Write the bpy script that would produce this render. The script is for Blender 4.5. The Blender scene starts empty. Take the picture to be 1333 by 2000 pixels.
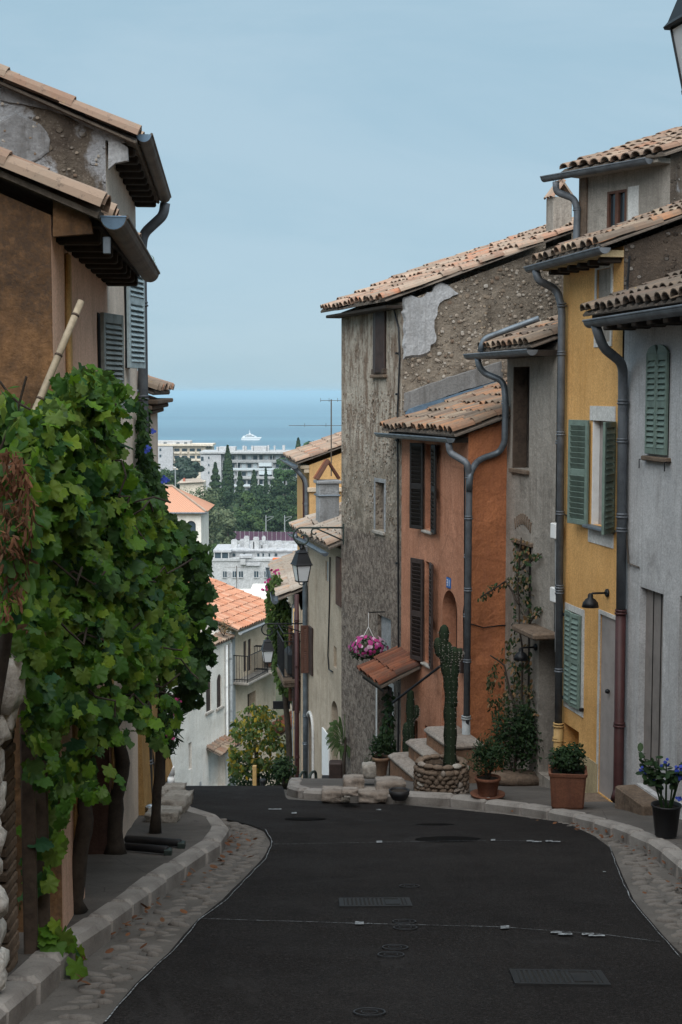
import bpy, math, random
from mathutils import Vector, Matrix, noise
R = math.radians
random.seed(7)
sc = bpy.context.scene
col = sc.collection

# ------------------------------------------------------------------ camera
F = 2778.0                                   # focal length in photo pixels (1333 x 2000)
PITCH = math.atan(235 / F)
CAM = Vector((0, 0, 1.56))
cd = bpy.data.cameras.new('camera')
cd.sensor_fit = 'VERTICAL'; cd.sensor_height = 36; cd.lens = F * 36 / 2000
cd.clip_start = 0.05; cd.clip_end = 250000
cam = bpy.data.objects.new('camera', cd); col.objects.link(cam)
cam.location = CAM; cam.rotation_euler = (R(90) - PITCH, 0, 0)
sc.camera = cam

# ------------------------------------------------------------------ sky, sun, exposure
SUN_EL, SUN_AZ = R(54), R(187)               # azimuth clockwise from +Y: high, behind the camera
w = bpy.data.worlds.new('World'); sc.world = w; w.use_nodes = True
nt = w.node_tree; nt.nodes.clear()
wo = nt.nodes.new('ShaderNodeOutputWorld'); bg = nt.nodes.new('ShaderNodeBackground')
sky = nt.nodes.new('ShaderNodeTexSky'); sky.sky_type = 'NISHITA'; sky.sun_disc = False
sky.sun_elevation = SUN_EL; sky.sun_rotation = SUN_AZ
sky.altitude = 100; sky.air_density = 1.0; sky.dust_density = .3; sky.ozone_density = 1.0
# thin high cloud veiling the blue
tc = nt.nodes.new('ShaderNodeTexCoord'); mp = nt.nodes.new('ShaderNodeMapping')
mp.inputs['Scale'].default_value = (1.0, 1.0, 4.5); mp.inputs['Rotation'].default_value = (R(6), 0, 0)
cn = nt.nodes.new('ShaderNodeTexNoise'); cn.inputs['Scale'].default_value = 2.2
cn.inputs['Detail'].default_value = 7; cn.inputs['Roughness'].default_value = .55; cn.inputs['Distortion'].default_value = .6
mr = nt.nodes.new('ShaderNodeMapRange'); mr.interpolation_type = 'SMOOTHSTEP'
mr.inputs['From Min'].default_value = .35; mr.inputs['From Max'].default_value = .75
mr.inputs['To Min'].default_value = .92; mr.inputs['To Max'].default_value = .97
mx = nt.nodes.new('ShaderNodeMix'); mx.data_type = 'RGBA'
cv = nt.nodes.new('ShaderNodeMix'); cv.data_type = 'RGBA'       # two tones of veil, before the strength below
cv.inputs[6].default_value = (2.95, 4.35, 5.3, 1); cv.inputs[7].default_value = (3.4, 4.7, 5.6, 1)
c2 = nt.nodes.new('ShaderNodeTexNoise'); c2.inputs['Scale'].default_value = 1.5; c2.inputs['Detail'].default_value = 8; c2.inputs['Roughness'].default_value = .6; c2.inputs['Distortion'].default_value = .8
m2 = nt.nodes.new('ShaderNodeMapRange'); m2.interpolation_type = 'SMOOTHSTEP'; m2.inputs['From Min'].default_value = .42; m2.inputs['From Max'].default_value = .68
nt.links.new(mp.outputs[0], c2.inputs['Vector']); nt.links.new(c2.outputs['Fac'], m2.inputs['Value']); nt.links.new(m2.outputs[0], cv.inputs[0])
nt.links.new(cv.outputs[2], mx.inputs[7])
nt.links.new(tc.outputs['Generated'], mp.inputs['Vector']); nt.links.new(mp.outputs[0], cn.inputs['Vector'])
nt.links.new(cn.outputs['Fac'], mr.inputs['Value']); nt.links.new(mr.outputs[0], mx.inputs[0])
nt.links.new(sky.outputs[0], mx.inputs[6]); nt.links.new(mx.outputs[2], bg.inputs['Color'])
bg.inputs['Strength'].default_value = 0.066
nt.links.new(bg.outputs[0], wo.inputs[0])

sl = bpy.data.lights.new('sun', 'SUN'); sl.energy = 2.9; sl.angle = R(84); sl.color = (1.0, .97, .93)
sun = bpy.data.objects.new('sun', sl); col.objects.link(sun)
sdir = Vector((math.sin(SUN_AZ) * math.cos(SUN_EL), math.cos(SUN_AZ) * math.cos(SUN_EL), math.sin(SUN_EL)))
sun.rotation_euler = sdir.to_track_quat('Z', 'Y').to_euler(); sun.location = (-6, -6, 14)

sc.view_settings.view_transform = 'Standard'; sc.view_settings.look = 'None'
sc.view_settings.exposure = 0.97; sc.view_settings.gamma = 1.0; sc.view_settings.use_curve_mapping = False
sc.render.engine = 'CYCLES'
try:
    sc.cycles.use_denoising = True
    sc.cycles.max_bounces = 6; sc.cycles.diffuse_bounces = 4; sc.cycles.glossy_bounces = 2
    sc.cycles.transmission_bounces = 3; sc.cycles.volume_bounces = 1; sc.cycles.transparent_max_bounces = 6
except Exception: pass

# ------------------------------------------------------------------ pixel geometry
_c, _s = math.cos(PITCH), math.sin(PITCH)
def ray(px, py):
    a = (px - 666.5) / F; b = (1000 - py) / F
    return Vector((a, _c + b * _s, -_s + b * _c))
def at_y(px, py, Y):
    d = ray(px, py); return CAM + d * (Y / d.y)
FAR = [(58, 0), (110, -24), (200, -36), (268, -39.5), (330, -37), (560, -37), (800, -62), (1250, -94), (1500, -101), (4000, -120)]
def g0(Y):
    k = .42
    t = (Y - 18.7) / k
    sp = k * (math.log1p(math.exp(t)) if t < 40 else t)
    return -(.197 * Y + .106 * sp)
FAR[0] = (58, g0(58))
def g(Y):
    if Y <= 58: return g0(Y)
    for (a, za), (b, zb) in zip(FAR, FAR[1:]):
        if Y <= b:
            t = (Y - a) / (b - a); return za + (zb - za) * t
    return FAR[-1][1]
def gnd(px, py, off=0.0):
    d = ray(px, py); t = .5
    while t < 300:
        p = CAM + d * t
        if p.z < g(p.y) + off: break
        t += .02
    return CAM + d * t

# ------------------------------------------------------------------ object helpers
def link(o, parent=None):
    col.objects.link(o)
    if parent is not None: o.parent = parent
    return o
def tag(o, label=None, cat=None, group=None, kind=None):
    if label: o['label'] = label
    if cat: o['category'] = cat
    if group: o['group'] = group
    if kind: o['kind'] = kind
    return o
def thing(name, label, cat, loc=(0, 0, 0), rz=0.0, group=None):
    o = bpy.data.objects.new(name, None); o.empty_display_size = .2
    o.location = loc; o.rotation_euler = (0, 0, rz); link(o)
    return tag(o, label, cat, group)
def inst(name, me, parent=None, loc=(0, 0, 0), rot=(0, 0, 0), scale=(1, 1, 1)):
    o = bpy.data.objects.new(name, me); o.location = loc; o.rotation_euler = rot; o.scale = scale
    return link(o, parent)

class MB:
    def __init__(s): s.v = []; s.f = []
    def add(s, vs, fs):
        n = len(s.v); s.v += [tuple(v) for v in vs]; s.f += [tuple(i + n for i in f) for f in fs]; return s
    def box(s, x0, x1, y0, y1, z0, z1):
        return s.add([(x0,y0,z0),(x1,y0,z0),(x1,y1,z0),(x0,y1,z0),(x0,y0,z1),(x1,y0,z1),(x1,y1,z1),(x0,y1,z1)],
                     [(3,2,1,0),(4,5,6,7),(0,1,5,4),(1,2,6,5),(2,3,7,6),(3,0,4,7)])
    def bbox(s, x0, x1, y0, y1, z0, z1, b=.01):
        # chamfered box
        pr = [(x0+b,y0),(x1-b,y0),(x1,y0+b),(x1,y1-b),(x1-b,y1),(x0+b,y1),(x0,y1-b),(x0,y0+b)]
        cx, cy = (x0+x1)/2, (y0+y1)/2
        def ring(z, k):
            return [(px + (b if px < cx else -b)*k, py + (b if py < cy else -b)*k, z) for px, py in pr]
        vs = ring(z0, 1) + ring(z0+b, 0) + ring(z1-b, 0) + ring(z1, 1)
        fs = [tuple(reversed(range(8))), tuple(range(24, 32))]
        for r in range(3):
            for i in range(8):
                j = (i+1) % 8; fs.append((r*8+i, r*8+j, r*8+8+j, r*8+8+i))
        return s.add(vs, fs)
    def tube(s, path, r, n=8, cap=True):
        P = [Vector(p) for p in path]; m = len(P)
        rs = r if isinstance(r, (list, tuple)) else [r]*m
        up = None; vs = []
        for i, p in enumerate(P):
            t = (P[min(i+1, m-1)] - P[max(i-1, 0)]).normalized()
            if up is None:
                up = Vector((0, 0, 1)) if abs(t.z) < .9 else Vector((1, 0, 0))
            a = (up - t * up.dot(t)).normalized(); b = t.cross(a); up = a
            for k in range(n):
                q = 2*math.pi*k/n
                vs.append(p + a*(rs[i]*math.cos(q)) + b*(rs[i]*math.sin(q)))
        fs = []
        for i in range(m-1):
            for k in range(n):
                l = (k+1) % n
                fs.append((i*n+k, i*n+l, (i+1)*n+l, (i+1)*n+k))
        if cap:
            fs.append(tuple(reversed(range(n)))); fs.append(tuple((m-1)*n+k for k in range(n)))
        return s.add(vs, fs)
    def lathe(s, prof, n=20, c=(0, 0, 0), cap=True):
        vs = []
        for r, z in prof:
            for k in range(n):
                q = 2*math.pi*k/n; vs.append((c[0]+r*math.cos(q), c[1]+r*math.sin(q), c[2]+z))
        fs = []
        for i in range(len(prof)-1):
            for k in range(n):
                l = (k+1) % n; fs.append((i*n+k, i*n+l, (i+1)*n+l, (i+1)*n+k))
        if cap:
            fs.append(tuple(reversed(range(n)))); fs.append(tuple((len(prof)-1)*n+k for k in range(n)))
        return s.add(vs, fs)
    def prism(s, poly, y0, y1, ax='y'):
        # polygon in (x,z) extruded along y, or (x,y) along z
        n = len(poly)
        if ax == 'y': vs = [(a, y0, b) for a, b in poly] + [(a, y1, b) for a, b in poly]
        elif ax == 'z': vs = [(a, b, y0) for a, b in poly] + [(a, b, y1) for a, b in poly]
        else: vs = [(y0, a, b) for a, b in poly] + [(y1, a, b) for a, b in poly]
        fs = [tuple(range(n)), tuple(reversed(range(n, 2*n)))] + [(i, i+n, (i+1) % n + n, (i+1) % n) for i in range(n)]
        return s.add(vs, fs)
    def mesh(s, name, mat=None, smooth=False):
        me = bpy.data.meshes.new(name); me.from_pydata(s.v, [], s.f); me.validate(); me.update()
        if mat: me.materials.append(mat)
        if smooth:
            me.polygons.foreach_set('use_smooth', [True]*len(me.polygons))
        return me
    def build(s, name, mat, parent=None, smooth=False, kind=None, loc=(0,0,0), rot=(0,0,0)):
        o = inst(name, s.mesh(name, mat, smooth), parent, loc, rot)
        if kind: o['kind'] = kind
        return o

def rock(rx, ry, rz, seed, n=8, m=5, rough=.18, square=.5):
    """lumpy boxy stone, a closed mesh"""
    mb = MB(); vs = []; fs = []
    of = Vector((seed*3.7, seed*1.3, seed*2.1))
    def pt(d):
        k = max(abs(d.x), abs(d.y), abs(d.z))
        d2 = d.lerp(d / k, square)
        s_ = 1 + rough*noise.noise(d*1.7 + of) + rough*.5*noise.noise(d*4 + of)
        return (d2.x*rx*s_, d2.y*ry*s_, d2.z*rz*s_)
    for i in range(1, m):
        th = math.pi*i/m
        for k in range(n):
            q = 2*math.pi*(k+.5)/n
            vs.append(pt(Vector((math.sin(th)*math.cos(q), math.sin(th)*math.sin(q), math.cos(th)))))
    for i in range(m-2):
        for k in range(n):
            l = (k+1) % n; fs.append((i*n+k, (i+1)*n+k, (i+1)*n+l, i*n+l))
    T = len(vs); vs.append(pt(Vector((0, 0, 1)))); vs.append(pt(Vector((0, 0, -1))))
    for k in range(n):
        l = (k+1) % n; fs.append((T, k, l)); fs.append((T+1, (m-2)*n+l, (m-2)*n+k))
    mb.add(vs, fs); return mb

# ------------------------------------------------------------------ materials
class Mat:
    def __init__(s, name):
        s.m = bpy.data.materials.new(name); s.m.use_nodes = True
        s.nt = s.m.node_tree; s.bs = s.nt.nodes['Principled BSDF']; s.out = s.nt.nodes['Material Output']
        s._co = None
    def n(s, t, **kw):
        o = s.nt.nodes.new('ShaderNode'+t)
        for k, v in kw.items(): setattr(o, k, v)
        return o
    def l(s, a, b): s.nt.links.new(a, b)
    @property
    def co(s):
        if s._co is None: s._co = s.n('TexCoord').outputs['Object']
        return s._co
    def mapc(s, scale, rot=(0, 0, 0), src=None):
        m = s.n('Mapping'); m.inputs['Scale'].default_value = scale; m.inputs['Rotation'].default_value = rot
        s.l(src or s.co, m.inputs['Vector']); return m.outputs[0]
    def noise(s, scale, detail=5, rough=.6, src=None, dist=0):
        o = s.n('TexNoise'); o.inputs['Scale'].default_value = scale; o.inputs['Detail'].default_value = detail
        o.inputs['Roughness'].default_value = rough; o.inputs['Distortion'].default_value = dist
        s.l(src or s.co, o.inputs['Vector']); return o.outputs['Fac']
    def vor(s, scale, feature='F1', src=None, out='Distance', rnd=1):
        o = s.n('TexVoronoi', feature=feature); o.inputs['Scale'].default_value = scale
        o.inputs['Randomness'].default_value = rnd
        s.l(src or s.co, o.inputs['Vector']); return o.outputs[out]
    def rng(s, v, a, b, c=0, d=1, smooth=True):
        o = s.n('MapRange'); o.interpolation_type = 'SMOOTHSTEP' if smooth else 'LINEAR'
        for i, x in zip(('From Min', 'From Max', 'To Min', 'To Max'), (a, b, c, d)): o.inputs[i].default_value = x
        s.l(v, o.inputs['Value']); return o.outputs[0]
    def mix(s, f, a, b, blend='MIX'):
        o = s.n('Mix', data_type='RGBA', blend_type=blend)
        for i, x in ((0, f), (6, a), (7, b)):
            if hasattr(x, 'is_output'): s.l(x, o.inputs[i])
            elif isinstance(x, (int, float)): o.inputs[i].default_value = x
            else: o.inputs[i].default_value = (*x[:3], 1)
        return o.outputs[2]
    def math(s, op, a, b=0.0):
        o = s.n('Math', operation=op)
        for i, x in enumerate((a, b)):
            if hasattr(x, 'is_output'): s.l(x, o.inputs[i])
            else: o.inputs[i].default_value = x
        return o.outputs[0]
    def bump(s, h, strength=.3, dist=.01, prev=None):
        o = s.n('Bump'); o.inputs['Strength'].default_value = strength; o.inputs['Distance'].default_value = dist
        s.l(h, o.inputs['Height'])
        if prev is not None: s.l(prev, o.inputs['Normal'])
        return o.outputs[0]
    def fin(s, color, rough=.85, normal=None, metal=0.0, spec=.3):
        b = s.bs
        if hasattr(color, 'is_output'): s.l(color, b.inputs['Base Color'])
        else: b.inputs['Base Color'].default_value = (*color[:3], 1)
        if hasattr(rough, 'is_output'): s.l(rough, b.inputs['Roughness'])
        else: b.inputs['Roughness'].default_value = rough
        if normal is not None: s.l(normal, b.inputs['Normal'])
        b.inputs['Metallic'].default_value = metal; b.inputs['Specular IOR Level'].default_value = spec
        return s.m
    def rnd(s):
        a = s.n('ObjectInfo').outputs['Random']; b = s.n('NewGeometry').outputs['Random Per Island']
        return s.math('FRACT', s.math('ADD', a, b))
    def ramp(s, v, stops):
        o = s.n('ValToRGB'); e = o.color_ramp.elements
        while len(e) < len(stops): e.new(.5)
        for x, (p, c) in zip(e, stops): x.position = p; x.color = (*c[:3], 1)
        s.l(v, o.inputs[0]); return o.outputs[0]

def plaster(name, c1, c2, c3, stain=.6, bump=.35, fine=55, lo=.5, hi=.72, crack=0.0, sk=1.0):
    """lime render: cloudy tone, rain streaks, worn patches, grain"""
    M = Mat(name)
    a = M.mix(M.rng(M.noise(1.1, 7, .65), .36, .64), [min(1, x*1.06) for x in c1], [x*.92 for x in c2])
    st = M.noise(1.7, 6, .65, M.mapc((3.2/sk, 3.2/sk, .42*sk)))
    a = M.mix(M.rng(st, lo, hi, 0, stain), a, c3)
    s2 = M.noise(2.6, 5, .6, M.mapc((7/sk, 7/sk, .35*sk)))
    a = M.mix(M.rng(s2, .52, .66, 0, .5*stain), a, [x*.8 for x in c3])
    pt = M.noise(2.3, 8, .7, dist=.4)
    a = M.mix(M.rng(pt, .57, .66, 0, .55*stain), a, [x*.55 for x in c3])
    a = M.mix(M.rng(M.noise(6.5, 7, .75), .50, .68, 0, .5*stain), a, c3)
    gr = M.noise(fine, 3, .7)
    a = M.mix(M.rng(gr, .40, .62, .0, .5), a, [x*.5 for x in c1])
    a = M.mix(M.rng(M.noise(14, 6, .8), .50, .66, 0, .30), a, [x*.55 for x in c1])
    a = M.mix(M.rng(M.noise(fine*.42, 3, .7), .5, .7, 0, .25), a, [min(1, x*1.25) for x in c1])
    if crack:
        cr = M.vor(1.2, 'DISTANCE_TO_EDGE', M.mapc((1, 1, .7)))
        a = M.mix(M.rng(cr, .0, .012, crack, 0), a, [x*.35 for x in c1])
    nb = M.bump(M.noise(7, 5, .6), bump, .03); nb = M.bump(gr, bump*.8, .006, nb)
    return M.fin(a, .92, nb, spec=.15)

def flat(name, c, rough=.6, metal=0.0, var=.25, sc_=9, bump=.08, spec=.35):
    """painted / plain material with soft wear"""
    M = Mat(name)
    a = M.mix(M.rng(M.noise(sc_, 6, .65), .35, .7), c, [x*(1-var) for x in c])
    g_ = M.noise(sc_*9, 3, .6)
    a = M.mix(M.rng(g_, .5, .8, 0, var*.6), a, [min(1, x*1.25) for x in c])
    return M.fin(a, rough, M.bump(g_, bump, .004), metal, spec)

def tilemat(name, cols, grey, gcol=(.20, .18, .15)):
    M = Mat(name)
    a = M.ramp(M.rnd(), [(i/(len(cols)-1), c) for i, c in enumerate(cols)])
    a = M.mix(M.rng(M.noise(5, 6, .7, src=M.n('NewGeometry').outputs['Position']), .42, .62, 0, grey), a, gcol)
    a = M.mix(M.rng(M.noise(23, 5, .7), .55, .7, 0, .55), a, (.06, .05, .045))
    li = M.noise(9, 6, .75, src=M.n('NewGeometry').outputs['Position'])
    a = M.mix(M.rng(li, .64, .72, 0, .7), a, (.42, .30, .10))
    return M.fin(a, .93, M.bump(M.noise(40, 4, .7), .4, .006), spec=.12)

TERRA = [(.30, .15, .095), (.20, .14, .105), (.34, .25, .185), (.14, .105, .085), (.27, .19, .145), (.22, .13, .09), (.31, .235, .18)]
m_tile_old = tilemat('tile_weathered', [(.24,.16,.11),(.11,.085,.07),(.30,.23,.17),(.14,.10,.08),(.33,.17,.095),(.19,.15,.12)], .6, (.15,.125,.10))
m_tile_mid = tilemat('tile_faded', TERRA, .55, (.25, .20, .155))
m_tile_red = tilemat('tile_terracotta', [(.36,.16,.095),(.36,.27,.21),(.25,.18,.14),(.40,.30,.23),(.30,.15,.10),(.19,.145,.115),(.37,.24,.17)], .7, (.27,.225,.18))
m_tile_dark = tilemat('tile_mossy', [(.13,.095,.075),(.10,.08,.065),(.16,.12,.09),(.12,.10,.085)], .7, (.10, .085, .07))
m_tile_or = tilemat('tile_orange', [(.46,.19,.11),(.50,.25,.16),(.40,.17,.10),(.52,.29,.20),(.36,.16,.10)], .2, (.40,.27,.19))
m_tile_pale = tilemat('tile_pale', [(.36,.31,.26),(.30,.26,.22),(.40,.33,.27),(.28,.22,.18),(.42,.27,.18)], .6, (.36,.32,.28))
m_tile_rust = tilemat('tile_rust', [(.21,.07,.035),(.12,.05,.035),(.26,.10,.055),(.09,.05,.04)], .45, (.07,.05,.04))
m_zinc = flat('zinc', (.16, .19, .22), .5, .55, .45, 6)
m_zincd = flat('zinc_dull', (.135, .15, .17), .6, .3, .4, 6)
m_zincb = flat('zinc_brown', (.13, .105, .085), .6, .3, .5, 5)
m_lead = flat('lead_blue', (.12, .19, .27), .55, .3, .35, 8)
m_iron = flat('black_iron', (.012, .013, .016), .5, .2, .3)
m_igreen = flat('iron_green', (.035, .05, .045), .55, .2, .3)
m_redpipe = flat('pipe_maroon', (.055, .018, .018), .55, 0, .3)
m_ochpipe = flat('pipe_ochre', (.46, .30, .12), .6, 0, .25)
m_greypipe = flat('pipe_grey', (.30, .32, .33), .6, 0, .25)
m_shgreen = flat('shutter_green', (.155, .215, .185), .6, 0, .3)
m_shblue = flat('shutter_blue', (.38, .475, .51), .65, 0, .35)
m_shgrey = flat('shutter_grey', (.25, .285, .285), .7, 0, .4)
m_shbrown = flat('shutter_brown', (.045, .028, .024), .65, 0, .4)
m_shdark = flat('shutter_dark', (.018, .014, .013), .6, 0, .3)
m_shred = flat('shutter_redbrown', (.10, .045, .03), .7, 0, .35)
m_shpale = flat('shutter_pale_green', (.45, .58, .52), .7, 0, .2)
m_wood = flat('old_wood', (.085, .06, .045), .85, 0, .5, 14, .3)
m_beam = flat('dark_beam', (.035, .026, .02), .9, 0, .5, 10, .3)
m_trimw = plaster('trim_white', (.62, .62, .60), (.55, .55, .54), (.34, .33, .31), .45, .2)
m_doorg = flat('door_grey', (.32, .29, .28), .6, 0, .2, 5)
m_doord = flat('door_taupe', (.22, .20, .19), .65, 0, .25, 5)
m_white = flat('white_paint', (.75, .76, .76), .6, 0, .12)
m_glass = Mat('window_glass').fin((.02, .025, .03), .08, spec=.6)
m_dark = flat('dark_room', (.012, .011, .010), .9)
m_stonew = plaster('limestone', (.38, .355, .32), (.29, .265, .235), (.12, .10, .08), .7, .9, 40)
m_stoneb = plaster('brown_stone', (.19, .14, .105), (.13, .095, .07), (.06, .048, .04), .7, 1.0, 35)
m_terrap = plaster('terracotta_pot', (.19, .082, .05), (.15, .065, .042), (.09, .045, .034), .6, .3, 60)
m_blackp = flat('black_plastic', (.012, .012, .014), .55, 0, .2)
m_bark = flat('bark', (.045, .034, .026), .95, 0, .5, 16, .6)
m_soil = flat('soil', (.03, .022, .016), .95, 0, .4, 30, .5)
m_blueplate = flat('enamel_blue', (.02, .13, .42), .35, 0, .1)
m_pinkfl = Mat('petal_pink'); m_pinkfl = m_pinkfl.fin(m_pinkfl.ramp(m_pinkfl.rnd(), [(0, (.36,.04,.16)), (.6, (.28,.025,.17)), (.85, (.5,.36,.44)), (1, (.20,.015,.13))]), .7)
m_bluefl = flat('petal_blue', (.03, .06, .36), .7, 0, .3)
m_magfl = flat('petal_magenta', (.32, .025, .13), .7, 0, .3)

def leafmat(name, cols, trans=.3, rough=.45):
    M = Mat(name)
    c = M.ramp(M.rnd(), [(i/(len(cols)-1), x) for i, x in enumerate(cols)])
    c = M.mix(M.rng(M.noise(25, 3, .6), .4, .7, 0, .25), c, [x*.6 for x in cols[0]])
    M.fin(c, rough, spec=.2)
    t = M.n('BsdfTranslucent'); M.l(c, t.inputs['Color'])
    x = M.n('MixShader'); x.inputs[0].default_value = trans
    M.l(M.bs.outputs[0], x.inputs[1]); M.l(t.outputs[0], x.inputs[2]); M.l(x.outputs[0], M.out.inputs[0])
    return M.m
m_vine = leafmat('vine_leaf', [(.04,.105,.02),(.075,.17,.014),(.028,.085,.026),(.12,.235,.016),(.05,.13,.02),(.19,.28,.024),(.03,.095,.045),(.15,.22,.03),(.022,.065,.028)], .45, .5)
m_vined = leafmat('dark_vine_leaf', [(.022,.055,.014),(.032,.075,.014),(.016,.042,.014),(.042,.09,.016)], .3, .55)  # backlit shade of the vine curtain is put into these darker greens
m_bushl = leafmat('shrub_leaf', [(.016,.038,.014),(.025,.052,.016),(.013,.032,.014),(.036,.068,.022)], .25, .6)
m_dry = leafmat('dry_leaf', [(.15,.062,.032),(.10,.046,.026),(.19,.085,.042),(.08,.05,.03)], .25, .8)
m_yel = leafmat('yellowing_leaf', [(.05,.09,.02),(.07,.12,.022),(.04,.075,.025),(.09,.13,.025),(.35,.24,.02),(.06,.10,.03)], .35)
m_boug = leafmat('faded_bract', [(.05,.06,.025),(.20,.12,.06),(.28,.16,.08),(.035,.055,.022),(.24,.17,.10)], .3, .7)
m_palm = leafmat('palm_leaf', [(.05,.10,.03),(.07,.12,.03),(.04,.08,.03)], .3)
m_cact = plaster('cactus_skin', (.024, .040, .022), (.017, .030, .017), (.06, .05, .03), .5, .3, 40)

# ------------------------------------------------------------------ ground
SLOPE = math.atan(.197)
def lerpt(tab, y):
    if y <= tab[0][0]: return tab[0][1]
    for (a, xa), (b, xb) in zip(tab, tab[1:]):
        if y <= b: return xa + (xb - xa) * (y - a) / max(1e-6, b - a)
    return tab[-1][1]
def pxline(pts, off=0.0):
    r = [gnd(x, y, off) for x, y in pts]
    return sorted([(p.y, p.x) for p in r])
def xL(Y): return -1.53 - .0765 * (Y - 7.6)          # the line of the left house fronts

def earth():
    M = Mat('earth'); a = M.mix(M.rng(M.noise(.15, 8, .7), .35, .65), (.07, .075, .045), (.11, .10, .07))
    a = M.mix(M.rng(M.noise(2.5, 6, .7), .45, .65, 0, .7), a, (.05, .065, .03))
    return M.fin(a, .95, M.bump(M.noise(3, 6, .7), .5, .1), spec=.1)
m_earth = earth()
ys = [-40 + i for i in range(100)] + [62, 70, 80, 95, 110, 150, 200, 234, 268, 300, 330, 400, 480, 560, 680, 800, 1000, 1250, 1500, 2200, 4000]
xs = [-4000, -1500, -600, -250, -120, -60, -30, -15, -8, -4, 0, 4, 8, 15, 30, 60, 120, 250, 600, 1500, 4000]
mb = MB()
mb.add([(x, y, g(y) - .16) for y in ys for x in xs],
       [(j*len(xs)+i, j*len(xs)+i+1, (j+1)*len(xs)+i+1, (j+1)*len(xs)+i) for j in range(len(ys)-1) for i in range(len(xs)-1)])
tag(mb.build('ground', m_earth), kind='structure')

def seamat():
    M = Mat('sea_water'); P = M.n('NewGeometry').outputs['Position']
    a = M.mix(M.rng(M.noise(.0016, 5, .6, M.mapc((.12, 1, 1), src=P)), .42, .60), (.016, .085, .14), (.045, .145, .205))
    nb = M.bump(M.noise(.02, 6, .65, M.mapc((.5, 1, 1), src=P)), .55, 4.0)
    return M.fin(a, .28, nb, spec=.5)
mb = MB(); mb.add([(-90000, 900, -95), (90000, 900, -95), (90000, 90000, -95), (-90000, 90000, -95)], [(0, 1, 2, 3)])
tag(mb.build('sea', seamat()), kind='structure')

def asphalt():
    M = Mat('asphalt'); P = M.co
    a = M.mix(M.rng(M.noise(.55, 6, .6), .35, .65), (.0125, .0107, .0102), (.0175, .0154, .0147))
    a = M.mix(M.rng(M.noise(1.2, 6, .65, M.mapc((1.6, .35, 1))), .55, .72, 0, .55), a, (.014, .013, .0135))
    gr = M.vor(130); a = M.mix(M.rng(gr, .15, .6, .5, 0), a, (.05, .047, .047))
    a = M.mix(M.rng(M.noise(220, 2, .6), .6, .8, 0, .8), a, (.008, .008, .008))
    co2 = M.noise(48, 4, .8); a = M.mix(M.rng(co2, .52, .66, 0, .75), a, (.052, .048, .047)); a = M.mix(M.rng(M.noise(75, 2, .7), .52, .66, 0, .85), a, (.005, .005, .005)); a = M.mix(M.rng(M.noise(3.2, 7, .75, M.mapc((1, .5, 1))), .48, .66, 0, .45), a, (.011, .010, .010))
    a = M.mix(M.rng(M.noise(.9, 7, .7, M.mapc((1, .6, 1)), 1.0), .56, .64, 0, .4), a, (.036, .034, .034))
    nb = M.bump(gr, .7, .006); nb = M.bump(M.noise(9, 5, .6), .3, .02, nb)
    return M.fin(a, M.rng(M.noise(1.4, 5, .6), .3, .7, .7, .85), nb, spec=.045)
m_asph = asphalt()
LA = [(-8, -1.0)] + pxline([(200,2000),(262,1925),(330,1860),(385,1797),(430,1762),(480,1712),(515,1675),(530,1645),(516,1622),(482,1608),(430,1598),(375,1580),(345,1560)]) + [(22, -3.5), (30, -5.2), (40, -6.0), (46, -4.9), (58, -1.5)]
RA = [(-8, 2.6), (5, 2.45)] + pxline([(1333,1865),(1300,1832),(1240,1762),(1212,1700),(1195,1658),(1160,1632),(1100,1606),(1000,1592),(900,1582),(800,1573),(640,1566),(560,1561)]) + [(20.5, -.9), (24, -1.5), (34, -2.2), (50, -.4), (58, 1.8)]
def rowsY(a, b, st):
    n = max(1, int((b - a) / st)); return [a + (b - a) * i / n for i in range(n + 1)]
def strip(yr, fl, fr, dz, nx=1, amp=0.0):
    mb = MB(); vs = []; fs = []
    for y in yr:
        a, b = fl(y), fr(y)
        for i in range(nx + 1):
            x = a + (b - a) * i / nx
            vs.append((x, y, g(y) + dz + (amp * noise.noise(Vector((x*2.3, y*2.3, 0))) if amp else 0)))
    k = nx + 1
    for j in range(len(yr) - 1):
        for i in range(nx): fs.append((j*k+i, j*k+i+1, (j+1)*k+i+1, (j+1)*k+i))
    return mb.add(vs, fs)
YR = rowsY(-8, 17, .25) + rowsY(17.1, 21, .1)[0:] + rowsY(21.5, 58, .8)
road = tag(strip(YR, lambda y: lerpt(LA, y), lambda y: lerpt(RA, y), 0.0, 10, .006).build('road', m_asph, smooth=True), kind='structure')
# bed below the cobbled gutters (both sides), pavement sheets
def concrete(name, c1, c2, c3, crackc=.5):
    M = Mat(name)
    a = M.mix(M.rng(M.noise(1.3, 7, .65), .35, .65), c1, c2)
    a = M.mix(M.rng(M.noise(3.1, 7, .7, dist=.5), .55, .68, 0, .7), a, c3)
    gr = M.noise(70, 3, .7); a = M.mix(M.rng(gr, .45, .75, 0, .4), a, [x*.5 for x in c2])
    cr = M.vor(.9, 'DISTANCE_TO_EDGE'); a = M.mix(M.rng(cr, 0, .006, crackc, 0), a, [x*.3 for x in c2])
    return M.fin(a, .93, M.bump(gr, .5, .006, M.bump(M.noise(6, 6, .65), .4, .02)), spec=.15)
m_conc = concrete('pavement_concrete', (.12, .108, .10), (.082, .075, .069), (.055, .048, .043))
m_gut = concrete('gutter_mortar', (.135, .122, .112), (.095, .086, .078), (.05, .043, .037), 0)
m_kerb = concrete('kerb_limestone', (.29, .27, .25), (.19, .172, .16), (.085, .073, .063), 0)
LK = [(-8, -1.34)] + pxline([(30,1996),(96,1940),(140,1888),(172,1864),(256,1800),(340,1732),(400,1690),(436,1664),(447,1636),(430,1614),(395,1602),(362,1594),(350,1580)]) + [(18.6, -2.35), (22, -4.1)]
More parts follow.
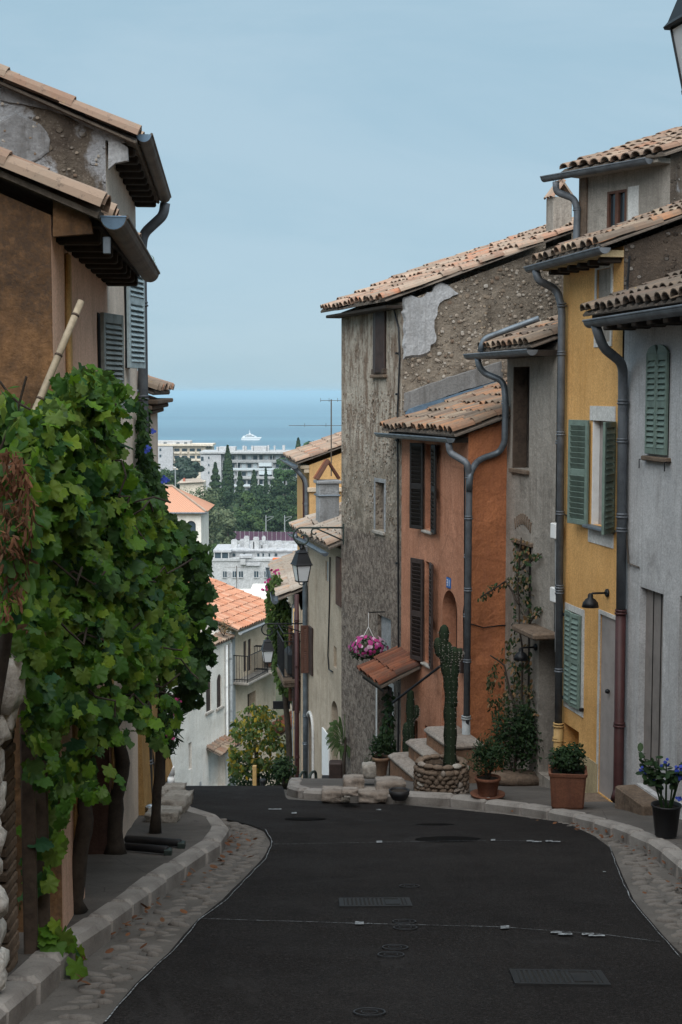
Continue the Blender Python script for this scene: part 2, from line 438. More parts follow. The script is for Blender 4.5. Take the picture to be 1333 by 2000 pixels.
RK = [(-8, 3.0), (5, 2.85)] + pxline([(1400,1790),(1333,1722),(1300,1690),(1270,1667),(1215,1641),(1160,1622),(1110,1608),(1060,1598),(1000,1588),(920,1578),(860,1571),(800,1567)]) + pxline([(640,1561),(560,1556)]) + [(20.5, -.72), (24, -1.25), (30, -1.6)]
fLK = lambda y: lerpt(LK, y); fRK = lambda y: lerpt(RK, y)
gl = tag(strip(rowsY(-8, 18, .25), lambda y: fLK(y) - .12, lambda y: max(lerpt(LA, y), fLK(y)) + .06, -.012, 6, .012).build('gutter_strip', m_gut, smooth=True), kind='structure')
gr_ = tag(strip(rowsY(-8, 18, .25), lambda y: min(lerpt(RA, y), fRK(y)) - .06, lambda y: fRK(y) + .12, -.012, 6, .012).build('gutter_strip', m_gut, smooth=True), kind='structure')
pl = tag(strip(rowsY(-8, 22, .25), lambda y: xL(y) - 1.2, lambda y: fLK(y) - .13, .10, 6, .012).build('pavement', m_conc, smooth=True), kind='structure')
pr = tag(strip(rowsY(-8, 30, .25), lambda y: fRK(y) + .13, lambda y: fRK(y) + 4.5, .10, 10, .012).build('pavement', m_conc, smooth=True), kind='structure')

# kerb stones, one by one
def stone_mesh(name, mat, L, W, H, seed, b=.022):
    mb = MB().bbox(-L/2, L/2, -W/2, W/2, -H, 0, b)
    out = []
    for v in mb.v:
        n_ = noise.noise_vector(Vector(v)*9 + Vector((seed*5.1, seed, 0)))
        out.append((v[0]+.009*n_.x, v[1]+.009*n_.y, v[2]+.007*n_.z))
    mb.v = out
    return mb.mesh(name, mat)
kst = [stone_mesh('kerb_stone', m_kerb, .70, .18, .22, i, .03) for i in range(6)]
def kerb(par, f, y0, y1, side, ztop=.115):
    y = y0
    while y < y1:
        L = random.uniform(.45, .9)
        dx = (f(y + .02) - f(y)) / .02
        dy = L / math.sqrt(1 + dx*dx)
        ym = y + dy/2
        a = Vector((f(y), y, g(y))); b = Vector((f(y+dy), y+dy, g(y+dy)))
        t = b - a; Lr = t.length
        p = (a + b)/2 + Vector((side*.085, 0, ztop + random.uniform(-.008, .008)))
        o = inst('kerb_stone', random.choice(kst), par, p, (0, -math.asin(t.z/Lr), math.atan2(t.y, t.x)), ((Lr-.012)/.70, random.uniform(.92, 1.06), 1))
        y += dy
kerb(pl, fLK, 3.2, 17.6, -1); kerb(pr, fRK, 4.5, 20.0, 1)

# cobbles of the gutters
m_cob = concrete('cobble', (.165, .15, .138), (.11, .10, .092), (.06, .053, .047), 0)
cob = [rock(.078, .042, .032, i+20, 8, 4, .22, .35).mesh('cobble', m_cob, True) for i in range(6)]
def cobbles(par, fa, fb, ylist):
    n = 0
    for y, dy in ylist:
        x0, x1 = sorted((fa(y), fb(y)))
        k = max(1, int((x1 - x0 - .04) / .125))
        for i in range(k):
            if n >= 298: return
            x = x0 + .06 + (x1 - x0 - .1) * (i + random.uniform(.2, .8)) / k
            yy = y + random.uniform(-.3, .3)*dy
            s = random.uniform(.6, 1.05)
            inst('cobble', random.choice(cob), par, (x, yy, g(yy) - .021 + random.uniform(-.008, .006)), (-SLOPE, 0, random.uniform(-.6, .6)), (s, s*random.uniform(.75, 1.1), .8)); n += 1
def ylist(a, b, st): return [(a + st*i, st) for i in range(int((b-a)/st))]
cobbles(gl, lambda y: fLK(y) + .04, lambda y: lerpt(LA, y), ylist(6.0, 15.5, .125))
cobbles(gr_, lambda y: lerpt(RA, y), lambda y: fRK(y) - .04, ylist(7.6, 15.5, .11))

# markings: each a sheet just above the asphalt
m_chalk = Mat('chalk_paint'); m_chalk = m_chalk.fin(m_chalk.mix(m_chalk.rng(m_chalk.noise(30, 5, .7), .4, .6), (.30, .32, .34), (.045, .045, .047)), .8)
def ground_line(pts, w_, name='painted_line', dz=.009):
    P = [gnd(*p) for p in pts]; Q = []
    for a, b in zip(P, P[1:]):
        n = max(2, int((b - a).length / .12))
        Q += [a.lerp(b, i/n) for i in range(n)]
    Q.append(P[-1]); mb = MB(); vs = []
    for i, p in enumerate(Q):
        t = (Q[min(i+1, len(Q)-1)] - Q[max(i-1, 0)]); nrm = Vector((-t.y, t.x, 0)).normalized()
        j = .012 * noise.noise(p*3.1); ww = w_ * random.uniform(.5, 1.15)
        for s_ in (-1, 1):
            q = p + nrm*(s_*ww/2 + j); vs.append((q.x, q.y, g(q.y) + dz))
    mb.add(vs, [(2*i, 2*i+2, 2*i+3, 2*i+1) for i in range(len(Q)-1)])
    return mb.build(name, m_chalk, road)
def ground_quad(x0, x1, y0, y1, name='painted_mark', mat=None, dz=.010, skew=0):
    c = [(x0+skew, y0), (x1+skew, y0), (x1, y1), (x0, y1)]
    vs = []
    for p in c:
        q = gnd(*p); vs.append((q.x, q.y, g(q.y) + dz))
    MB().add(vs, [(3, 2, 1, 0)]).build(name, mat or m_chalk, road)
ground_line([(206,2000),(270,1925),(338,1862),(392,1798),(438,1764),(488,1713),(520,1678),(533,1646),(518,1621)], .007)
ground_line([(1190,1652),(1207,1700),(1234,1762),(1293,1832),(1330,1872)], .006)
ground_line([(392,1797),(700,1806),(986,1814),(1180,1828),(1290,1842)], .006)
ground_line([(533,1651),(740,1647),(960,1643),(1100,1645)], .006)
for a in [(694,711,1803,1809),(978,995,1811,1817),(1076,1098,1823,1826),(1090,1118,1826,1829),(1137,1160,1826,1830),(1150,1182,1829,1832),(718,727,1806,1808),
          (736,747,1644,1648),(959,968,1641,1644),(1029,1043,1643,1646),(1040,1058,1645,1647),(1066,1080,1643,1646),(1078,1095,1645,1647),
          (1178,1184,1704,1706),(570,580,1588,1591),(525,550,1581,1583),(735,745,1582,1584)]:
    ground_quad(*a)
m_patch = flat('tar_patch', (.007, .0065, .0065), .9, 0, .3, 12, .3, .03)
def ground_blob(cx, cy, rx, ry, name, mat, dz=.005, n=28, jag=.15):
    vs = []
    for k in range(n):
        q = 2*math.pi*k/n; s_ = 1 + jag*noise.noise(Vector((math.cos(q)*2, math.sin(q)*2, cx*.1)))
        p = gnd(cx + rx*s_*math.cos(q), cy + ry*s_*math.sin(q)); vs.append((p.x, p.y, g(p.y) + dz))
    MB().add(vs, [tuple(range(n))]).build(name, mat, road)
ground_blob(875, 1640, 62, 5.5, 'tar_patch', m_patch); ground_blob(595, 1600, 42, 2.6, 'tar_patch', m_patch)
ground_blob(850, 1611, 38, 2.0, 'tar_patch', m_patch)
# drain grates and small round covers
m_grate = flat('cast_iron', (.013, .013, .014), .6, .1, .4, 20, .3)
def grate(cx, cy, wpx, dpt, label, lr):
    p = gnd(cx, cy); W = wpx * (p - CAM).length / F
    o = thing('drain_grate', label, 'drain grate', (p.x, p.y, g(p.y) + .006)); o.rotation_euler = (-SLOPE, 0, R(lr))
    mb = MB()
    for a in ((-W/2, W/2, -dpt/2, -dpt/2+.03), (-W/2, W/2, dpt/2-.03, dpt/2), (-W/2, -W/2+.03, -dpt/2+.03, dpt/2-.03), (W/2-.03, W/2, -dpt/2+.03, dpt/2-.03)):
        mb.box(*a, -.03, .005)
    mb.build('grate_frame', m_grate, o)
    MB().box(-W/2+.03, W/2-.03, -dpt/2+.03, dpt/2-.03, -.03, .003).build('pit', m_dark, o)
    bar = MB().bbox(-.008, .008, -dpt/2+.031, dpt/2-.031, -.02, .006, .0025).mesh('bar', m_grate)
    n = 15
    for i in range(n):
        if 9 < i < 13: continue
        inst('bar', bar, o, (-W/2 + .03 + (W-.06)*(i+.5)/n, 0, 0))
    MB().box(W*.14, W*.36, -dpt*.3, dpt*.25, -.01, .0062).build('worn_plate', m_grate, o)
grate(733, 1765, 135, .34, 'worn rectangular drain grate in the asphalt beside the long chalk line', 1)
grate(1092, 1912, 172, .34, 'rectangular drain grate in dark asphalt with rusty edge', -2)
ring_me = MB()
for k in range(2):
    n = 24; r0, r1 = ((.066, .073), (.035, .039))[k]; vs = []; fs = []
    for i in range(n):
        q = 2*math.pi*i/n
        vs += [(r0*math.cos(q), r0*math.sin(q), .004), (r1*math.cos(q), r1*math.sin(q), .004), (r0*math.cos(q), r0*math.sin(q), 0), (r1*math.cos(q), r1*math.sin(q), 0)]
    for i in range(n):
        a, b = 4*i, 4*((i+1) % n); fs += [(a, a+1, b+1, b), (a+1, a+3, b+3, b+1), (a+2, a, b, b+2)]
    ring_me.add(vs, fs)
ring_me = ring_me.mesh('valve_cover', flat('worn_steel', (.045, .047, .052), .5, .4, .5, 30))
for (x, y, lab_) in [(790, 1803, 'small round valve cover on the downhill side of the long chalk line'), (792, 1815, 'small round valve cover on the uphill side of the long chalk line'), (772, 1854, 'small round valve cover, downhill one of the pair between chalk line and rusty grate'), (764, 1868, 'small round valve cover, uphill one of the pair between chalk line and rusty grate'), (722, 1980, 'lone round valve cover uphill of both drain grates'), (800, 1733, 'small round valve cover just downhill of the worn drain grate')]:
    p = gnd(x, y); o = inst('valve_cover', ring_me, None, (p.x, p.y, g(p.y) + .007), (-SLOPE, 0, 0))
    tag(o, lab_, 'valve cover', 'valve covers in the road')

# ------------------------------------------------------------------ house builder
class House:
    """local frame: X along the front, Y outward to the street, Z up"""
    def __init__(s, name, label, A, ang, z0=None, cat='house', group=None):
        s.z0 = (g(A[1]) if z0 is None else z0); s.ang = ang
        s.e = thing(name, label, cat, (A[0], A[1], s.z0), ang, group)
        s.Mi = (Matrix.Translation((A[0], A[1], s.z0)) @ Matrix.Rotation(ang, 4, 'Z')).inverted()
        s.co = s.Mi @ CAM
    def at(s, px, py, y=0.0):
        d = s.Mi.to_3x3() @ ray(px, py); t = (y - s.co.y) / d.y
        p = s.co + d*t; return p.x, p.z
    def atu(s, px, py, u):
        d = s.Mi.to_3x3() @ ray(px, py); t = (u - s.co.x) / d.x
        p = s.co + d*t; return p.y, p.z
    def rect(s, x0, x1, y0, y1, y=0.0, **kw):
        """pixel box -> opening; verticals at x0/x1, top/bottom read half way"""
        xm = (x0+x1)/2
        u0 = s.at(x0, (y0+y1)/2, y)[0]; u1 = s.at(x1, (y0+y1)/2, y)[0]
        z0 = s.at(xm, y1, y)[1]; z1 = s.at(xm, y0, y)[1]
        d = dict(u0=min(u0, u1), u1=max(u0, u1), z0=min(z0, z1), z1=max(z0, z1)); d.update(kw); return d

def facade(H, name, mat, u0, u1, z0, z1, ops=(), amp=.012, step=.3, ztop=None, plane=None, seed=0):
    """wall sheet with real openings and reveals; plane maps (u,y,z) to local space"""
    us = {u0, u1}; zs = {z0, z1}
    for o in ops: us |= {o['u0'], o['u1']}; zs |= {o['z0'], o['z1']}
    def fill(st, lo, hi):
        a = sorted(x for x in st if lo-1e-6 <= x <= hi+1e-6); r = []
        for p, q in zip(a, a[1:]):
            n = max(1, int(math.ceil((q-p)/step))); r += [p + (q-p)*i/n for i in range(n)]
        return r + [a[-1]]
    us = fill(us, u0, u1); zs = fill(zs, z0, z1)
    def edge(u, z):
        if u in (us[0], us[-1]): return True
        return any(o['u0']-1e-5 <= u <= o['u1']+1e-5 and o['z0']-1e-5 <= z <= o['z1']+1e-5 for o in ops)
    def Z(u, z):
        if ztop is None: return z
        return z0 + (z-z0)*(ztop(u)-z0)/(z1-z0)
    pl_ = plane or (lambda u, y, z: (u, y, z))
    mb = MB(); idx = {}
    def vert(i, j):
        if (i, j) not in idx:
            u, z = us[i], zs[j]
            y = 0 if edge(u, z) else amp*noise.noise(Vector((u*1.9+seed, z*1.9, seed*3.3)))
            idx[(i, j)] = len(mb.v); mb.v.append(pl_(u, y, Z(u, z)))
        return idx[(i, j)]
    for i in range(len(us)-1):
        for j in range(len(zs)-1):
            cu, cz = (us[i]+us[i+1])/2, (zs[j]+zs[j+1])/2
            if any(o['u0'] < cu < o['u1'] and o['z0'] < cz < o['z1'] for o in ops): continue
            mb.f.append((vert(i, j), vert(i+1, j), vert(i+1, j+1), vert(i, j+1)))
    for o in ops:
        a, b, c, e, d = o['u0'], o['u1'], o['z0'], o['z1'], o.get('d', .16)
        if a < u0 or b > u1: pass
        if o.get('arch'):
            rise = o['arch'] if o['arch'] is not True else (b-a)/2
            n = 12; m_ = (a+b)/2; pw = o.get('point', 1.0)
            arc = []
            for k in range(n+1):
                q = math.pi*(1-k/n); x = m_ + (b-a)/2*math.cos(q)
                s_ = math.sin(q); s_ = s_**pw
                arc.append((x, e-rise+rise*s_))
            for k in range(n):
                cxn = (a, e) if k < n//2 else (b, e)
                mb.add([pl_(cxn[0], 0, cxn[1]), pl_(arc[k][0], 0, arc[k][1]), pl_(arc[k+1][0], 0, arc[k+1][1])], [(0, 2, 1)])
            loop = [(a, c)] + arc + [(b, c)]
        else:
            loop = [(a, c), (a, e), (b, e), (b, c)]
        loop.append(loop[0])
        for p, q in zip(loop, loop[1:]):
            mb.add([pl_(p[0], 0, p[1]), pl_(q[0], 0, q[1]), pl_(q[0], -d, q[1]), pl_(p[0], -d, p[1])], [(0, 1, 2, 3)])
    return mb.build(name, mat, H.e)

def tile_mesh(name, mat, L=.42, r0=.088, r1=.072, t=.013, n=6):
    mb = MB(); vs = []; fs = []
    for yy, r in ((0, r0), (-L, r1)):
        for rr in (r, r-t):
            for k in range(n+1):
                q = math.pi*k/n; vs.append((rr*math.cos(q), yy, rr*math.sin(q)*.85))
    k = n+1
    for i in range(n):
        fs.append((i, i+1, 2*k+i+1, 2*k+i)); fs.append((k+i+1, k+i, 3*k+i, 3*k+i+1))
        fs.append((i+1, i, k+i, k+i+1))
    fs.append((0, 2*k, 3*k, k)); fs.append((n, k+n, 3*k+n, 2*k+n))
    mb.add(vs, fs)
    me = mb.mesh(name, mat)
    return me
_tiles = {}
def tiles_of(mat):
    if mat.name not in _tiles: _tiles[mat.name] = tile_mesh('roof_tile', mat)
    return _tiles[mat.name]

m_rmort = plaster('roof_mortar', (.17, .14, .115), (.12, .10, .085), (.06, .052, .046), .7, .6, 40)
def roof(H, u0, u1, ze, ov, pitch, run, mat, sp=.185, thick=.035, jit=1.0, sag=.02, expo=.33, skip_u=None, deckmat=None):
    """mono slope, eave at y=+ov, rising towards -y; each cover tile is its own object"""
    tp = math.tan(pitch); L = run/math.cos(pitch)
    n = max(2, int(round((u1-u0)/sp))); sp = (u1-u0)/n
    def sg(u, s_): return sag*noise.noise(Vector((u*.9, s_*.8, ze)))
    mb = MB(); vs = []; fs = []; ns = 5*n
    rows = [0, .25, .5, .75, 1]
    for r_ in rows:
        for i in range(ns+1):
            u = u0 + (u1-u0)*i/ns; s_ = r_*L
            h = .018*math.cos(2*math.pi*(u-u0)/sp + math.pi)
            vs.append((u, ov - s_*math.cos(pitch), ze + s_*math.sin(pitch) + h + sg(u, s_)))
    k = ns+1
    for j in range(len(rows)-1):
        for i in range(ns): fs.append((j*k+i, j*k+i+1, (j+1)*k+i+1, (j+1)*k+i))
    mb.add(vs, fs)
    # underside and edges
    b = len(mb.v); un = []
    for r_ in rows:
        for u in (u0, u1):
            s_ = r_*L; un.append((u, ov-.01 - s_*math.cos(pitch), ze - thick + s_*math.sin(pitch)))
    mb.add(un, [(2*j, 2*j+2, 2*j+3, 2*j+1) for j in range(len(rows)-1)])
    for j in range(len(rows)-1):
        mb.f.append((j*k, (j+1)*k, b+2*j+2, b+2*j)); mb.f.append((j*k+ns, b+2*j+1, b+2*j+3, (j+1)*k+ns))
    mb.f.append(tuple([b] + [i for i in range(ns+1)] + [b+1]))
    dk = mb.build('roof', deckmat or m_rmort, H.e)
    tm = tiles_of(mat); cnt = 0
    nr = int(L/expo) + 1
    cand = []
    for j in range(nr):
        for i in range(n):
            cand.append((j, i))
    extra = MB() if len(cand) > 300 else None
    for j, i in cand:
        u = u0 + sp*(i+.5); s_ = j*expo - .03
        if j == nr-1: s_ = L - .40
        if skip_u and skip_u(u, s_): continue
        z = ze + s_*math.sin(pitch) + .014 + .012 + sg(u, max(s_, 0))
        p = Vector((u + random.gauss(0, .010)*jit, ov - s_*math.cos(pitch) + random.gauss(0, .010)*jit, z + random.uniform(0, .014)*jit))
        rot = (-pitch + R(2.2) + random.gauss(0, .018)*jit, random.gauss(0, .05)*jit, random.gauss(0, .032)*jit)
        if cnt < 300: inst('roof_tile', tm, dk, p, rot, (sp/.19, 1, 1)); cnt += 1
        else:
            M_ = Matrix.Translation(p) @ Matrix.Rotation(rot[0], 4, 'X')
            extra.add([M_ @ v.co for v in tm.vertices], [tuple(f.vertices) for f in tm.polygons])
    if extra and extra.v: extra.build('upper_tiles', mat, dk, kind='stuff')
    return dk

def gutter(H, u0, u1, y, z, r=.07, drop=.0, mat=None, rings=True, bead=True):
    """half-round channel, opening up, with rolled lip, end caps and straps"""
    mat = mat or m_zinc; mb = MB(); n = 10; t = .006
    def arc(u, zz, r_): return [(u, y + r_*math.cos(math.pi + math.pi*k/n), zz + r_*math.sin(math.pi + math.pi*k/n)) for k in range(n+1)]
    z1 = z + drop
    vs = arc(u0, z, r) + arc(u1, z1, r) + arc(u0, z, r-t) + arc(u1, z1, r-t); k = n+1; fs = []
    for i in range(n):
        fs.append((i, i+1, k+i+1, k+i)); fs.append((2*k+i+1, 2*k+i, 3*k+i, 3*k+i+1))
    for a in (0, n): fs.append((a, k+a, 3*k+a, 2*k+a))
    mb.add(vs, fs)
    for u, zz in ((u0, z), (u1, z1)):
        a = arc(u, zz, r); mb.add(a, [tuple(range(n+1))])
    if bead: mb.tube([(u0, y+r, z), (u1, y+r, z1)], .011, 6)
    if rings:
        m_ = max(2, int((u1-u0)/.42))
        for i in range(m_+1):
            f = (i+.5)/(m_+1); u = u0 + (u1-u0)*f; zz = z + (z1-z)*f
            a = arc(u-.008, zz, r+.006); b = arc(u+.008, zz, r+.006)
            mb.add(a+b, [(q, q+1, k+q+1, k+q) for q in range(n)])
    return mb.build('gutter', mat, H.e)

def smooth_path(pts, n=5):
    """round the corners of a polyline"""
    P = [Vector(p) for p in pts]; out = [P[0]]
    for a, b, c in zip(P, P[1:], P[2:]):
        r = min((b-a).length, (c-b).length)*.42
        r = min(r, .14)
        p = b + (a-b).normalized()*r; q = b + (c-b).normalized()*r
        for i in range(n+1):
            t = i/n; out.append(p.lerp(b, t).lerp(b.lerp(q, t), t))
    out.append(P[-1]); return out
def downpipe(H, pts, r, mat, collars=(), name='downpipe'):
    mb = MB(); mb.tube(smooth_path(pts), r, 12)
    a_, b_ = Vector(pts[-2]), Vector(pts[-1]); L_ = (b_-a_).length
    collars = list(collars) + [tuple(a_.lerp(b_, (i+.6)*.93/L_)) for i in range(int(L_/.93)) if abs((b_-a_).normalized().z) > .95]
    for c in collars:
        for dz, rr in ((0, r+.011), (.03, r+.007)):
            mb.lathe([(r*.9, dz), (rr, dz+.003), (rr, dz+.02), (r*.9, dz+.023)], 12, c, False)
    return mb.build(name, mat, H.e, smooth=True)

def shutter(H, u, z, w_, h, ang, mat, rows, y=.015, stile=.045, top=.06, arch=0.0, name='shutter', tilt=60, parent=None):
    """louvred leaf hinged at (u,z); w_<0 when the hinge is on its right side; rows = slats per field"""
    sgn = 1 if w_ > 0 else -1; W = abs(w_); t = .03
    X = lambda x: x*sgn
    mb = MB()
    def bx(x0, x1, z0, z1, y0=0, y1=t):
        a, b = sorted((X(x0), X(x1))); mb.bbox(a, b, y0, y1, z0, z1, .004)
    bx(0, stile, 0, h); bx(W-stile, W, 0, h)
    fields = len(rows); rail = .075
    tot = h - 2*top - rail*(fields-1); slots = sum(rows); zz = top; bx(stile, W-stile, 0, top, .002, t-.002)
    sw = W - 2*stile; pitch_ = tot/slots
    marks = []
    for k, r_ in enumerate(rows):
        for i in range(r_): marks.append(zz + pitch_*(i+.5))
        zz += pitch_*r_
        if k < fields-1: bx(stile, W-stile, zz, zz+rail, .002, t-.002); zz += rail
    bx(stile, W-stile, h-top, h, .002, t-.002)
    if arch:
        n = 6; poly = [(X(0), h), (X(W), h)]
        for i in range(1, n+1): q = math.pi/2*i/n; poly.append((X(W*math.cos(q*0 + 0) if False else W*(1-i/n)), h + arch*math.sqrt(max(0, 1-(i/n)**2))))
        mb.prism(poly, .003, t-.003)
    o = inst(name, mb.mesh(name, mat), parent or H.e, (u, y, z), (0, 0, R(ang)))
    sl_ = MB().box(0, sw, -.022, .022, -.004, .004).mesh('slat', mat)
    for zm in marks:
        x0 = stile if sgn > 0 else -stile - sw
        inst('slat', sl_, o, (x0, t/2, zm), (R(-tilt), 0, 0), (1, min(1.7, pitch_*1.12/math.sin(R(tilt))/.044), 1))
    return o

def frame(H, op, wd, mat, y=.012, name='window_trim', bottom=True, proud=0):
    mb = MB(); a, b, c, e = op['u0'], op['u1'], op['z0'], op['z1']
    mb.box(a-wd, a, -.002, y, c - (wd if bottom else 0), e+wd); mb.box(b, b+wd, -.002, y, c - (wd if bottom else 0), e+wd)
    mb.box(a, b, -.002, y, e, e+wd)
    if bottom: mb.box(a, b, -.002, y, c-wd, c)
    return mb.build(name, mat, H.e)
def panel(H, op, y, mat, name, inset=.0, th=.03):
    return MB().box(op['u0']-inset, op['u1']+inset, y-th, y, op['z0']-inset, op['z1']+inset).build(name, mat, H.e)

def shell(H, u0, u1, z0, ztop_front, pitch, depth, mat_side, mats=None, near=True, far=True, amp=.02, back=True, inset=.0):
    """gable walls and back wall of a mono-pitch house (front facade is separate)"""
    tp = math.tan(pitch)
    zt = lambda y: ztop_front + (-y)*tp
    for u, on, nm in ((u0+inset, near, 'gable_wall'), (u1-inset, far, 'gable_wall')):
        if not on: continue
        sgn = -1 if u == u0+inset else 1
        facade(H, nm, mat_side, 0.0, depth, z0, ztop_front+depth*tp, (), amp, .35, ztop=lambda q: zt(-q), plane=lambda q, y, z, u=u, sgn=sgn: (u + y*sgn, -q, z), seed=u0+3)
    if back:
        MB().box(u0+inset+.01, u1-inset-.01, -depth-.02, -depth, z0, zt(-depth)).build('back_wall', mat_side, H.e)

# ------------------------------------------------------------------ wall materials
m_wwhite = plaster('render_white', (.52, .525, .535), (.46, .465, .475), (.30, .295, .29), .75, .4)
m_wyel = plaster('render_yellow', (.72, .42, .165), (.66, .375, .14), (.56, .29, .085), .6, .3)
m_wbeige = plaster('render_beige', (.46, .37, .22), (.42, .33, .20), (.28, .23, .15), .5, .3)
m_wgrey = plaster('render_grey', (.34, .31, .275), (.28, .255, .225), (.17, .15, .13), .9, .8, 50)
m_worg = plaster('render_orange', (.49, .235, .148), (.43, .20, .122), (.34, .145, .085), .85, .6, 40, crack=.3)
m_worgd = plaster('render_orange_deep', (.47, .185, .085), (.40, .155, .075), (.30, .12, .07), .6, .9, 40, crack=.3)
m_wcream = plaster('render_cream', (.50, .42, .33), (.43, .36, .28), (.30, .22, .15), .75, .35)
m_wsalm = plaster('render_salmon', (.74, .49, .37), (.68, .44, .33), (.50, .29, .19), .6, .25)
m_wpink = plaster('render_pale_pink', (.78, .67, .57), (.72, .61, .52), (.58, .46, .36), .5, .2)
m_wochre = plaster('render_ochre', (.46, .29, .12), (.40, .25, .105), (.26, .16, .08), .7, .4)
m_wbrown = plaster('render_brown', (.25, .135, .065), (.18, .10, .055), (.06, .042, .032), .9, .6, 40, .42, .62, 0, 1.9)
m_wfarorg = plaster('render_far_orange', (.62, .38, .17), (.56, .34, .15), (.40, .25, .13), .5, .2)
m_wfarw = plaster('render_far_white', (.86, .82, .76), (.80, .76, .69), (.62, .53, .43), .5, .25)
m_wfarc = plaster('render_far_beige', (.60, .50, .38), (.54, .44, .33), (.36, .28, .20), .6, .25)

def rubble(name, base, dark, pale, peb, pebamt=.6, bump=1.0, patch=None, plo=.55):
    """old rubble wall: rough mortar, pebbles and stones showing through"""
    M = Mat(name)
    a = M.mix(M.rng(M.noise(1.2, 8, .7), .35, .65), base, dark)
    v = M.n('TexVoronoi'); v.inputs['Scale'].default_value = 13; M.l(M.mapc((1, 1, 1.25)), v.inputs['Vector'])
    pc = M.ramp(M.n('SeparateColor').outputs[0], [(0, peb)]) if False else None
    sp = M.n('SeparateColor'); M.l(v.outputs['Color'], sp.inputs[0])
    stone = M.ramp(sp.outputs[0], [(0, dark), (.35, base), (.6, peb), (.85, pale), (1, [x*.5 for x in dark])])
    inside = M.rng(v.outputs['Distance'], .30, .42, 1, 0)
    pick = M.rng(M.math('ADD', sp.outputs[1], M.rng(M.noise(1.6, 5, .6), .3, .7, -.25, .25)), 1-pebamt-.04, 1-pebamt+.04)
    k = M.math('MULTIPLY', inside, pick)
    a = M.mix(k, a, stone)
    v2 = M.vor(34); f2 = M.rng(v2, .15, .3, .55, 0)
    a = M.mix(f2, a, peb)
    st = M.noise(1.5, 6, .65, M.mapc((3.2, 3.2, .4))); a = M.mix(M.rng(st, .5, .7, 0, .55), a, [x*.6 for x in dark])
    if patch: a = M.mix(M.rng(M.noise(.9, 7, .6, dist=.5), plo, plo+.05, 0, .9), a, patch)
    h = M.math('ADD', M.math('MULTIPLY', k, .6), M.noise(16, 6, .7))
    nb = M.bump(h, bump, .035); nb = M.bump(M.noise(60, 3, .7), .5, .008, nb)
    return M.fin(a, .95, nb, spec=.1)
m_rubble = rubble('rubble_gable', (.25, .215, .175), (.13, .11, .09), (.42, .38, .33), (.32, .25, .18), .55, 1.2)
m_rubdk = rubble('rubble_dark', (.10, .078, .062), (.055, .045, .038), (.26, .24, .22), (.15, .115, .085), .4, 1.1)
m_rubl = rubble('rubble_cement', (.15, .125, .10), (.075, .06, .05), (.40, .40, .40), (.22, .19, .16), .35, 1.1, (.33, .34, .36), .50)

def tallwall():
    M = Mat('render_tall_front')
    z = M.n('SeparateXYZ'); M.l(M.co, z.inputs[0]); Z = z.outputs[2]
    wob = M.rng(M.noise(1.3, 5, .6), 0, 1, -.7, .7, False); Zw = M.math('ADD', Z, wob)
    streak = M.noise(2.6, 8, .75, M.mapc((2.0, 2.0, .7)))
    top = M.mix(M.rng(streak, .42, .6), (.43, .38, .32), (.19, .14, .105))
    v = M.n('TexVoronoi'); v.inputs['Scale'].default_value = 15; M.l(M.mapc((1, 1, .8)), v.inputs['Vector'])
    sp = M.n('SeparateColor'); M.l(v.outputs['Color'], sp.inputs[0])
    stone = M.ramp(sp.outputs[0], [(0, (.16, .10, .07)), (.4, (.22, .18, .15)), (.7, (.30, .24, .18)), (1, (.44, .41, .37))])
    k = M.math('MULTIPLY', M.rng(v.outputs['Distance'], .25, .4, 1, 0), M.rng(sp.outputs[1], .42, .5))
    mid = M.mix(M.rng(M.noise(4, 6, .7), .4, .6), (.17, .145, .115), (.33, .285, .235)); mid = M.mix(k, mid, stone)
    fl = M.noise(10, 7, .78, M.mapc((1, 1, .8)), .6)
    low = M.mix(M.rng(fl, .45, .55), (.13, .105, .09), (.255, .215, .18))
    a = M.mix(M.rng(Zw, 4.9, 5.5), mid, top)
    a = M.mix(M.rng(Z, 4.02, 4.06), low, a)
    a = M.mix(M.rng(M.noise(1.6, 6, .65, M.mapc((2.5, 2.5, .6))), .55, .72, 0, .6), a, (.10, .08, .07))
    h = M.math('ADD', k, M.noise(20, 6, .75)); nb = M.bump(h, .9, .03); nb = M.bump(fl, .5, .012, nb)
    return M.fin(a, .95, nb, spec=.1)
m_tall = tallwall()
m_mortar = plaster('pale_mortar', (.36, .37, .385), (.29, .30, .31), (.19, .185, .18), .7, .9, 30)
m_mortar2 = plaster('stained_mortar', (.27, .275, .285), (.19, .19, .195), (.085, .075, .07), .95, .9, 30)
m_flash = plaster('cement_flashing', (.20, .20, .20), (.15, .15, .15), (.09, .085, .08), .6, .6, 40)

def pebbles(H, n, plane, ur, zr, seed, mat, size=(.012, .03), ok=None):
    """real stones standing proud of the mortar, one mesh"""
    rg = random.Random(seed); mb = MB()
    for i in range(n):
        u = rg.uniform(*ur); z = rg.uniform(*zr)
        if ok and not ok(u, z): continue
        s_ = rg.uniform(*size); r_ = rock(s_*rg.uniform(.8, 1.6), s_*.5, s_, i, 6, 4, .3, .2)
        c = Vector(plane(u, .004, z))
        mb.add([Vector(plane(v[0], v[1], v[2])) - Vector(plane(0, 0, 0)) + c for v in r_.v], r_.f)
    return mb.build('pebbles', mat, H.e, kind='stuff')
def pebmat():
    M = Mat('wall_pebbles'); a = M.ramp(M.n('NewGeometry').outputs['Random Per Island'], [(0, (.14, .10, .075)), (.4, (.22, .18, .14)), (.7, (.30, .26, .22)), (1, (.33, .31, .28))])
    return M.fin(a, .9, M.bump(M.noise(50, 4, .7), .4, .005), spec=.1)
m_peb = pebmat()

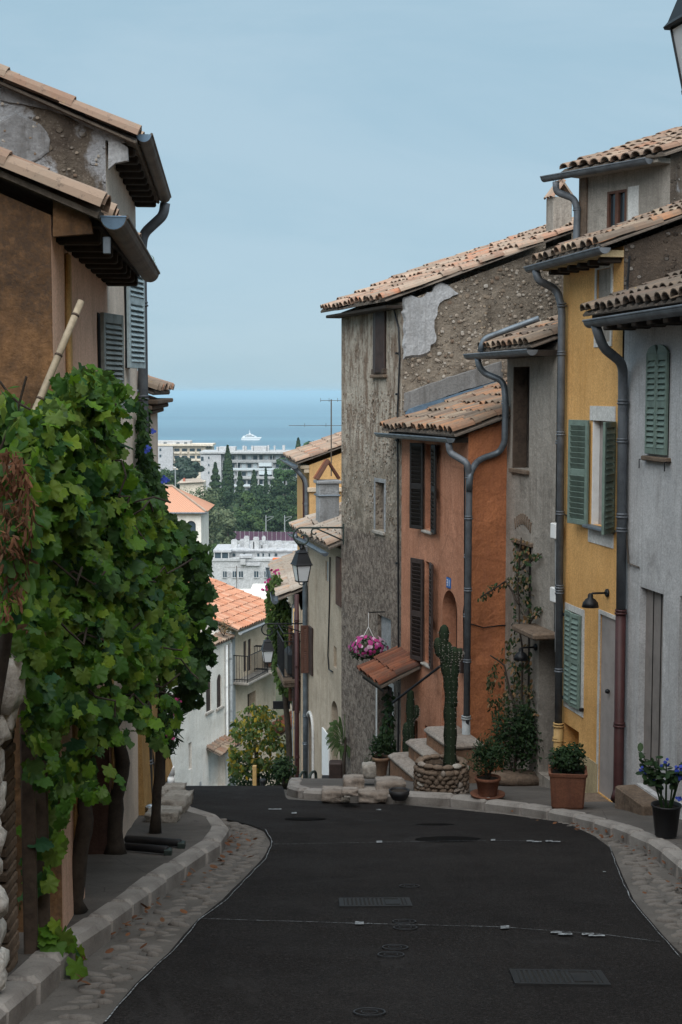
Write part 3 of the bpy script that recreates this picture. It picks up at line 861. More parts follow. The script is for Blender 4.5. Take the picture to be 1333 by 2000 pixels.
def flatpatch(H, pts, plane, mat, name, th=.012, jag=.03, seed=1, step=.06):
    """irregular skin of mortar on a wall; pts in wall (u,z)"""
    P = []
    for (a, b), (c, d) in zip(pts, pts[1:] + pts[:1]):
        L = math.hypot(c-a, d-b); n = max(1, int(L/step))
        for i in range(n):
            t = i/n; u, z = a+(c-a)*t, b+(d-b)*t
            q = noise.noise_vector(Vector((u*7+seed, z*7, seed))); P.append((u+jag*q.x, z+jag*q.y))
    n = len(P); mb = MB()
    cu = sum(p[0] for p in P)/n; cz = sum(p[1] for p in P)/n
    k = .93
    vs = [plane(u, 0, z) for u, z in P] + [plane(cu+(u-cu)*k, th, cz+(z-cz)*k) for u, z in P]
    mb.add(vs, [(i, (i+1) % n, (i+1) % n + n, i+n) for i in range(n)] + [tuple(range(n, 2*n))])
    return mb.build(name, mat, H.e)

P0 = Vector((2.95, 15.0)); DY = R(101)
dvec = lambda a: Vector((math.cos(a), math.sin(a)))
PT = R(19)

# ================================================================== white house (nearest on the right)
A = P0 - dvec(DY)*4.55
HW = House('white_house', 'white rendered house with green arched shutters and taupe door', A, DY, g(12.8))
ugu, zgu = HW.at(1160, 625, .46)
zt = zgu + .10
op_sh = HW.rect(1269, 1308, 690, 888, d=.05); op_dr = HW.rect(1247, 1293, 1152, 1548, d=.09); op_d2 = HW.rect(1324, 1372, 1170, 1585, d=.30)
facade(HW, 'front_wall', m_wwhite, 0, 4.5, -1.6, zt, [op_sh, op_dr, op_d2], seed=2)
panel(HW, op_sh, -.045, m_dark, 'window_back'); panel(HW, op_d2, -.28, m_doord, 'door')
dd = panel(HW, op_dr, -.07, m_doord, 'door')
for k in range(1, 3):
    u = op_dr['u0'] + (op_dr['u1']-op_dr['u0'])*k/3
    MB().box(u-.006, u+.006, -.072, -.064, op_dr['z0']+.02, op_dr['z1']-.02).build('door_joint', m_dark, dd)
MB().bbox(op_dr['u0']-.1, op_dr['u1']+.05, -.16, .22, op_dr['z0']-.5, op_dr['z0']-.02, .015).build('door_step', m_stoneb, HW.e)
w2 = (op_sh['u1']-op_sh['u0'])/2; hs = op_sh['z1']-op_sh['z0']
shutter(HW, op_sh['u0']-.01, op_sh['z0'], w2+.005, hs, 0, m_shgreen, [7, 7], .012, .035, .07, .085)
shutter(HW, op_sh['u1']+.01, op_sh['z0'], -w2-.005, hs, 0, m_shgreen, [7, 7], .012, .035, .07, .085)
MB().bbox(op_sh['u0']-.06, op_sh['u1']+.06, -.02, .06, op_sh['z0']-.07, op_sh['z0']-.02, .01).build('window_sill', m_stoneb, HW.e)
for u in (op_sh['u0']-.07, op_sh['u1']+.07):
    MB().tube([(u, 0, op_sh['z0']-.06), (u, .07, op_sh['z0']-.06), (u, .07, op_sh['z0']-.15)], .006, 5).build('shutter_stay', m_iron, HW.e)
shell(HW, 0, 4.5, -1.6, zt, PT, 5.0, m_rubdk, near=True, far=True)
roof(HW, -.1, 4.62, zgu+.09, .42, PT, 5.4, m_tile_dark, .19, sag=.03)
MB().box(.05, 4.5, .002, .36, zt-.13, zt-.03).build('soffit', m_beam, HW.e)
for i in range(12): MB().bbox(.1+i*.37, .2+i*.37, .002, .33, zt-.20, zt-.131, .01).build('rafter_end', m_beam, HW.e)
gutter(HW, -.1, ugu, .50, zgu+.02, .075, -.03, m_zincd)
q = lambda x, y, yy: (lambda a: (a[0], yy, a[1]))(HW.at(x, y, yy))
downpipe(HW, [q(1163, 632, .50), q(1170, 655, .48), q(1180, 680, .40), q(1217, 710, .10), q(1217, 760, .07), q(1213, 1195, .07)], .050, m_zincd,
         [q(1217, 790, .07), q(1215, 1012, .07)])
downpipe(HW, [q(1213, 1195, .075), q(1208, 1545, .085), q(1203, 1562, .15)], .055, m_redpipe, [q(1213, 1200, .075), q(1210, 1420, .08)], 'lower_pipe')
MB().tube([q(1223, 720, .02), q(1221, 1000, .02), q(1228, 1100, .02), q(1248, 1108, .02)], .009, 5).build('wall_cable', m_zincb, HW.e)

# ================================================================== yellow house
HY = House('yellow_house', 'narrow yellow rendered house with white window trims and green shutters', P0, DY, g(15.9))
LY = 1.83
ugu, zgu = HY.at(1042, 522, .30); unr, znr = HY.at(1190, 484, .30)
zt = (zgu+znr)/2 + .06
o_t = HY.rect(1166, 1194, 525, 668, d=.03); o_m = HY.rect(1156, 1203, 822, 1030, d=.09); o_l = HY.rect(1108, 1137, 1196, 1378, d=.05)
o_d = HY.rect(1171, 1208, 1205, 1562, d=.022); o_c = HY.rect(1101, 1131, 1420, 1478, d=.25)
facade(HY, 'front_wall', m_wyel, 0, LY, -1.3, zt, [o_t, o_m, o_l, o_d, o_c], seed=5)
panel(HY, o_t, -.02, m_wgrey, 'blind_window'); panel(HY, o_m, -.08, m_doorg, 'inner_shutter'); panel(HY, o_l, -.045, m_dark, 'window_back')
dd = panel(HY, o_d, -.012, m_doorg, 'door'); panel(HY, o_c, -.22, m_dark, 'cellar_back')
for o_, w_ in ((o_t, .05), (o_d, .045)): frame(HY, o_, w_, m_trimw, .010, bottom=(o_ is o_t))
a, b, c, e = o_m['u0'], o_m['u1'], o_m['z0'], o_m['z1']
MB().box(a+.02, b+.06, -.002, .010, e, e+.16).build('window_trim', m_trimw, HY.e); MB().box(a+.02, b+.06, -.002, .010, c-.20, c-.03).build('window_trim', m_trimw, HY.e)
MB().bbox(a-.02, b+.02, -.02, .10, c-.035, c, .008).build('window_sill', m_zinc, HY.e)
MB().box(b-.03, b-.002, -.078, -.004, c, e).build('window_jamb', m_white, HY.e)
a, b, c, e = o_l['u0'], o_l['u1'], o_l['z0'], o_l['z1']
frame(HY, o_l, .075, m_trimw, .010)
hs = o_m['z1']-o_m['z0']
shutter(HY, o_m['u0']+.0, o_m['z0']-.02, .36, hs+.02, 140, m_shgreen, [8, 8], .03, .045, .06)
shutter(HY, o_m['u1']+.02, o_m['z0']-.02, -.40, hs+.02, -168, m_shgreen, [8, 8], .05, .05, .06)
w2 = (o_l['u1']-o_l['u0'])/2; hs = o_l['z1']-o_l['z0']
shutter(HY, o_l['u0'], o_l['z0'], w2-.003, hs, 6, m_shgreen, [8, 8], .012, .04, .05); shutter(HY, o_l['u1'], o_l['z0'], -w2+.003, hs, -3, m_shgreen, [8, 8], .012, .04, .05)
for (x, y) in ((1107, 1200), (1106, 1362), (1140, 1386)):
    u, z = HY.at(x, y); MB().bbox(u-.02, u+.02, .0, .05, z-.02, z+.02, .006).build('hinge', m_iron, HY.e)
u, z = HY.at(1191, 1350, -.012); kn = MB().lathe([(.0, .05), (.02, .045), (.028, .02), (.012, 0)], 12, cap=False).build('door_knob', m_iron, dd, True, loc=(u, -.012, z), rot=(R(-90), 0, 0))
# beige plinth with its sloping edge, step
pz = [HY.at(1096, 1440), HY.at(1168, 1492)]
MB().prism([(pz[0][0], -1.3), (pz[1][0]-.02, -1.3), (pz[1][0]-.02, pz[1][1]), (o_c['u0']-.03, HY.at(1131, 1466)[1]), (o_c['u0']-.03, o_c['z0']-.01), (pz[0][0], o_c['z0']-.01)], .002, .012).build('plinth', m_wbeige, HY.e)
MB().bbox(o_d['u0']-.12, o_d['u1']+.04, -.1, .30, o_d['z0']-.7, o_d['z0']-.015, .02).build('door_step', m_stoneb, HY.e)
shell(HY, 0, LY, -1.3, zt, R(20), 4.6, m_rubdk)
roof(HY, -.12, LY+.14, zgu+.055, .30, R(20), 4.8, m_tile_old, .19, sag=.03)
gutter(HY, unr-.02, ugu, .35, zgu-.005, .062, -.0, m_zincd)
MB().box(.0, LY, .002, .26, zt-.12, zt-.05).build('soffit', m_wbeige, HY.e)
for i in range(6): MB().bbox(.05+i*.31, .13+i*.31, .002, .24, zt-.175, zt-.121, .008).build('rafter_end', m_beam, HY.e)
q = lambda x, y, yy: (lambda a: (a[0], yy, a[1]))(HY.at(x, y, yy))
downpipe(HY, [q(1047, 528, .35), q(1052, 548, .33), q(1088, 565, .09), q(1098, 600, .07), q(1091, 1418, .07)], .045, m_zincd, [q(1098, 600, .07), q(1094, 868, .07), q(1093, 1150, .07)])
downpipe(HY, [q(1091, 1418, .07), q(1089, 1512, .07)], .056, m_ochpipe, [q(1091, 1420, .07), q(1090, 1448, .07)], 'lower_pipe')
MB().tube([q(1103, 1005, .01), q(1110, 1008, .02), q(1128, 1017, .02), q(1150, 1030, .02), q(1200, 1036, .02)], .007, 5).build('wall_cable', m_iron, HY.e)
MB().tube([q(1230, 500, .03), q(1226, 560, .03), q(1228, 640, .03)], .012, 6).build('wall_cable', m_iron, HY.e)
# chimney-like wall and little roof beside the yellow house, over the grey roof
# ================================================================== grey house
DG = R(103)
HG = House('grey_house', 'grey rough rendered house with bricked arch and creeper over its doorway', (2.548, 16.84), DG, g(17.6))
LG = 1.74
ugu, zgu = HG.at(921, 693, .36); unr, znr = HG.at(1055, 684, .30)
zt = (zgu+znr)/2 + .10
o_w = HG.rect(1003, 1034, 716, 916, d=.22); o_d = HG.rect(1003, 1036, 1062, 1500, d=.22); o_k = HG.rect(1052, 1084, 1242, 1520, d=.30)
facade(HG, 'front_wall', m_wgrey, 0, LG, -1.5, zt, [o_w, o_d, o_k], seed=9)
panel(HG, o_w, -.20, m_shbrown, 'window_back'); panel(HG, o_d, -.20, m_dark, 'door'); panel(HG, o_k, -.26, m_wood, 'door')
MB().bbox(o_w['u0']-.03, o_w['u1']+.03, -.1, .05, o_w['z0']-.06, o_w['z0']-.004, .01).build('window_sill', m_stoneb, HG.e)
MB().bbox(o_w['u1']-.03, o_w['u1']-.003, -.18, .01, o_w['z0'], o_w['z1'], .006).build('window_jamb', m_wood, HG.e)
MB().bbox(o_d['u0']-.06, o_d['u1']+.05, -.1, .035, o_d['z1']-.01, o_d['z1']+.05, .012).build('lintel', m_stoneb, HG.e)
for i in range(9):                                           # relieving arch of bricks on end
    t = (i+.5)/9; u = o_d['u0'] + (o_d['u1']-o_d['u0'])*t; z = o_d['z1'] + .22 + .10*math.sin(math.pi*t)
    inst('brick', MB().bbox(-.018, .018, -.012, .010, -.07, .07, .004).mesh('brick', m_stoneb), HG.e, (u, 0, z), (0, R((t-.5)*34), 0))
u, z = HG.at(1052, 1222); MB().bbox(o_k['u0']-.05, o_k['u1']+.18, -.05, .30, o_k['z1']+.01, o_k['z1']+.09, .02).build('door_canopy', m_stoneb, HG.e)
shell(HG, 0, LG, -1.5, zt, PT, 1.95, m_wgrey, near=False)
roof(HG, -.03, LG+.10, zgu+.06, .34, PT, 2.3, m_tile_old, .185, sag=.02)
gutter(HG, unr-.02, ugu, .40, zgu+.0, .068, .0, m_zincd)
MB().box(0, LG, .002, .30, zt-.16, zt-.09).build('soffit', m_beam, HG.e)
q = lambda x, y, yy: (lambda a: (a[0], yy, a[1]))(HG.at(x, y, yy))
downpipe(HG, [q(1053, 622, -.25), q(990, 645, .1), q(945, 662, .36), q(938, 688, .40)], .038, m_zinc, [], 'roof_pipe')
u, zz = HG.at(1074, 640, -.5)
MB().bbox(.02, .34, -1.0, -.35, zt+.0, zt+1.02, .01).build('chimney', m_wwhite, HG.e)
MB().bbox(-.0, .38, -1.04, -.30, zt+.16, zt+.24, .02).build('lead_flashing', m_lead, HG.e)
for (x0, x1, y0, y1) in ((1075, 1085, 1022, 1052), (1074, 1086, 1148, 1176)):
    r_ = HG.rect(x0, x1, y0, y1, .08); bx_ = MB().bbox(r_['u0'], r_['u1'], .0, .08, r_['z0'], r_['z1'], .008).build('meter_box', m_white, HG.e)
    MB().tube([((r_['u0']+r_['u1'])/2, .04, r_['z0']), ((r_['u0']+r_['u1'])/2, .03, r_['z0']-.6)], .012, 6).build('wall_cable', m_greypipe, HG.e)

# ================================================================== orange house
DO = R(105)
HO = House('orange_house', 'orange rendered house with dark louvred shutters and an arched door', (1.646, 18.38), DO, g(19.5)+.1)
LO = 2.88
ufa, zfa = HO.at(748, 842, .22); unr, znr = HO.at(884, 858, .26)
zt = (zfa+znr)/2 + .06
o_u = HO.rect(832, 848, 868, 1034, d=.22); o_l = HO.rect(831, 845, 1098, 1294, d=.20); o_d = HO.rect(864, 893, 1153, 1450, d=.22, arch=.30)
o_v = HO.rect(792, 816, 1400, 1478, d=.2); o_s = HO.rect(830, 838, 1418, 1444, d=.12)
facade(HO, 'front_wall', m_worg, 0, LO, -1.6, zt, [o_u, o_l, o_d, o_v, o_s], seed=12)
panel(HO, o_u, -.20, m_shbrown, 'window_back'); panel(HO, o_l, -.18, m_dark, 'window_back'); panel(HO, o_d, -.20, m_shred, 'door')
panel(HO, o_v, -.18, m_dark, 'cellar_back'); panel(HO, o_s, -.1, m_dark, 'vent_back')
hs = o_u['z1']-o_u['z0']; ww = (o_u['u1']-o_u['u0'])/2
shutter(HO, o_u['u0'], o_u['z0']-.02, .30, hs+.03, 172, m_shdark, [9, 9], .05, .04, .05); shutter(HO, o_u['u1'], o_u['z0']-.02, -.30, hs+.03, -160, m_shdark, [9, 9], .05, .04, .05)
hs = o_l['z1']-o_l['z0']; ww = (o_l['u1']-o_l['u0'])/2
shutter(HO, o_l['u0']+.01, o_l['z0']-.02, .29, hs+.04, 168, m_shbrown, [10, 12], .05, .045, .06); shutter(HO, o_l['u1']-.01, o_l['z0']-.02, -.31, hs+.04, -164, m_shbrown, [10, 12], .05, .045, .06)
for o_ in (o_u, o_l): MB().bbox(o_['u0']-.04, o_['u1']+.04, -.05, .06, o_['z0']-.06, o_['z0']-.021, .01).build('window_sill', m_stonew, HO.e)
# number plate 31
u, z = HO.at(877.5, 1138)
pn = MB().bbox(-.085, .085, 0, .012, -.072, .072, .01).build('number_plate', m_blueplate, HO.e, loc=(u, 0, z)); pn['label'] = 'blue enamel plate with white number 31'
def digit(segs, x0):
    W, Hh, t = .045, .085, .012; mb = MB()
    S = {'t': (0, W, Hh-t, Hh), 'm': (0, W, Hh/2-t/2, Hh/2+t/2), 'b': (0, W, 0, t), 'tr': (W-t, W, Hh/2+t/2, Hh-t), 'br': (W-t, W, t, Hh/2-t/2), 'r': (W-t, W, 0, Hh)}
    for s_ in segs: x, X_, a, b = S[s_]; mb.box(x0+x, x0+X_, .0125, .0145, a-Hh/2, b-Hh/2)
    return mb
# the front is read from outside, so local -X is to the reader's right
m3 = digit(['t', 'm', 'b', 'tr', 'br'], 0); m3.v = [(-(x)+.055, y, z) for x, y, z in m3.v]; m3.build('digit', m_white, pn)
m1 = digit(['r'], 0); m1.v = [(-(x)-.01, y, z) for x, y, z in m1.v]; m1.build('digit', m_white, pn)
r_ = HO.rect(890, 900, 1268, 1313, .09); MB().bbox(r_['u0'], r_['u1'], 0, .09, r_['z0'], r_['z1'], .01).build('letter_box', m_shbrown, HO.e)
shell(HO, 0, LO, -1.6, zt, PT, 1.9, m_worgd, far=False, amp=.03)
roof(HO, -.14, LO+.25, zt-.005, .24, PT, 2.15, m_tile_old, .185, sag=.04, jit=1.5)
gutter(HO, unr-.02, ufa, .29, (znr+zfa)/2+.0, .058, -.02, m_zinc)
MB().box(0, LO, .002, .2, zt-.12, zt-.055).build('soffit', m_beam, HO.e)
q = lambda x, y, yy: (lambda a: (a[0], yy, a[1]))(HO.at(x, y, yy))
qs = lambda x, y, u: (lambda a: (u, a[0], a[1]))(HO.atu(x, y, u))
downpipe(HO, [q(877, 864, .29), q(879, 884, .27), q(914, 905, .11), q(917, 930, .08), q(911, 1480, .07)], .044, m_zincd, [q(917, 935, .08), q(914, 1090, .075), q(913, 1206, .075)])
downpipe(HO, [q(911, 1400, .072), q(911, 1524, .075), q(910, 1534, .11)], .055, m_greypipe, [q(911, 1405, .072)], 'lower_pipe')
g2w = lambda p: HO.Mi @ (HG.e.matrix_basis @ Vector(p))
HG.e.matrix_basis = Matrix.Translation(HG.e.location) @ Matrix.Rotation(DG, 4, 'Z')
pg = lambda x, y, yy: tuple(g2w((lambda a: (a[0], yy, a[1]))(HG.at(x, y, yy))))
downpipe(HO, [pg(933, 695, .40), pg(936, 716, .38), pg(948, 730, .30), pg(984, 744, .10), pg(988, 780, .08), pg(986, 865, .08), qs(975, 884, -.06), qs(934, 898, -.06), q(918, 925, .085), q(917, 960, .08)], .042, m_zinc, [pg(987, 790, .08)], 'swan_neck_pipe')
MB().tube([q(908, 905, .015), q(908, 1180, .015), q(906, 1195, .03), q(907, 1300, .02)], .010, 5).build('wall_cable', m_iron, HO.e)
MB().tube([qs(918, 1218, -.01), qs(945, 1226, -.02), qs(975, 1222, -.01), qs(990, 1221, -.01)], .008, 5).build('wall_cable', m_iron, HO.e)

# tiled canopy with its brace, over the street-level doorway
ua, za = HO.at(701, 1314, .62); ub, zb = HO.at(742, 1341, .62)
e_ = HO.e.location
CN = thing('tiled_canopy', 'small rusty tiled canopy on a black brace over the doorway', 'canopy', (e_.x, e_.y, e_.z), DO)
class _N: pass
hc = _N(); hc.e = CN
zc = (za+zb)/2 + .03
roof(hc, min(ua, ub)-.03, max(ua, ub)+.03, zc, .62, R(24), .60, m_tile_rust, .16, .05, sag=.01, expo=.30)
MB().tube([q(862, 1300, .02), q(768, 1372, .52)], .018, 8).build('brace', m_iron, CN)
MB().box(min(ua, ub), max(ua, ub), .50, .56, zc-.12, zc-.071).build('rail', m_beam, CN)
MB().tube([q(779, 1352, .40), q(778, 1478, .40)], .016, 6).build('post', m_iron, CN)

# ================================================================== tall stone house
DT = R(108)
HT = House('tall_stone_house', 'tall weathered stone house with flaking grey render and long tiled roof', (.903, 21.15), DT, g(22.5)+.1)
LT = 2.90
zt = HT.at(785, 590)[1]
o_t = HT.rect(732, 755, 607, 728, d=.08); o_m = HT.rect(734, 752, 942, 1036, d=.14); o_n = HT.rect(738, 764, 1205, 1290, d=.08); o_d = HT.rect(738, 768, 1335, 1490, d=.2)
facade(HT, 'front_wall', m_tall, 0, LT, -1.5, zt, [o_t, o_m, o_n, o_d], .025, .22, seed=21)
panel(HT, o_t, -.05, m_dark, 'window_back'); panel(HT, o_m, -.12, m_doord, 'boarding'); panel(HT, o_n, -.06, m_mortar, 'blind_niche'); panel(HT, o_d, -.18, m_shbrown, 'door')
hs = o_t['z1']-o_t['z0']; ww = (o_t['u1']-o_t['u0'])/2
for u, s_ in ((o_t['u0'], 1), (o_t['u1'], -1)):
    sh = MB().bbox(0, s_*ww-.004*s_, 0, .03, 0, hs, .004) if s_ > 0 else MB().bbox(-ww+.004, 0, 0, .03, 0, hs, .004)
    sh_ = sh.build('shutter', m_shbrown, HT.e, loc=(u, .005 if s_ > 0 else .0, o_t['z0']), rot=(0, 0, R(10*s_)))
MB().bbox(o_t['u0']-.05, o_t['u1']+.05, -.02, .07, o_t['z0']-.08, o_t['z0']-.03, .01).build('window_sill', m_stoneb, HT.e)
MB().bbox(o_t['u0']-.02, o_t['u1']+.02, -.02, .05, o_t['z0']-.02, o_t['z0']+.06, .006).build('shutter_rail', m_wood, HT.e)
MB().bbox(o_m['u0']-.05, o_m['u1']+.05, -.02, .05, o_m['z0']-.06, o_m['z0']-.005, .01).build('window_sill', m_stonew, HT.e)
frame(HT, o_m, .06, m_mortar, .010, bottom=False); frame(HT, o_d, .06, m_trimw, .012, bottom=False)
idp = lambda u, y, z: (u, y, z)
f_ = lambda *p: [HT.at(x, y) for x, y in p]
flatpatch(HT, f_((736, 1185), (745, 1178), (768, 1195), (772, 1262), (758, 1290), (742, 1280), (734, 1230)), idp, m_mortar, 'mortar_patch', .006, .05, 4) if False else None
def zt_t(yy): return zt + (-yy)*math.tan(R(20))
shell(HT, 0, LT, -1.5, zt, R(20), 4.2, m_rubble, amp=.04)
gp = lambda q_, y, z: (-.0 - y, -q_, z)                      # near gable plane: q_ = distance back
k_ = lambda *p: [(-HT.atu(x, y, 0)[0], HT.atu(x, y, 0)[1]) for x, y in p]
flatpatch(HT, k_((786, 585), (830, 575), (862, 548), (880, 560), (895, 570), (860, 590), (850, 625), (852, 660), (838, 690), (790, 698)), gp, m_mortar, 'mortar_patch', .045, .06, 3, .035)
flatpatch(HT, k_((790, 768), (880, 735), (980, 705), (982, 740), (900, 765), (800, 800), (788, 805)), gp, m_flash, 'flashing_band', .03, .015, 8)
flatpatch(HT, k_((792, 800), (900, 766), (982, 741), (982, 752), (900, 778), (792, 812)), gp, m_lead, 'lead_flashing', .05, .008, 9)
pebbles(HT, 900, gp, (.05, 3.6), (5.2, 8.4), 5, m_peb, (.012, .03), lambda u, z: z < zt_t(-u)-.05)
pebbles(HT, 650, idp, (.05, LT-.05), (4.1, 6.3), 6, m_peb, (.008, .02), lambda u, z: not any(o['u0']-.04 < u < o['u1']+.04 and o['z0']-.1 < z < o['z1']+.04 for o in (o_t, o_m, o_n, o_d)))
roof(HT, -.10, LT+.22, zt+.03, .30, R(20), 3.9, m_tile_red, .19, sag=.05, jit=1.5)
MB().bbox(-.02, LT+.05, .002, .26, zt-.10, zt-.05, .01).build('soffit', m_beam, HT.e)
q = lambda x, y, yy: (lambda a: (a[0], yy, a[1]))(HT.at(x, y, yy))
MB().tube([q(757, 592, .03), q(770, 605, .03), q(779, 640, .03), q(781, 700, .03), q(777, 800, .03), q(778, 1060, .03), q(779, 1330, .03)], .014, 6).build('wall_cable', m_iron, HT.e)
for y in (690, 770, 860, 1100): MB().bbox(-.02, .02, 0, .05, -.015, .015, .004).build('cable_clip', m_iron, HT.e, loc=q(779, y, .0))
# chimney on the ridge, tiled cap
CH = thing('chimney', 'grey rendered chimney with slanted tile cap behind the stone house roof', 'chimney', (3.40, 22.5, 4.05), DT)
MB().bbox(-.13, .13, -.16, .16, -.6, .52, .01).build('stack', m_wgrey, CH)
for s_ in (-1, 1):
    for k in range(3):
        inst('cap_tile', tile_mesh('cap_tile', m_tile_red, .34, .06, .055), CH, (-.10+.10*k, s_*.17, .50), (R(-52)*1, 0, 0) if s_ > 0 else (R(-52), 0, R(180)))

# ================================================================== cream house further down
DC = R(102)
HC = House('cream_house', 'cream stained rendered house with pointed arch door and white notice', (.06, 24.1), DC, g(25.8)+.05)
LC = 3.4
ufa, zfa = HC.at(577, 1042, .24); zgu = zfa
zt = zgu + .02
o_a = HC.rect(602, 614, 1392, 1545, d=.16, arch=.40, point=.8); o_b = HC.rect(648, 661, 1370, 1535, d=.2, arch=.22); o_s = HC.rect(652, 658, 1263, 1304, d=.12); o_g = HC.rect(636, 642, 1096, 1136, d=.05)
facade(HC, 'front_wall', m_wcream, 0, LC, -1.6, zt, [o_a, o_b, o_s, o_g], .02, seed=31)
panel(HC, o_a, -.14, m_doorg, 'door'); panel(HC, o_b, -.18, m_shbrown, 'door'); panel(HC, o_s, -.1, m_wbeige, 'window_back'); panel(HC, o_g, -.03, m_greypipe, 'window_back')
r_ = HC.rect(632, 645, 1428, 1520); MB().bbox(r_['u0'], r_['u1'], 0, .03, r_['z0'], r_['z1'], .005).build('notice_board', m_white, HC.e)
r_ = HC.rect(593, 607, 1216, 1308); shutter(HC, r_['u0']+.05, r_['z0'], .17, r_['z1']-r_['z0'], 80, m_shred, [10, 10], .01, .06, .06)
MB().bbox(r_['u0']-.28, r_['u0']+.02, .0, .04, r_['z0'], r_['z1'], .01).build('shutter', m_shbrown, HC.e)
r_ = HC.rect(661, 667, 1088, 1182); MB().bbox(r_['u0']-.2, r_['u1'], .0, .05, r_['z0'], r_['z1'], .01).build('shutter', m_shred, HC.e)
for o_ in (o_a,):
    mb = MB(); n = 12; a, b = o_['u0'], o_['u1']
    P = []
    for k in range(n+1):
        qq = math.pi*(1-k/n); P.append(((a+b)/2 + (b-a)/2*math.cos(qq), .015, o_['z1']-.40+.40*math.sin(qq)**.8))
    mb.tube([(a, .015, o_['z0'])] + P + [(b, .015, o_['z0'])], .035, 6).build('arch_trim', m_trimw, HC.e)
shell(HC, 0, LC, -1.6, zt, R(21), 3.4, m_wcream, near=False)
roof(HC, 0, LC+.2, zt+.07, .28, R(21), 3.2, m_tile_pale, .19, sag=.04, jit=1.8)
gutter(HC, 0.02, ufa, .33, zgu, .06, 0, m_zinc)
q = lambda x, y, yy: (lambda a: (a[0], yy, a[1]))(HC.at(x, y, yy))
downpipe(HC, [q(577, 1046, .33), q(578, 1052, .30), q(592, 1070, .10), q(596, 1085, .06), q(597, 1400, .06), q(597, 1530, .06)], .05, m_zinc, [q(597, 1300, .06), q(597, 1400, .06)])
MB().tube([q(645, 1088, .02), q(644, 1180, .02), q(641, 1280, .02), q(643, 1308, .02), q(650, 1312, .02)], .013, 5).build('wall_cable', m_iron, HC.e)
c_ = HC.e.matrix_basis if False else None
p = at_y(640, 975, 26.6)
CH2 = thing('chimney', 'whitewashed chimney with a tile tent cap on the cream house', 'chimney', (p.x, p.y, p.z), DC)
MB().bbox(-.17, .17, -.19, .19, -.55, .30, .012).bbox(-.21, .21, -.23, .23, .30, .36, .01).build('stack', m_mortar, CH2)
MB().tube([(-.2, -.2, .08), (.2, -.2, .08), (.2, .21, .08), (-.2, .21, .08), (-.2, -.2, .08)], .02, 4).build('metal_band', m_zinc, CH2)
tmc = tile_mesh('cap_tile', m_tile_rust, .42, .07, .06)
for k in range(3): inst('cap_tile', tmc, CH2, (-.12+.12*k, .2, .37), (R(-58), 0, 0))
inst('cap_tile', tmc, CH2, (0, -.20, .37), (R(-58), 0, R(180)))

# ================================================================== upper grey house (top right)
DU = R(125)
HU = House('upper_house', 'pale grey upper house with small brown window above the yellow roof', (4.26, 18.7), DU, g(19.3))
LU = 1.62
ufa, zfa = HU.at(1066, 348, .30); unr, znr = HU.at(1274, 300, .28)
zt = (zfa+znr)/2 + .04
o_w = HU.rect(1186, 1224, 372, 455, d=.06)
facade(HU, 'front_wall', m_wgrey, 0, LU, -.5, zt, [o_w], seed=41)
panel(HU, o_w, -.04, m_glass, 'window_pane')
mb = MB(); a, b, c, e = o_w['u0'], o_w['u1'], o_w['z0'], o_w['z1']; t = .035
for (x0, x1, z0, z1) in ((a, a+t, c, e), (b-t, b, c, e), (a+t, b-t, e-t, e), (a+t, b-t, c, c+t), ((a+b)/2-.03, (a+b)/2+.03, c+t, e-t)): mb.box(x0, x1, -.039, .002, z0, z1)
mb.build('window_frame', m_shred, HU.e)
MB().box(a-.22, a-.03, -.002, .008, c-.1, e+.02).build('trim', m_trimw, HU.e)
MB().bbox(LU-.13, LU+.02, -.02, .035, -.5, zt-.02, .01).build('pilaster', m_stoneb, HU.e)
shell(HU, 0, LU, -.5, zt, R(18), 3.5, m_rubl)
roof(HU, -.16, LU+.12, zfa+.055, .28, R(18), 3.8, m_tile_mid, .19, sag=.03)
gutter(HU, unr, ufa, .33, zfa+.01, .07, 0, m_zincd)
MB().box(0, LU, .002, .24, zt-.11, zt-.045).build('soffit', m_wgrey, HU.e)
q = lambda x, y, yy: (lambda a: (a[0], yy, a[1]))(HU.at(x, y, yy))
downpipe(HU, [q(1086, 355, .33), q(1087, 375, .30), q(1122, 388, .10), q(1128, 410, .075), q(1126, 470, .075), q(1125, 600, .075)], .047, m_zincd, [q(1127, 412, .075)])
MB().prism([(-.02, zt-1.05), (-.02, zt-.62), (.32, zt-1.05)], .0, .03).build('lead_flashing', m_lead, HU.e)

# ================================================================== near right house carrying the lantern, lengthened uphill out of view for shade
HN = House('near_house', 'plain ochre house at the near right carrying the lantern bracket', (3.35, -9.0), R(90), g(2))
o1 = dict(u0=1.2, u1=2.0, z0=1.2, z1=2.5, d=.15); o2 = dict(u0=3.4, u1=4.3, z0=-.6, z1=1.6, d=.2)
facade(HN, 'front_wall', m_wochre, 0, 18.0, -3, 5.6, [o1, o2], seed=51)
panel(HN, o1, -.13, m_glass, 'window_pane'); panel(HN, o2, -.18, m_doord, 'door')
shutter(HN, 1.2, 1.2, .4, 1.3, 172, m_shgreen, [8, 8], .05); shutter(HN, 2.0, 1.2, -.4, 1.3, -172, m_shgreen, [8, 8], .05)
shell(HN, 0, 18, -3, 5.6, PT, 4.0, m_wochre)
roof(HN, -.1, 18.1, 5.65, .3, PT, 4.4, m_tile_old, .22)

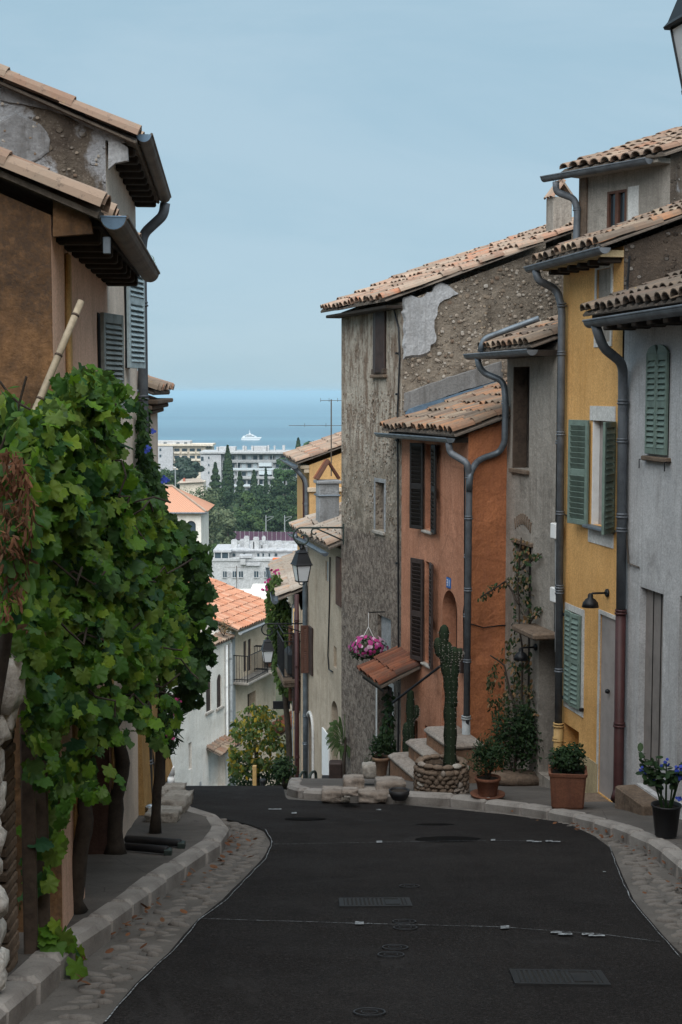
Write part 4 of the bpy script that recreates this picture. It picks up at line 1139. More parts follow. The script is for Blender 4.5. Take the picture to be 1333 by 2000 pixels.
# ================================================================== left row
ANL = math.atan2(-.9971, .0763)
LL = 3.41
def lp(Y): return (xL(Y), Y)
HL1 = House('salmon_house', 'salmon rendered house with brown stained gable and old zinc gutter', lp(11.0), ANL, g(9.5))
un_, zn_ = HL1.at(222, 452, .31)
zt = zn_ + .06
zd = HL1.at(190, 1372)[1]
o_p = dict(u0=.16, u1=2.25, z0=-1.4, z1=zd, d=.5)
facade(HL1, 'front_wall', m_wsalm, 0, LL, -1.5, zt, [o_p], .008, seed=61)
panel(HL1, o_p, -.48, m_wochre, 'porch_back')
m_dbrown = plaster('render_dark_brown', (.085, .048, .038), (.07, .04, .032), (.04, .026, .022), .5, .2)
MB().box(.161, .19, -.479, -.02, -1.4, zd-.01).build('porch_side', m_dbrown, HL1.e); MB().bbox(.10, .20, .0, .02, -1.4, zd, .006).build('porch_edge', m_wochre, HL1.e)
MB().bbox(.5, 1.4, -.475, -.43, -1.4, zd-.3, .01).build('porch_door', m_wood, HL1.e)
shell(HL1, 0, LL, -1.5, zt, R(23), 5.0, m_wbrown, near=False, amp=.03)
gq = lambda x, y: HL1.atu(x, y, LL+.004)
poly = [gq(*p) for p in ((104, 462), (181, 456), (178, 432), (160, 398), (150, 388), (104, 372))]
MB().prism(poly, LL-.05, LL+.006, 'x').build('corbel', m_wbrown, HL1.e)
roof(HL1, -.0, LL+.09, zt+.01, .26, R(23), 3.6, m_tile_mid, .20, sag=.03, jit=1.4)
rv = [HL1.atu(x, y, LL+.10) for x, y in ((240, 402), (0, 300))]
vt = tile_mesh('verge_tile', m_tile_mid, .62, .10, .085, .016, 6)
for k in range(7): inst('verge_tile', vt, HL1.e, (LL+.04, .27 - .53*math.cos(R(23))*k, zt+.035 + .53*math.sin(R(23))*k), (R(-21.5), R(4), 0))
gutter(HL1, 0.1, LL+.03, .33, zn_+.03, .070, .02, m_zincb)
MB().tube([(LL+.031, .33-.068, zn_+.05), (LL+.031, .33+.068, zn_+.05)], .006, 4).build('gutter_cap_rim', m_lead, HL1.e)
n_ = 10; MB().add([(LL+.034, .33 + .066*math.cos(math.pi+math.pi*k/n_), zn_+.05 + .066*math.sin(math.pi+math.pi*k/n_)) for k in range(n_+1)], [tuple(range(n_+1))]).build('gutter_cap', m_lead, HL1.e)
MB().bbox(LL-.02, LL+.0, .27, .31, zn_-.14, zn_-.05, .004).build('gutter_hook', m_zinc, HL1.e)
MB().box(.0, LL-.06, .002, .25, zt-.05, zt-.01).build('soffit', m_beam, HL1.e)
for i in range(9): MB().bbox(.08+i*.38, .18+i*.38, .002, .24, zt-.13, zt-.051, .012).build('rafter_end', m_beam, HL1.e)
a = HL1.at(130, 650)[0]; MB().bbox(a-.05, a+.05, 0, .03, .2, zt-.14, .01).build('reveal_shadow_strip', m_wochre, HL1.e)  # ochre band standing in for the shadow line of a reveal
us, zs_ = HL1.at(190, 610); ub_, zb_ = HL1.at(190, 812)
shutter(HL1, us, zb_, -.42, zs_-zb_, -15, m_shgrey, [16], .02, .035, .07, tilt=50)
MB().box(us-.5, us-.02, -.02, .006, zb_, zs_).build('window_back', m_dark, HL1.e)

HL2 = House('upper_left_house', 'taller pale pink house with flaking cement gable and blue shutter', lp(14.4), ANL, g(12.9))
un_, zn_ = HL2.at(284, 290, .28)
zt = zn_ + .05
facade(HL2, 'front_wall', m_wpink, 0, LL-.002, -1.5, zt, [], .008, seed=62)
shell(HL2, 0, LL-.002, -1.5, zt, R(23), 5.0, m_rubl, amp=.03)
g2 = lambda x, y: HL2.atu(x, y, LL+.004)
MB().prism([g2(*p) for p in ((212, 330), (226, 318), (251, 313), (250, 288), (212, 262))], LL-.06, LL+.006, 'x').build('corbel', m_mortar, HL2.e)
gp2 = lambda q_, y, z: (LL + .002 + y, -q_, z); k2 = lambda *p: [(-g2(x, y)[0], g2(x, y)[1]) for x, y in p]
flatpatch(HL2, k2((0, 235), (30, 225), (70, 240), (100, 270), (95, 290), (60, 320), (0, 300)), gp2, m_mortar2, 'mortar_patch', .005, .06, 5, .04)
flatpatch(HL2, k2((0, 165), (60, 180), (130, 208), (200, 235), (235, 252), (245, 275), (222, 275), (190, 255), (150, 240), (90, 215), (40, 200), (0, 195)), gp2, m_mortar2, 'mortar_patch', .005, .05, 6, .04)
pebbles(HL2, 300, gp2, (.0, 2.2), (zt-.8, zt+1.1), 15, m_peb, (.005, .013), lambda u, z: z < zt + u*math.tan(R(23)) - .05)
roof(HL2, -.0, LL+.10, zt-.05, .24, R(23), 3.6, m_tile_mid, .20, sag=.02)
for k in range(7): inst('verge_tile', vt, HL2.e, (LL+.05, .25 - .53*math.cos(R(23))*k, zt-.025 + .53*math.sin(R(23))*k), (R(-21.5), R(4), 0))
gutter(HL2, 0.05, LL+.0, .29, zn_+.03, .060, .02, m_zincb)
n_ = 10; MB().add([(LL+.003, .29 + .057*math.cos(math.pi+math.pi*k/n_), zn_+.048 + .057*math.sin(math.pi+math.pi*k/n_)) for k in range(n_+1)], [tuple(range(n_+1))]).build('gutter_cap', m_lead, HL2.e)
MB().box(.0, LL-.05, .002, .22, zt-.05, zt-.01).build('soffit', m_beam, HL2.e)
for i in range(9): MB().bbox(.08+i*.38, .18+i*.38, .002, .21, zt-.13, zt-.051, .012).build('rafter_end', m_beam, HL2.e)
downpipe(HL2, [(.12, .30, zn_-.04), (.12, .28, zn_-.16), (.1, .08, zn_-.34), (.1, .06, zn_-.5), (.1, .06, -.2)], .05, m_zincd, [(.1, .06, zn_-.6)])
us, zs_ = HL2.at(241, 470); ub_, zb_ = HL2.at(241, 718)
shutter(HL2, us, zb_, -.48, zs_-zb_, -13, m_shblue, [11, 9], .02, .04, .06, tilt=50)
MB().box(us-.55, us-.02, -.02, .006, zb_, zs_).build('window_back', m_dark, HL2.e)

HL3 = House('cornice_house', 'far left house with moulded cornice behind the creeper', lp(18.2), ANL, g(16.5))
un_, zn_ = HL3.at(296, 782, .2)
facade(HL3, 'front_wall', m_wpink, 0, 3.79, -1.5, zn_, [], .008, seed=63)
shell(HL3, 0, 3.79, -1.5, zn_, R(20), 4.0, m_wpink)
for k, (d_, z_) in enumerate(((.20, .0), (.14, -.06), (.08, -.12))): MB().bbox(0, 3.79, .0, d_, zn_+z_-.05, zn_+z_, .01).build('cornice', m_stoneb, HL3.e)
roof(HL3, 0, 3.78, zn_+.08, .16, R(20), 3.0, m_tile_mid)

# porch return wall, ochre patch, battered buttresses
def on_g(px, py, off=.1):
    return gnd(px, py, off)
p = on_g(122, 1782)
OW = thing('door_post', 'ochre and brown rendered door post between the vine trunks', 'post', (p.x, p.y, g(p.y)+.06))
MB().bbox(-.20, .0, 0, .25, 0, 1.75, .012).build('post_face', m_wbrown, OW); MB().bbox(.002, .07, .03, .22, 0, 1.6, .01).build('post_edge', m_wochre, OW)
def buttress(label, x0, x1, ytop, ybase, lean, mat):
    a = on_g(x0, ybase); b_ = on_g(x1, ybase); Y = b_.y
    zt_ = at_y(x1, ytop, Y).z; z0 = g(Y) + .05; H_ = zt_ - z0
    o = thing('buttress', label, 'buttress', (b_.x, Y, z0))
    w0 = b_.x - a.x; lw = lean*Y/F
    mb = MB()
    N = 8
    pts = [(-w0-.5, 0), (0, 0)] + [(-lw*(1-(1-t)**1.6) , H_*t) for t in [i/N for i in range(1, N+1)]] + [(-w0-.5, H_)]
    mb.prism(pts, 0, 1.3); mb.build('buttress_face', mat, o); return o
buttress('ochre battered buttress beside the stacked limestone blocks', 246, 284, 1395, 1592, 6, m_wochre)
buttress('ochre flared wall foot beyond the battered buttress', 284, 313, 1400, 1545, 26, m_wochre)

# ------------------------------------------------------------------ leaves
def leaf_vine():
    pts = []; n = 26
    for k in range(n):
        q = 2*math.pi*k/n; th = q
        r = .47*(1 + .11*math.cos(5*th) + .03*math.cos(10*th) + .075*(1 if k % 2 else -1)) * (.62 if abs(math.pi-th) < .28 else 1)
        x = r*math.sin(th); y = r*math.cos(th)
        z = -.18*abs(x) - .22*(y*y) + .05*math.sin(7*th)
        pts.append((x, y+.35, z))
    return [(0, .28, .03)] + pts, [(0, 1+(k+1) % n, 1+k) for k in range(n)]
def leaf_oval(wd=.5, n=8):
    pts = []
    for k in range(n):
        q = 2*math.pi*k/n; x = wd*.5*math.sin(q); y = .5 - .5*math.cos(q); pts.append((x, y, -.25*abs(x) - .2*(y-.5)**2))
    return [(0, .5, .03)] + pts, [(0, 1+k, 1+(k+1) % n) for k in range(n)]
LV, LO_, LN_ = leaf_vine(), leaf_oval(.55), leaf_oval(.22, 6)
def petal():
    return leaf_oval(.95, 8)
def leaf_matrix(p, s_, nrm, tip, roll=0):
    z = nrm.normalized(); y = tip - z*tip.dot(z)
    if y.length < 1e-3: y = Vector((1, 0, 0)) - z*z.x
    y.normalize(); x = y.cross(z)
    M_ = Matrix((x, y, z)).transposed().to_4x4(); M_.translation = p
    return M_ @ Matrix.Rotation(roll, 4, 'Z') @ Matrix.Scale(s_, 4)
def inpoly(x, y, P):
    r = False
    for (a, b), (c, d) in zip(P, P[1:]+P[:1]):
        if (b > y) != (d > y) and x < (c-a)*(y-b)/(d-b) + a: r = not r
    return r
def foliage(parent, leaves, shape, mat, nind=0, name='leaf', stuff='foliage', offset=Vector((0, 0, 0))):
    """leaves: list of 4x4 matrices (world, minus offset); the nind first become objects"""
    mb = MB(); me = None
    for i, M_ in enumerate(leaves):
        M2 = Matrix.Translation(-offset) @ M_
        if i < nind:
            if me is None: me = MB().add(*shape).mesh(name, mat, True)
            o = bpy.data.objects.new(name, me); link(o, parent); o.matrix_basis = M2
        else:
            n = len(mb.v); mb.v += [tuple(M2 @ Vector(v)) for v in shape[0]]; mb.f += [tuple(i_+n for i_ in f) for f in shape[1]]
    if mb.v:
        o = mb.build(stuff, mat, parent, True); o['kind'] = 'stuff'
rg = random.Random(11)
def rv_(k=1.0): return Vector((rg.gauss(0, k), rg.gauss(0, k), rg.gauss(0, k)))
def cloud(poly, n, depth, thick, size, mean, spread=.55, tipd=(0, 0, -1), wall=None, dens=None):
    xs_ = [p[0] for p in poly]; ys_ = [p[1] for p in poly]; out = []
    while len(out) < n:
        x, y = rg.uniform(min(xs_), max(xs_)), rg.uniform(min(ys_), max(ys_))
        if not inpoly(x, y, poly): continue
        if dens and rg.random() > dens(x, y): continue
        t = rg.random()**1.3
        cl = noise.noise(Vector((x*.018, y*.018, 3.3)))
        Y = depth(x, y) + t*thick + cl*.55*min(1, thick)
        p = at_y(x, y, Y)
        if wall and p.x < wall(Y): p.x = wall(Y) + rg.uniform(0, .06)
        s_ = rg.uniform(*size)
        M_ = leaf_matrix(p, s_, Vector(mean) + rv_(spread), Vector(tipd) + rv_(.35))
        out.append((t, M_))
    out.sort(key=lambda a: a[0])
    return [m for _, m in out]

VP = [(0,770),(30,800),(62,800),(100,772),(122,725),(160,716),(212,728),(238,758),(228,800),(226,850),(248,882),(262,932),(288,978),(318,1012),(332,1062),(350,1130),(362,1200),(364,1285),(350,1305),(338,1292),(325,1342),(300,1352),(285,1385),(262,1396),(244,1432),(215,1436),(182,1474),(172,1525),(150,1538),(120,1500),(62,1500),(50,1420),(52,1300),(30,1262),(0,1245)]
def vdep(x, y): return lerpt([(0, 5.7), (100, 6.5), (200, 7.4), (260, 8.2), (320, 9.3), (370, 10.3)], x)
vp0 = gnd(148, 1780, .1)
VINE = thing('grape_vine', 'large bright green grape vine hanging over the left house fronts', 'vine', (vp0.x, vp0.y, g(vp0.y)+.08))
off = Vector(VINE.location)
lv = cloud(VP, 4300, vdep, 1.2, (.055, .135), (.5, -.6, .5), .8, dens=lambda x, y: (.03 if x < 52 and 850 < y < 1270 else 1)*(.22 if y > 1395 else .6 if y > 1310 else 1)*(.25+.75*(noise.noise(Vector((x*.022, y*.022, 7.7))) > -.28)), wall=lambda Y: (xL(Y)+.05 if Y > 7.6 else -9))
low1 = cloud([(72, 1800), (110, 1790), (140, 1830), (168, 1850), (160, 1880), (120, 1872), (75, 1865)], 34, lambda x, y: 7.0, .3, (.09, .15), (.5, -.7, .5))
low2 = cloud([(50, 1500), (150, 1500), (125, 1600), (100, 1700), (75, 1790), (55, 1780)], 75, lambda x, y: 7.0, .8, (.08, .14), (.5, -.75, .3))
shoots = []
for k in range(60):
    x0, y0 = rg.choice(VP); x0 = max(4, x0 + rg.uniform(-14, 14)); Y0 = vdep(x0, y0)+rg.uniform(0, .4); p_ = at_y(x0, y0, Y0)
    for j in range(rg.randint(3, 7)):
        p_ = p_ + Vector((rg.uniform(-.02, .05), rg.uniform(-.04, .06), rg.uniform(-.07, .02))); shoots.append(leaf_matrix(p_, rg.uniform(.05, .11), Vector((.5, -.6, .4))+rv_(.7), Vector((0, 0, -1))+rv_(.5)))
foliage(VINE, lv[:270] + low1[:20] + lv[270:] + shoots + low1[20:] + low2, LV, m_vine, 290, offset=off)
def trunk(par, pts, r, off, mat=m_bark, name='trunk', n=8):
    P = [Vector(p) - off for p in pts]; Q = []
    for a, b in zip(P, P[1:]): Q += [a.lerp(b, i/4) for i in range(4)]
    Q.append(P[-1])
    Q = [p + Vector((noise.noise(p*5), noise.noise(p*5+Vector((9, 0, 0))), 0))*.03 for p in Q]
    m_ = len(Q); rr = [r*(1.25 - .6*i/m_)*(1+.15*noise.noise(Q[i]*9)) for i in range(m_)]
    rr[0] *= 1.35
    return MB().tube(Q, rr, n).build(name, mat, par, True)
b1 = gnd(148, 1784, .1); b2 = gnd(224, 1668, .1)
trunk(VINE, [b1, at_y(152, 1690, b1.y), at_y(168, 1600, b1.y), at_y(158, 1500, b1.y+.1), at_y(172, 1380, b1.y+.2)], .045, off)
trunk(VINE, [gnd(160, 1782, .1), at_y(138, 1690, b1.y), at_y(160, 1590, b1.y)], .022, off)
trunk(VINE, [b2, at_y(228, 1580, b2.y), at_y(238, 1490, b2.y), at_y(226, 1420, b2.y), at_y(262, 1330, b2.y-.3)], .055, off)
trunk(VINE, [at_y(218, 1662, b2.y+.1), at_y(215, 1560, b2.y+.1), at_y(226, 1480, b2.y+.1), at_y(215, 1400, b2.y)], .03, off)
for k in range(26):                                          # canes threading the canopy
    x, y = rg.uniform(60, 320), rg.uniform(850, 1400)
    if not inpoly(x, y, VP): continue
    Y = vdep(x, y)+.35; P = [at_y(x, y, Y)]
    for j in range(5): P.append(P[-1] + Vector((rg.uniform(-.05, .1), rg.uniform(-.05, .15), rg.uniform(-.12, .08))))
    MB().tube([p - off for p in P], .006, 5).build('cane', m_bark, VINE)

DVP = [(296,965),(330,1000),(372,1036),(408,1064),(416,1150),(418,1230),(412,1285),(396,1325),(380,1338),(352,1326),(338,1270),(325,1200),(308,1100),(292,1020)]
dv0 = Vector((xL(12.2)+.25, 12.2, g(12.2)+.08))
DV = thing('dark_vine', 'shaded dark green vine curtain beyond the bright grape vine', 'vine', dv0)
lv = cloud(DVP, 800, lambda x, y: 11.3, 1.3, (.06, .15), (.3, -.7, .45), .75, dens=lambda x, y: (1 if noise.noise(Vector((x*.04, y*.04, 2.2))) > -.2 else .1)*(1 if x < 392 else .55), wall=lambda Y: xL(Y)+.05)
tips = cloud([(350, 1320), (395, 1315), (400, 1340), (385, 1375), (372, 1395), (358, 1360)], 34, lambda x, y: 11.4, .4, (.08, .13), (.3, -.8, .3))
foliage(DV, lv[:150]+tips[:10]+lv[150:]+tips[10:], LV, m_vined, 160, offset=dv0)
trunk(DV, [dv0, dv0+Vector((.05, 0, .8)), dv0+Vector((.1, -.1, 1.7)), at_y(330, 1150, 12.0)], .035, dv0)
sc0 = Vector((xL(14.6)+.12, 14.6, g(14.6)+.08))
SCB = thing('flowering_creeper', 'dark small-leaved creeper with blue flowers climbing below the cornice', 'creeper', sc0)
SP = [(250,775),(270,798),(288,850),(302,900),(322,945),(326,972),(305,1000),(285,985),(262,905),(248,850)]
lv = cloud(SP, 1300, lambda x, y: 13.6, 1.2, (.045, .085), (.4, -.8, .3), .7, wall=lambda Y: xL(Y)+.03)
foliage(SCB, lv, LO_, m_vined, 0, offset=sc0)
trunk(SCB, [sc0, at_y(268, 1250, 14.3), at_y(262, 1000, 14.3), at_y(270, 860, 14.3)], .03, sc0)
for (x, y) in ((322, 934), (326, 938), (319, 939), (287, 880), (290, 874), (300, 842)):
    for k in range(3): foliage(SCB, [leaf_matrix(at_y(x, y, 13.4), .032, Vector((.2, -1, .2))+rv_(.2), Vector((math.cos(k*2.1), 0, math.sin(k*2.1))))], petal(), m_bluefl, 1, 'petal', offset=sc0)
# dry shrub and small leaves at the far left
ds0 = Vector((-1.6, 6.0, g(6.0)))
DS = thing('dry_shrub', 'withered reddish brown shrub mixed with small green leaves', 'shrub', ds0)
foliage(DS, cloud([(0,865),(45,890),(68,960),(62,1080),(40,1180),(0,1210)], 900, lambda x, y: 5.2, .6, (.03, .06), (.4, -.8, .3), .8), LN_, m_dry, 0, offset=ds0)
foliage(DS, cloud([(0,735),(55,800),(75,860),(60,1180),(0,1230)], 420, lambda x, y: 5.3, .5, (.045, .08), (.4, -.7, .5), .6, dens=lambda x, y: .35+.65*(y > 1000)), LO_, m_vine, 0, stuff='green_shoots', offset=ds0)
trunk(DS, [ds0+Vector((.0, 0, 0)), ds0+Vector((.05, 0, .9)), at_y(20, 1150, 5.9), at_y(30, 980, 5.8)], .03, ds0)
for P in (((0, 745), (18, 770), (40, 790), (60, 800)), ((0, 880), (20, 830), (35, 800), (52, 735))):
    MB().tube([at_y(x, y, 5.5) - ds0 for x, y in P], .005, 5).build('twig', m_bark, DS)

m_boul = plaster('whitewashed_boulder', (.62, .60, .57), (.48, .46, .43), (.20, .15, .11), .8, .8, 40)
# garden wall: brick end pier and pale boulders on it
gw = gnd(28, 1892, .1)
GW = thing('garden_wall', 'crumbling garden wall of pale boulders with a brick end pier', 'wall', (gw.x-.04, gw.y-.05, g(gw.y)))
MB().bbox(-.8, -.13, -.6, .14, -.2, 1.5, .03).build('core', m_stoneb, GW)
br = [stone_mesh('brick', m_stoneb, .115, .20, .046, i+40, .005) for i in range(5)]
zz = .10; i = 0
MB().bbox(-.075, .035, .0, .16, -.1, 1.58, .012).build('pier_mortar', m_rubdk, GW)
while zz < 1.28:
    w_ = random.uniform(.95, 1.03); inst('brick', random.choice(br), GW, (random.uniform(-.004, .004)-.012, random.uniform(-.012, .012)+.03, zz+.046), (0, random.uniform(-.01, .01), random.uniform(-.015, .015)), (w_, 1, random.uniform(.85, 1.1))); zz += .058; i += 1
for k, (x_, y_, z_, s_) in enumerate(((.10, -.45, 1.60, .13), (.06, -.50, 1.42, .12), (.10, -.40, 1.46, .09), (.05, -.50, 1.24, .10), (.04, -.48, 1.08, .10), (.05, -.50, .92, .09), (.04, -.49, .77, .09), (.05, -.50, .62, .09), (.03, -.48, .47, .10), (.04, -.50, .31, .10), (.03, -.50, .15, .11), (-.08, -.42, 1.62, .14), (-.10, -.45, 1.40, .14))):
    rock(s_*random.uniform(.8, 1.05), s_*1.2, s_*random.uniform(.85, 1.1), k+3, 14, 9, .32, .35).build('boulder', m_boul, GW, True, loc=(x_, y_, z_))
rock(.15, .16, .12, 79, 12, 8, .25, .4).build('boulder', m_stoneb, GW, True, loc=(-.08, -.30, .06))
# wooden posts behind the leaves
for (x, yb, yt, Y) in ((62, 1880, 1260, 7.0), (86, 1850, 1380, 7.3)):
    b_ = at_y(x, yb, Y); t_ = at_y(x, yt, Y); z0 = g(Y)+.06
    o = MB().bbox(-.035, .035, -.03, .03, 0, t_.z-z0, .008).build('wooden_post', m_wood, None, loc=(b_.x, Y, z0), rot=(0, 0, R(8)))
    tag(o, ('weathered wooden post close beside the brick pier' if x == 62 else 'weathered wooden post under the hanging vine, clear of the brick pier'), 'post')
# bamboo pole
a = at_y(40, 872, 6.95); b_ = at_y(159, 588, 7.25)
o = thing('bamboo_pole', 'pale knotty bamboo pole sticking out of the vine', 'pole', a)
D_ = b_-a; mb = MB(); mb.tube([D_*(-.9), D_*(-.2), D_*.3, D_*.7, D_], [.019, .0185, .018, .018, .0175], 10); mb.build('cane', flat('bamboo', (.34, .28, .20), .7, 0, .4, 14, .2), o, True)
for t in (-.4, .05, .32, .62, .9): MB().tube([D_*(t-.008), D_*t, D_*(t+.008)], [.0185, .0215, .0185], 10).build('knot', m_wood, o, True)

# things on the left pavement
def rbar(a, b, label):
    A_ = gnd(*a, .1); B_ = gnd(*b, .1); A_.z = g(A_.y)+.10; B_.z = g(B_.y)+.10
    o = thing('floor_barrier', label, 'barrier', A_); D_ = B_-A_; e_ = Vector((0, 0, .04))
    MB().tube([e_, e_+D_*.02, e_+D_*.98, e_+D_], [.02, .032, .032, .022], 10).build('bar', m_blackp, o, True)
    MB().bbox(-.03, .03, -.04, .04, 0, .05, .006).build('foot', m_igreen, o, loc=D_*1.01)
    return o
rbar((246, 1648), (354, 1656), 'long black steel barrier tube with flat foot lying on the pavement')
rbar((246, 1663), (328, 1670), 'short black steel barrier tube lying in front of the longer one')
def blocks(name, label, x0, x1, yb, ht, dp, mat, seed, group=None, off=.1, cat='stone block'):
    a = gnd(x0, yb, off); b_ = gnd(x1, yb, off); W = b_.x-a.x
    H_ = ht*a.y/F
    r_ = rock(W/2*1.02, dp/2, H_/2*1.04, seed, 28, 16, .10, .90)
    o = r_.build(name, mat, None, True, loc=((a.x+b_.x)/2, a.y+dp/2, g(a.y+dp/2)+off+H_/2), rot=(-math.atan((g(a.y)-g(a.y+dp))/dp)*.8, 0, 0)); return tag(o, label, cat, group)
blocks('limestone_block', 'low pale limestone block holding the metal bowl', 283, 346, 1607, 22, .5, m_stonew, 1)
blocks('limestone_block', 'long white limestone block beside the kerb below the bollard', 306, 360, 1590, 30, .9, m_stonew, 2)
blocks('limestone_block', 'white limestone block behind the long block at the road edge', 306, 350, 1568, 26, .8, m_stonew, 3)
p = gnd(303, 1590, .1); p.z = at_y(303, 1582, p.y).z
tag(MB().lathe([(.05, 0), (.075, .02), (.085, .045), (.09, .045), (.08, .02), (.04, .012), (0, .012)], 20, cap=False).build('metal_bowl', flat('steel', (.4, .42, .44), .3, .8, .15), None, True, loc=(p.x, p.y-.02, p.z)), 'shiny steel pet bowl on a limestone block', 'bowl')
# oleander
ol = Vector(at_y(318, 1500, 16.4)); ol.z = g(16.4)+.08
OLE = thing('oleander', 'dark oleander bush with pink flowers overhanging the ochre buttress', 'shrub', ol)
OP = [(286,1350),(310,1345),(330,1365),(352,1362),(366,1375),(352,1400),(350,1430),(335,1470),(310,1485),(288,1470)]
foliage(OLE, cloud(OP, 1000, lambda x, y: 16.0, .9, (.09, .15), (.2, -.7, .4), .9, (0, 0, .2)), LN_, m_bushl, 0, offset=ol)
trunk(OLE, [ol, ol+Vector((0, 0, .6)), at_y(315, 1440, 16.4)], .03, ol)
fl = []
for k in range(16):
    x, y = rg.uniform(295, 360), rg.uniform(1345, 1440)
    if inpoly(x, y, OP):
        for j in range(4): fl.append(leaf_matrix(at_y(x, y, 15.9), .032, Vector((.2, -1, .2))+rv_(.4), rv_(1)))
foliage(OLE, fl, petal(), m_magfl, 40, 'petal', offset=ol)
# fallen leaves and petals in the left gutter
fl = []
for k in range(70):
    Y = rg.uniform(6.3, 13); x = fLK(Y) + abs(rg.gauss(0, .12)) + .02
    fl.append(leaf_matrix(Vector((x, Y, g(Y)+.03)), rg.uniform(.03, .07), Vector((0, 0, 1))+rv_(.3), rv_(1)))
for k in range(60):
    Y = rg.uniform(8, 15); x = fRK(Y) - abs(rg.gauss(0, .12)) - .02
    fl.append(leaf_matrix(Vector((x, Y, g(Y)+.03)), rg.uniform(.03, .06), Vector((0, 0, 1))+rv_(.3), rv_(1)))
lo = thing('leaf_litter', 'scattered dry fallen leaves along the cobbled gutters', 'leaves', (fLK(9), 9, g(9)))
foliage(lo, fl, LO_, m_dry, 130, 'fallen_leaf', offset=Vector(lo.location))

# ================================================================== right side: steps, pots, plants, lamps
def pavz(Y): return g(Y) + .105
sb = lambda label, x0, x1, yt, yb, dp, mat, seed, off=.02: blocks('stone_block', label, x0, x1, yb, yb-yt, dp, mat, seed, None, off)
m_stonetop = plaster('worn_stone', (.31, .275, .245), (.22, .18, .15), (.10, .072, .055), .75, .9, 40)
sb('flat topped stone bench block at the road edge, beside the rails', 629, 672, 1544, 1567, .62, m_stonetop, 11)
sb('small stone slab bridging between the two bench blocks', 668, 700, 1543, 1554, .4, m_stonetop, 12, .14)
sb('square stone block at the road edge beside the black bowl', 701, 757, 1546, 1567, .55, m_stonetop, 13)
sb('stone block set behind the bench block under the tall wall', 671, 712, 1519, 1545, .5, m_stonetop, 14, .12)
sb('stone step block below the orange house stairs', 735, 792, 1524, 1556, .6, m_stonetop, 15, .06)
sb('low pale stone below the clay flower pot', 708, 735, 1492, 1520, .4, m_stonew, 16, .2)
sb('small white stone on the kerb beside the black bowl', 667, 684, 1555, 1567, .12, m_stonew, 17)
ST = thing('stone_stairs', 'worn stone stairs with orange flanks climbing to the arched door', 'stairs', (HO.e.location.x, HO.e.location.y, HO.e.location.z), DO)
m_riser = plaster('stair_riser', (.30, .165, .10), (.21, .135, .095), (.10, .07, .052), .9, .9, 35)
def stair(x0, x1, yt, y_out, ybot, seed):
    (ua, za), (ub, zb) = HO.at(x0, yt, y_out), HO.at(x1, yt, y_out); z = (za+zb)/2
    a, b = sorted((ua, ub)); zb_ = -1.2
    inst('riser', stone_mesh('riser', m_riser, b-a, y_out-.01, z-.07-zb_, seed+5, .03), ST, ((a+b)/2, y_out/2+.006, z-.07))
    me = stone_mesh('tread', m_stonetop, b-a+.06, y_out+.04, .09, seed, .035); inst('tread', me, ST, ((a+b)/2, y_out/2+.012, z))
stair(762, 826, 1496, .78, 1560, 60); stair(797, 850, 1463, .60, 1500, 61); stair(832, 880, 1436, .45, 1470, 62)
# round rubble planter with cactus
pc = gnd(866, 1552, .1)
PL = thing('stone_planter', 'round rubble stone planter at the foot of the orange house', 'planter', (pc.x, pc.y+.30, pavz(pc.y)-.05))
hp = (1552-1492)*pc.y/F
MB().lathe([(.29, 0), (.29, hp-.03), (.22, hp-.03), (.22, hp-.08)], 20, cap=False).build('core', m_stoneb, PL); MB().lathe([(.22, hp-.09), (.22, hp-.08)], 16).build('soil', m_soil, PL)
rs = random.Random(5)
prk = [rock(.05, .035, .035, i+70, 8, 5, .25, .45).mesh('stone', (m_stoneb, m_stoneb, m_stonetop, m_stoneb, m_stoneb, m_stoneb, m_stonew, m_stoneb)[i], True) for i in range(8)]
zz = .03; row = 0
while zz < hp-.02:
    n = 22
    for k in range(n):
        q_ = 2*math.pi*(k+.5*(row % 2)+rs.uniform(-.2, .2))/n
        inst('stone', rs.choice(prk), PL, (.295*math.cos(q_), .295*math.sin(q_), zz), (rs.uniform(-.2, .2), rs.uniform(-.3, .3), q_+math.pi/2), (rs.uniform(.55, 1.35), 1, rs.uniform(.55, 1.15)))
    zz += .05; row += 1
for k in range(14):
    q_ = 2*math.pi*k/14; inst('coping_stone', rs.choice(prk), PL, (.26*math.cos(q_), .26*math.sin(q_), hp), (0, 0, q_+math.pi/2), (1.3, 1.5, .8))
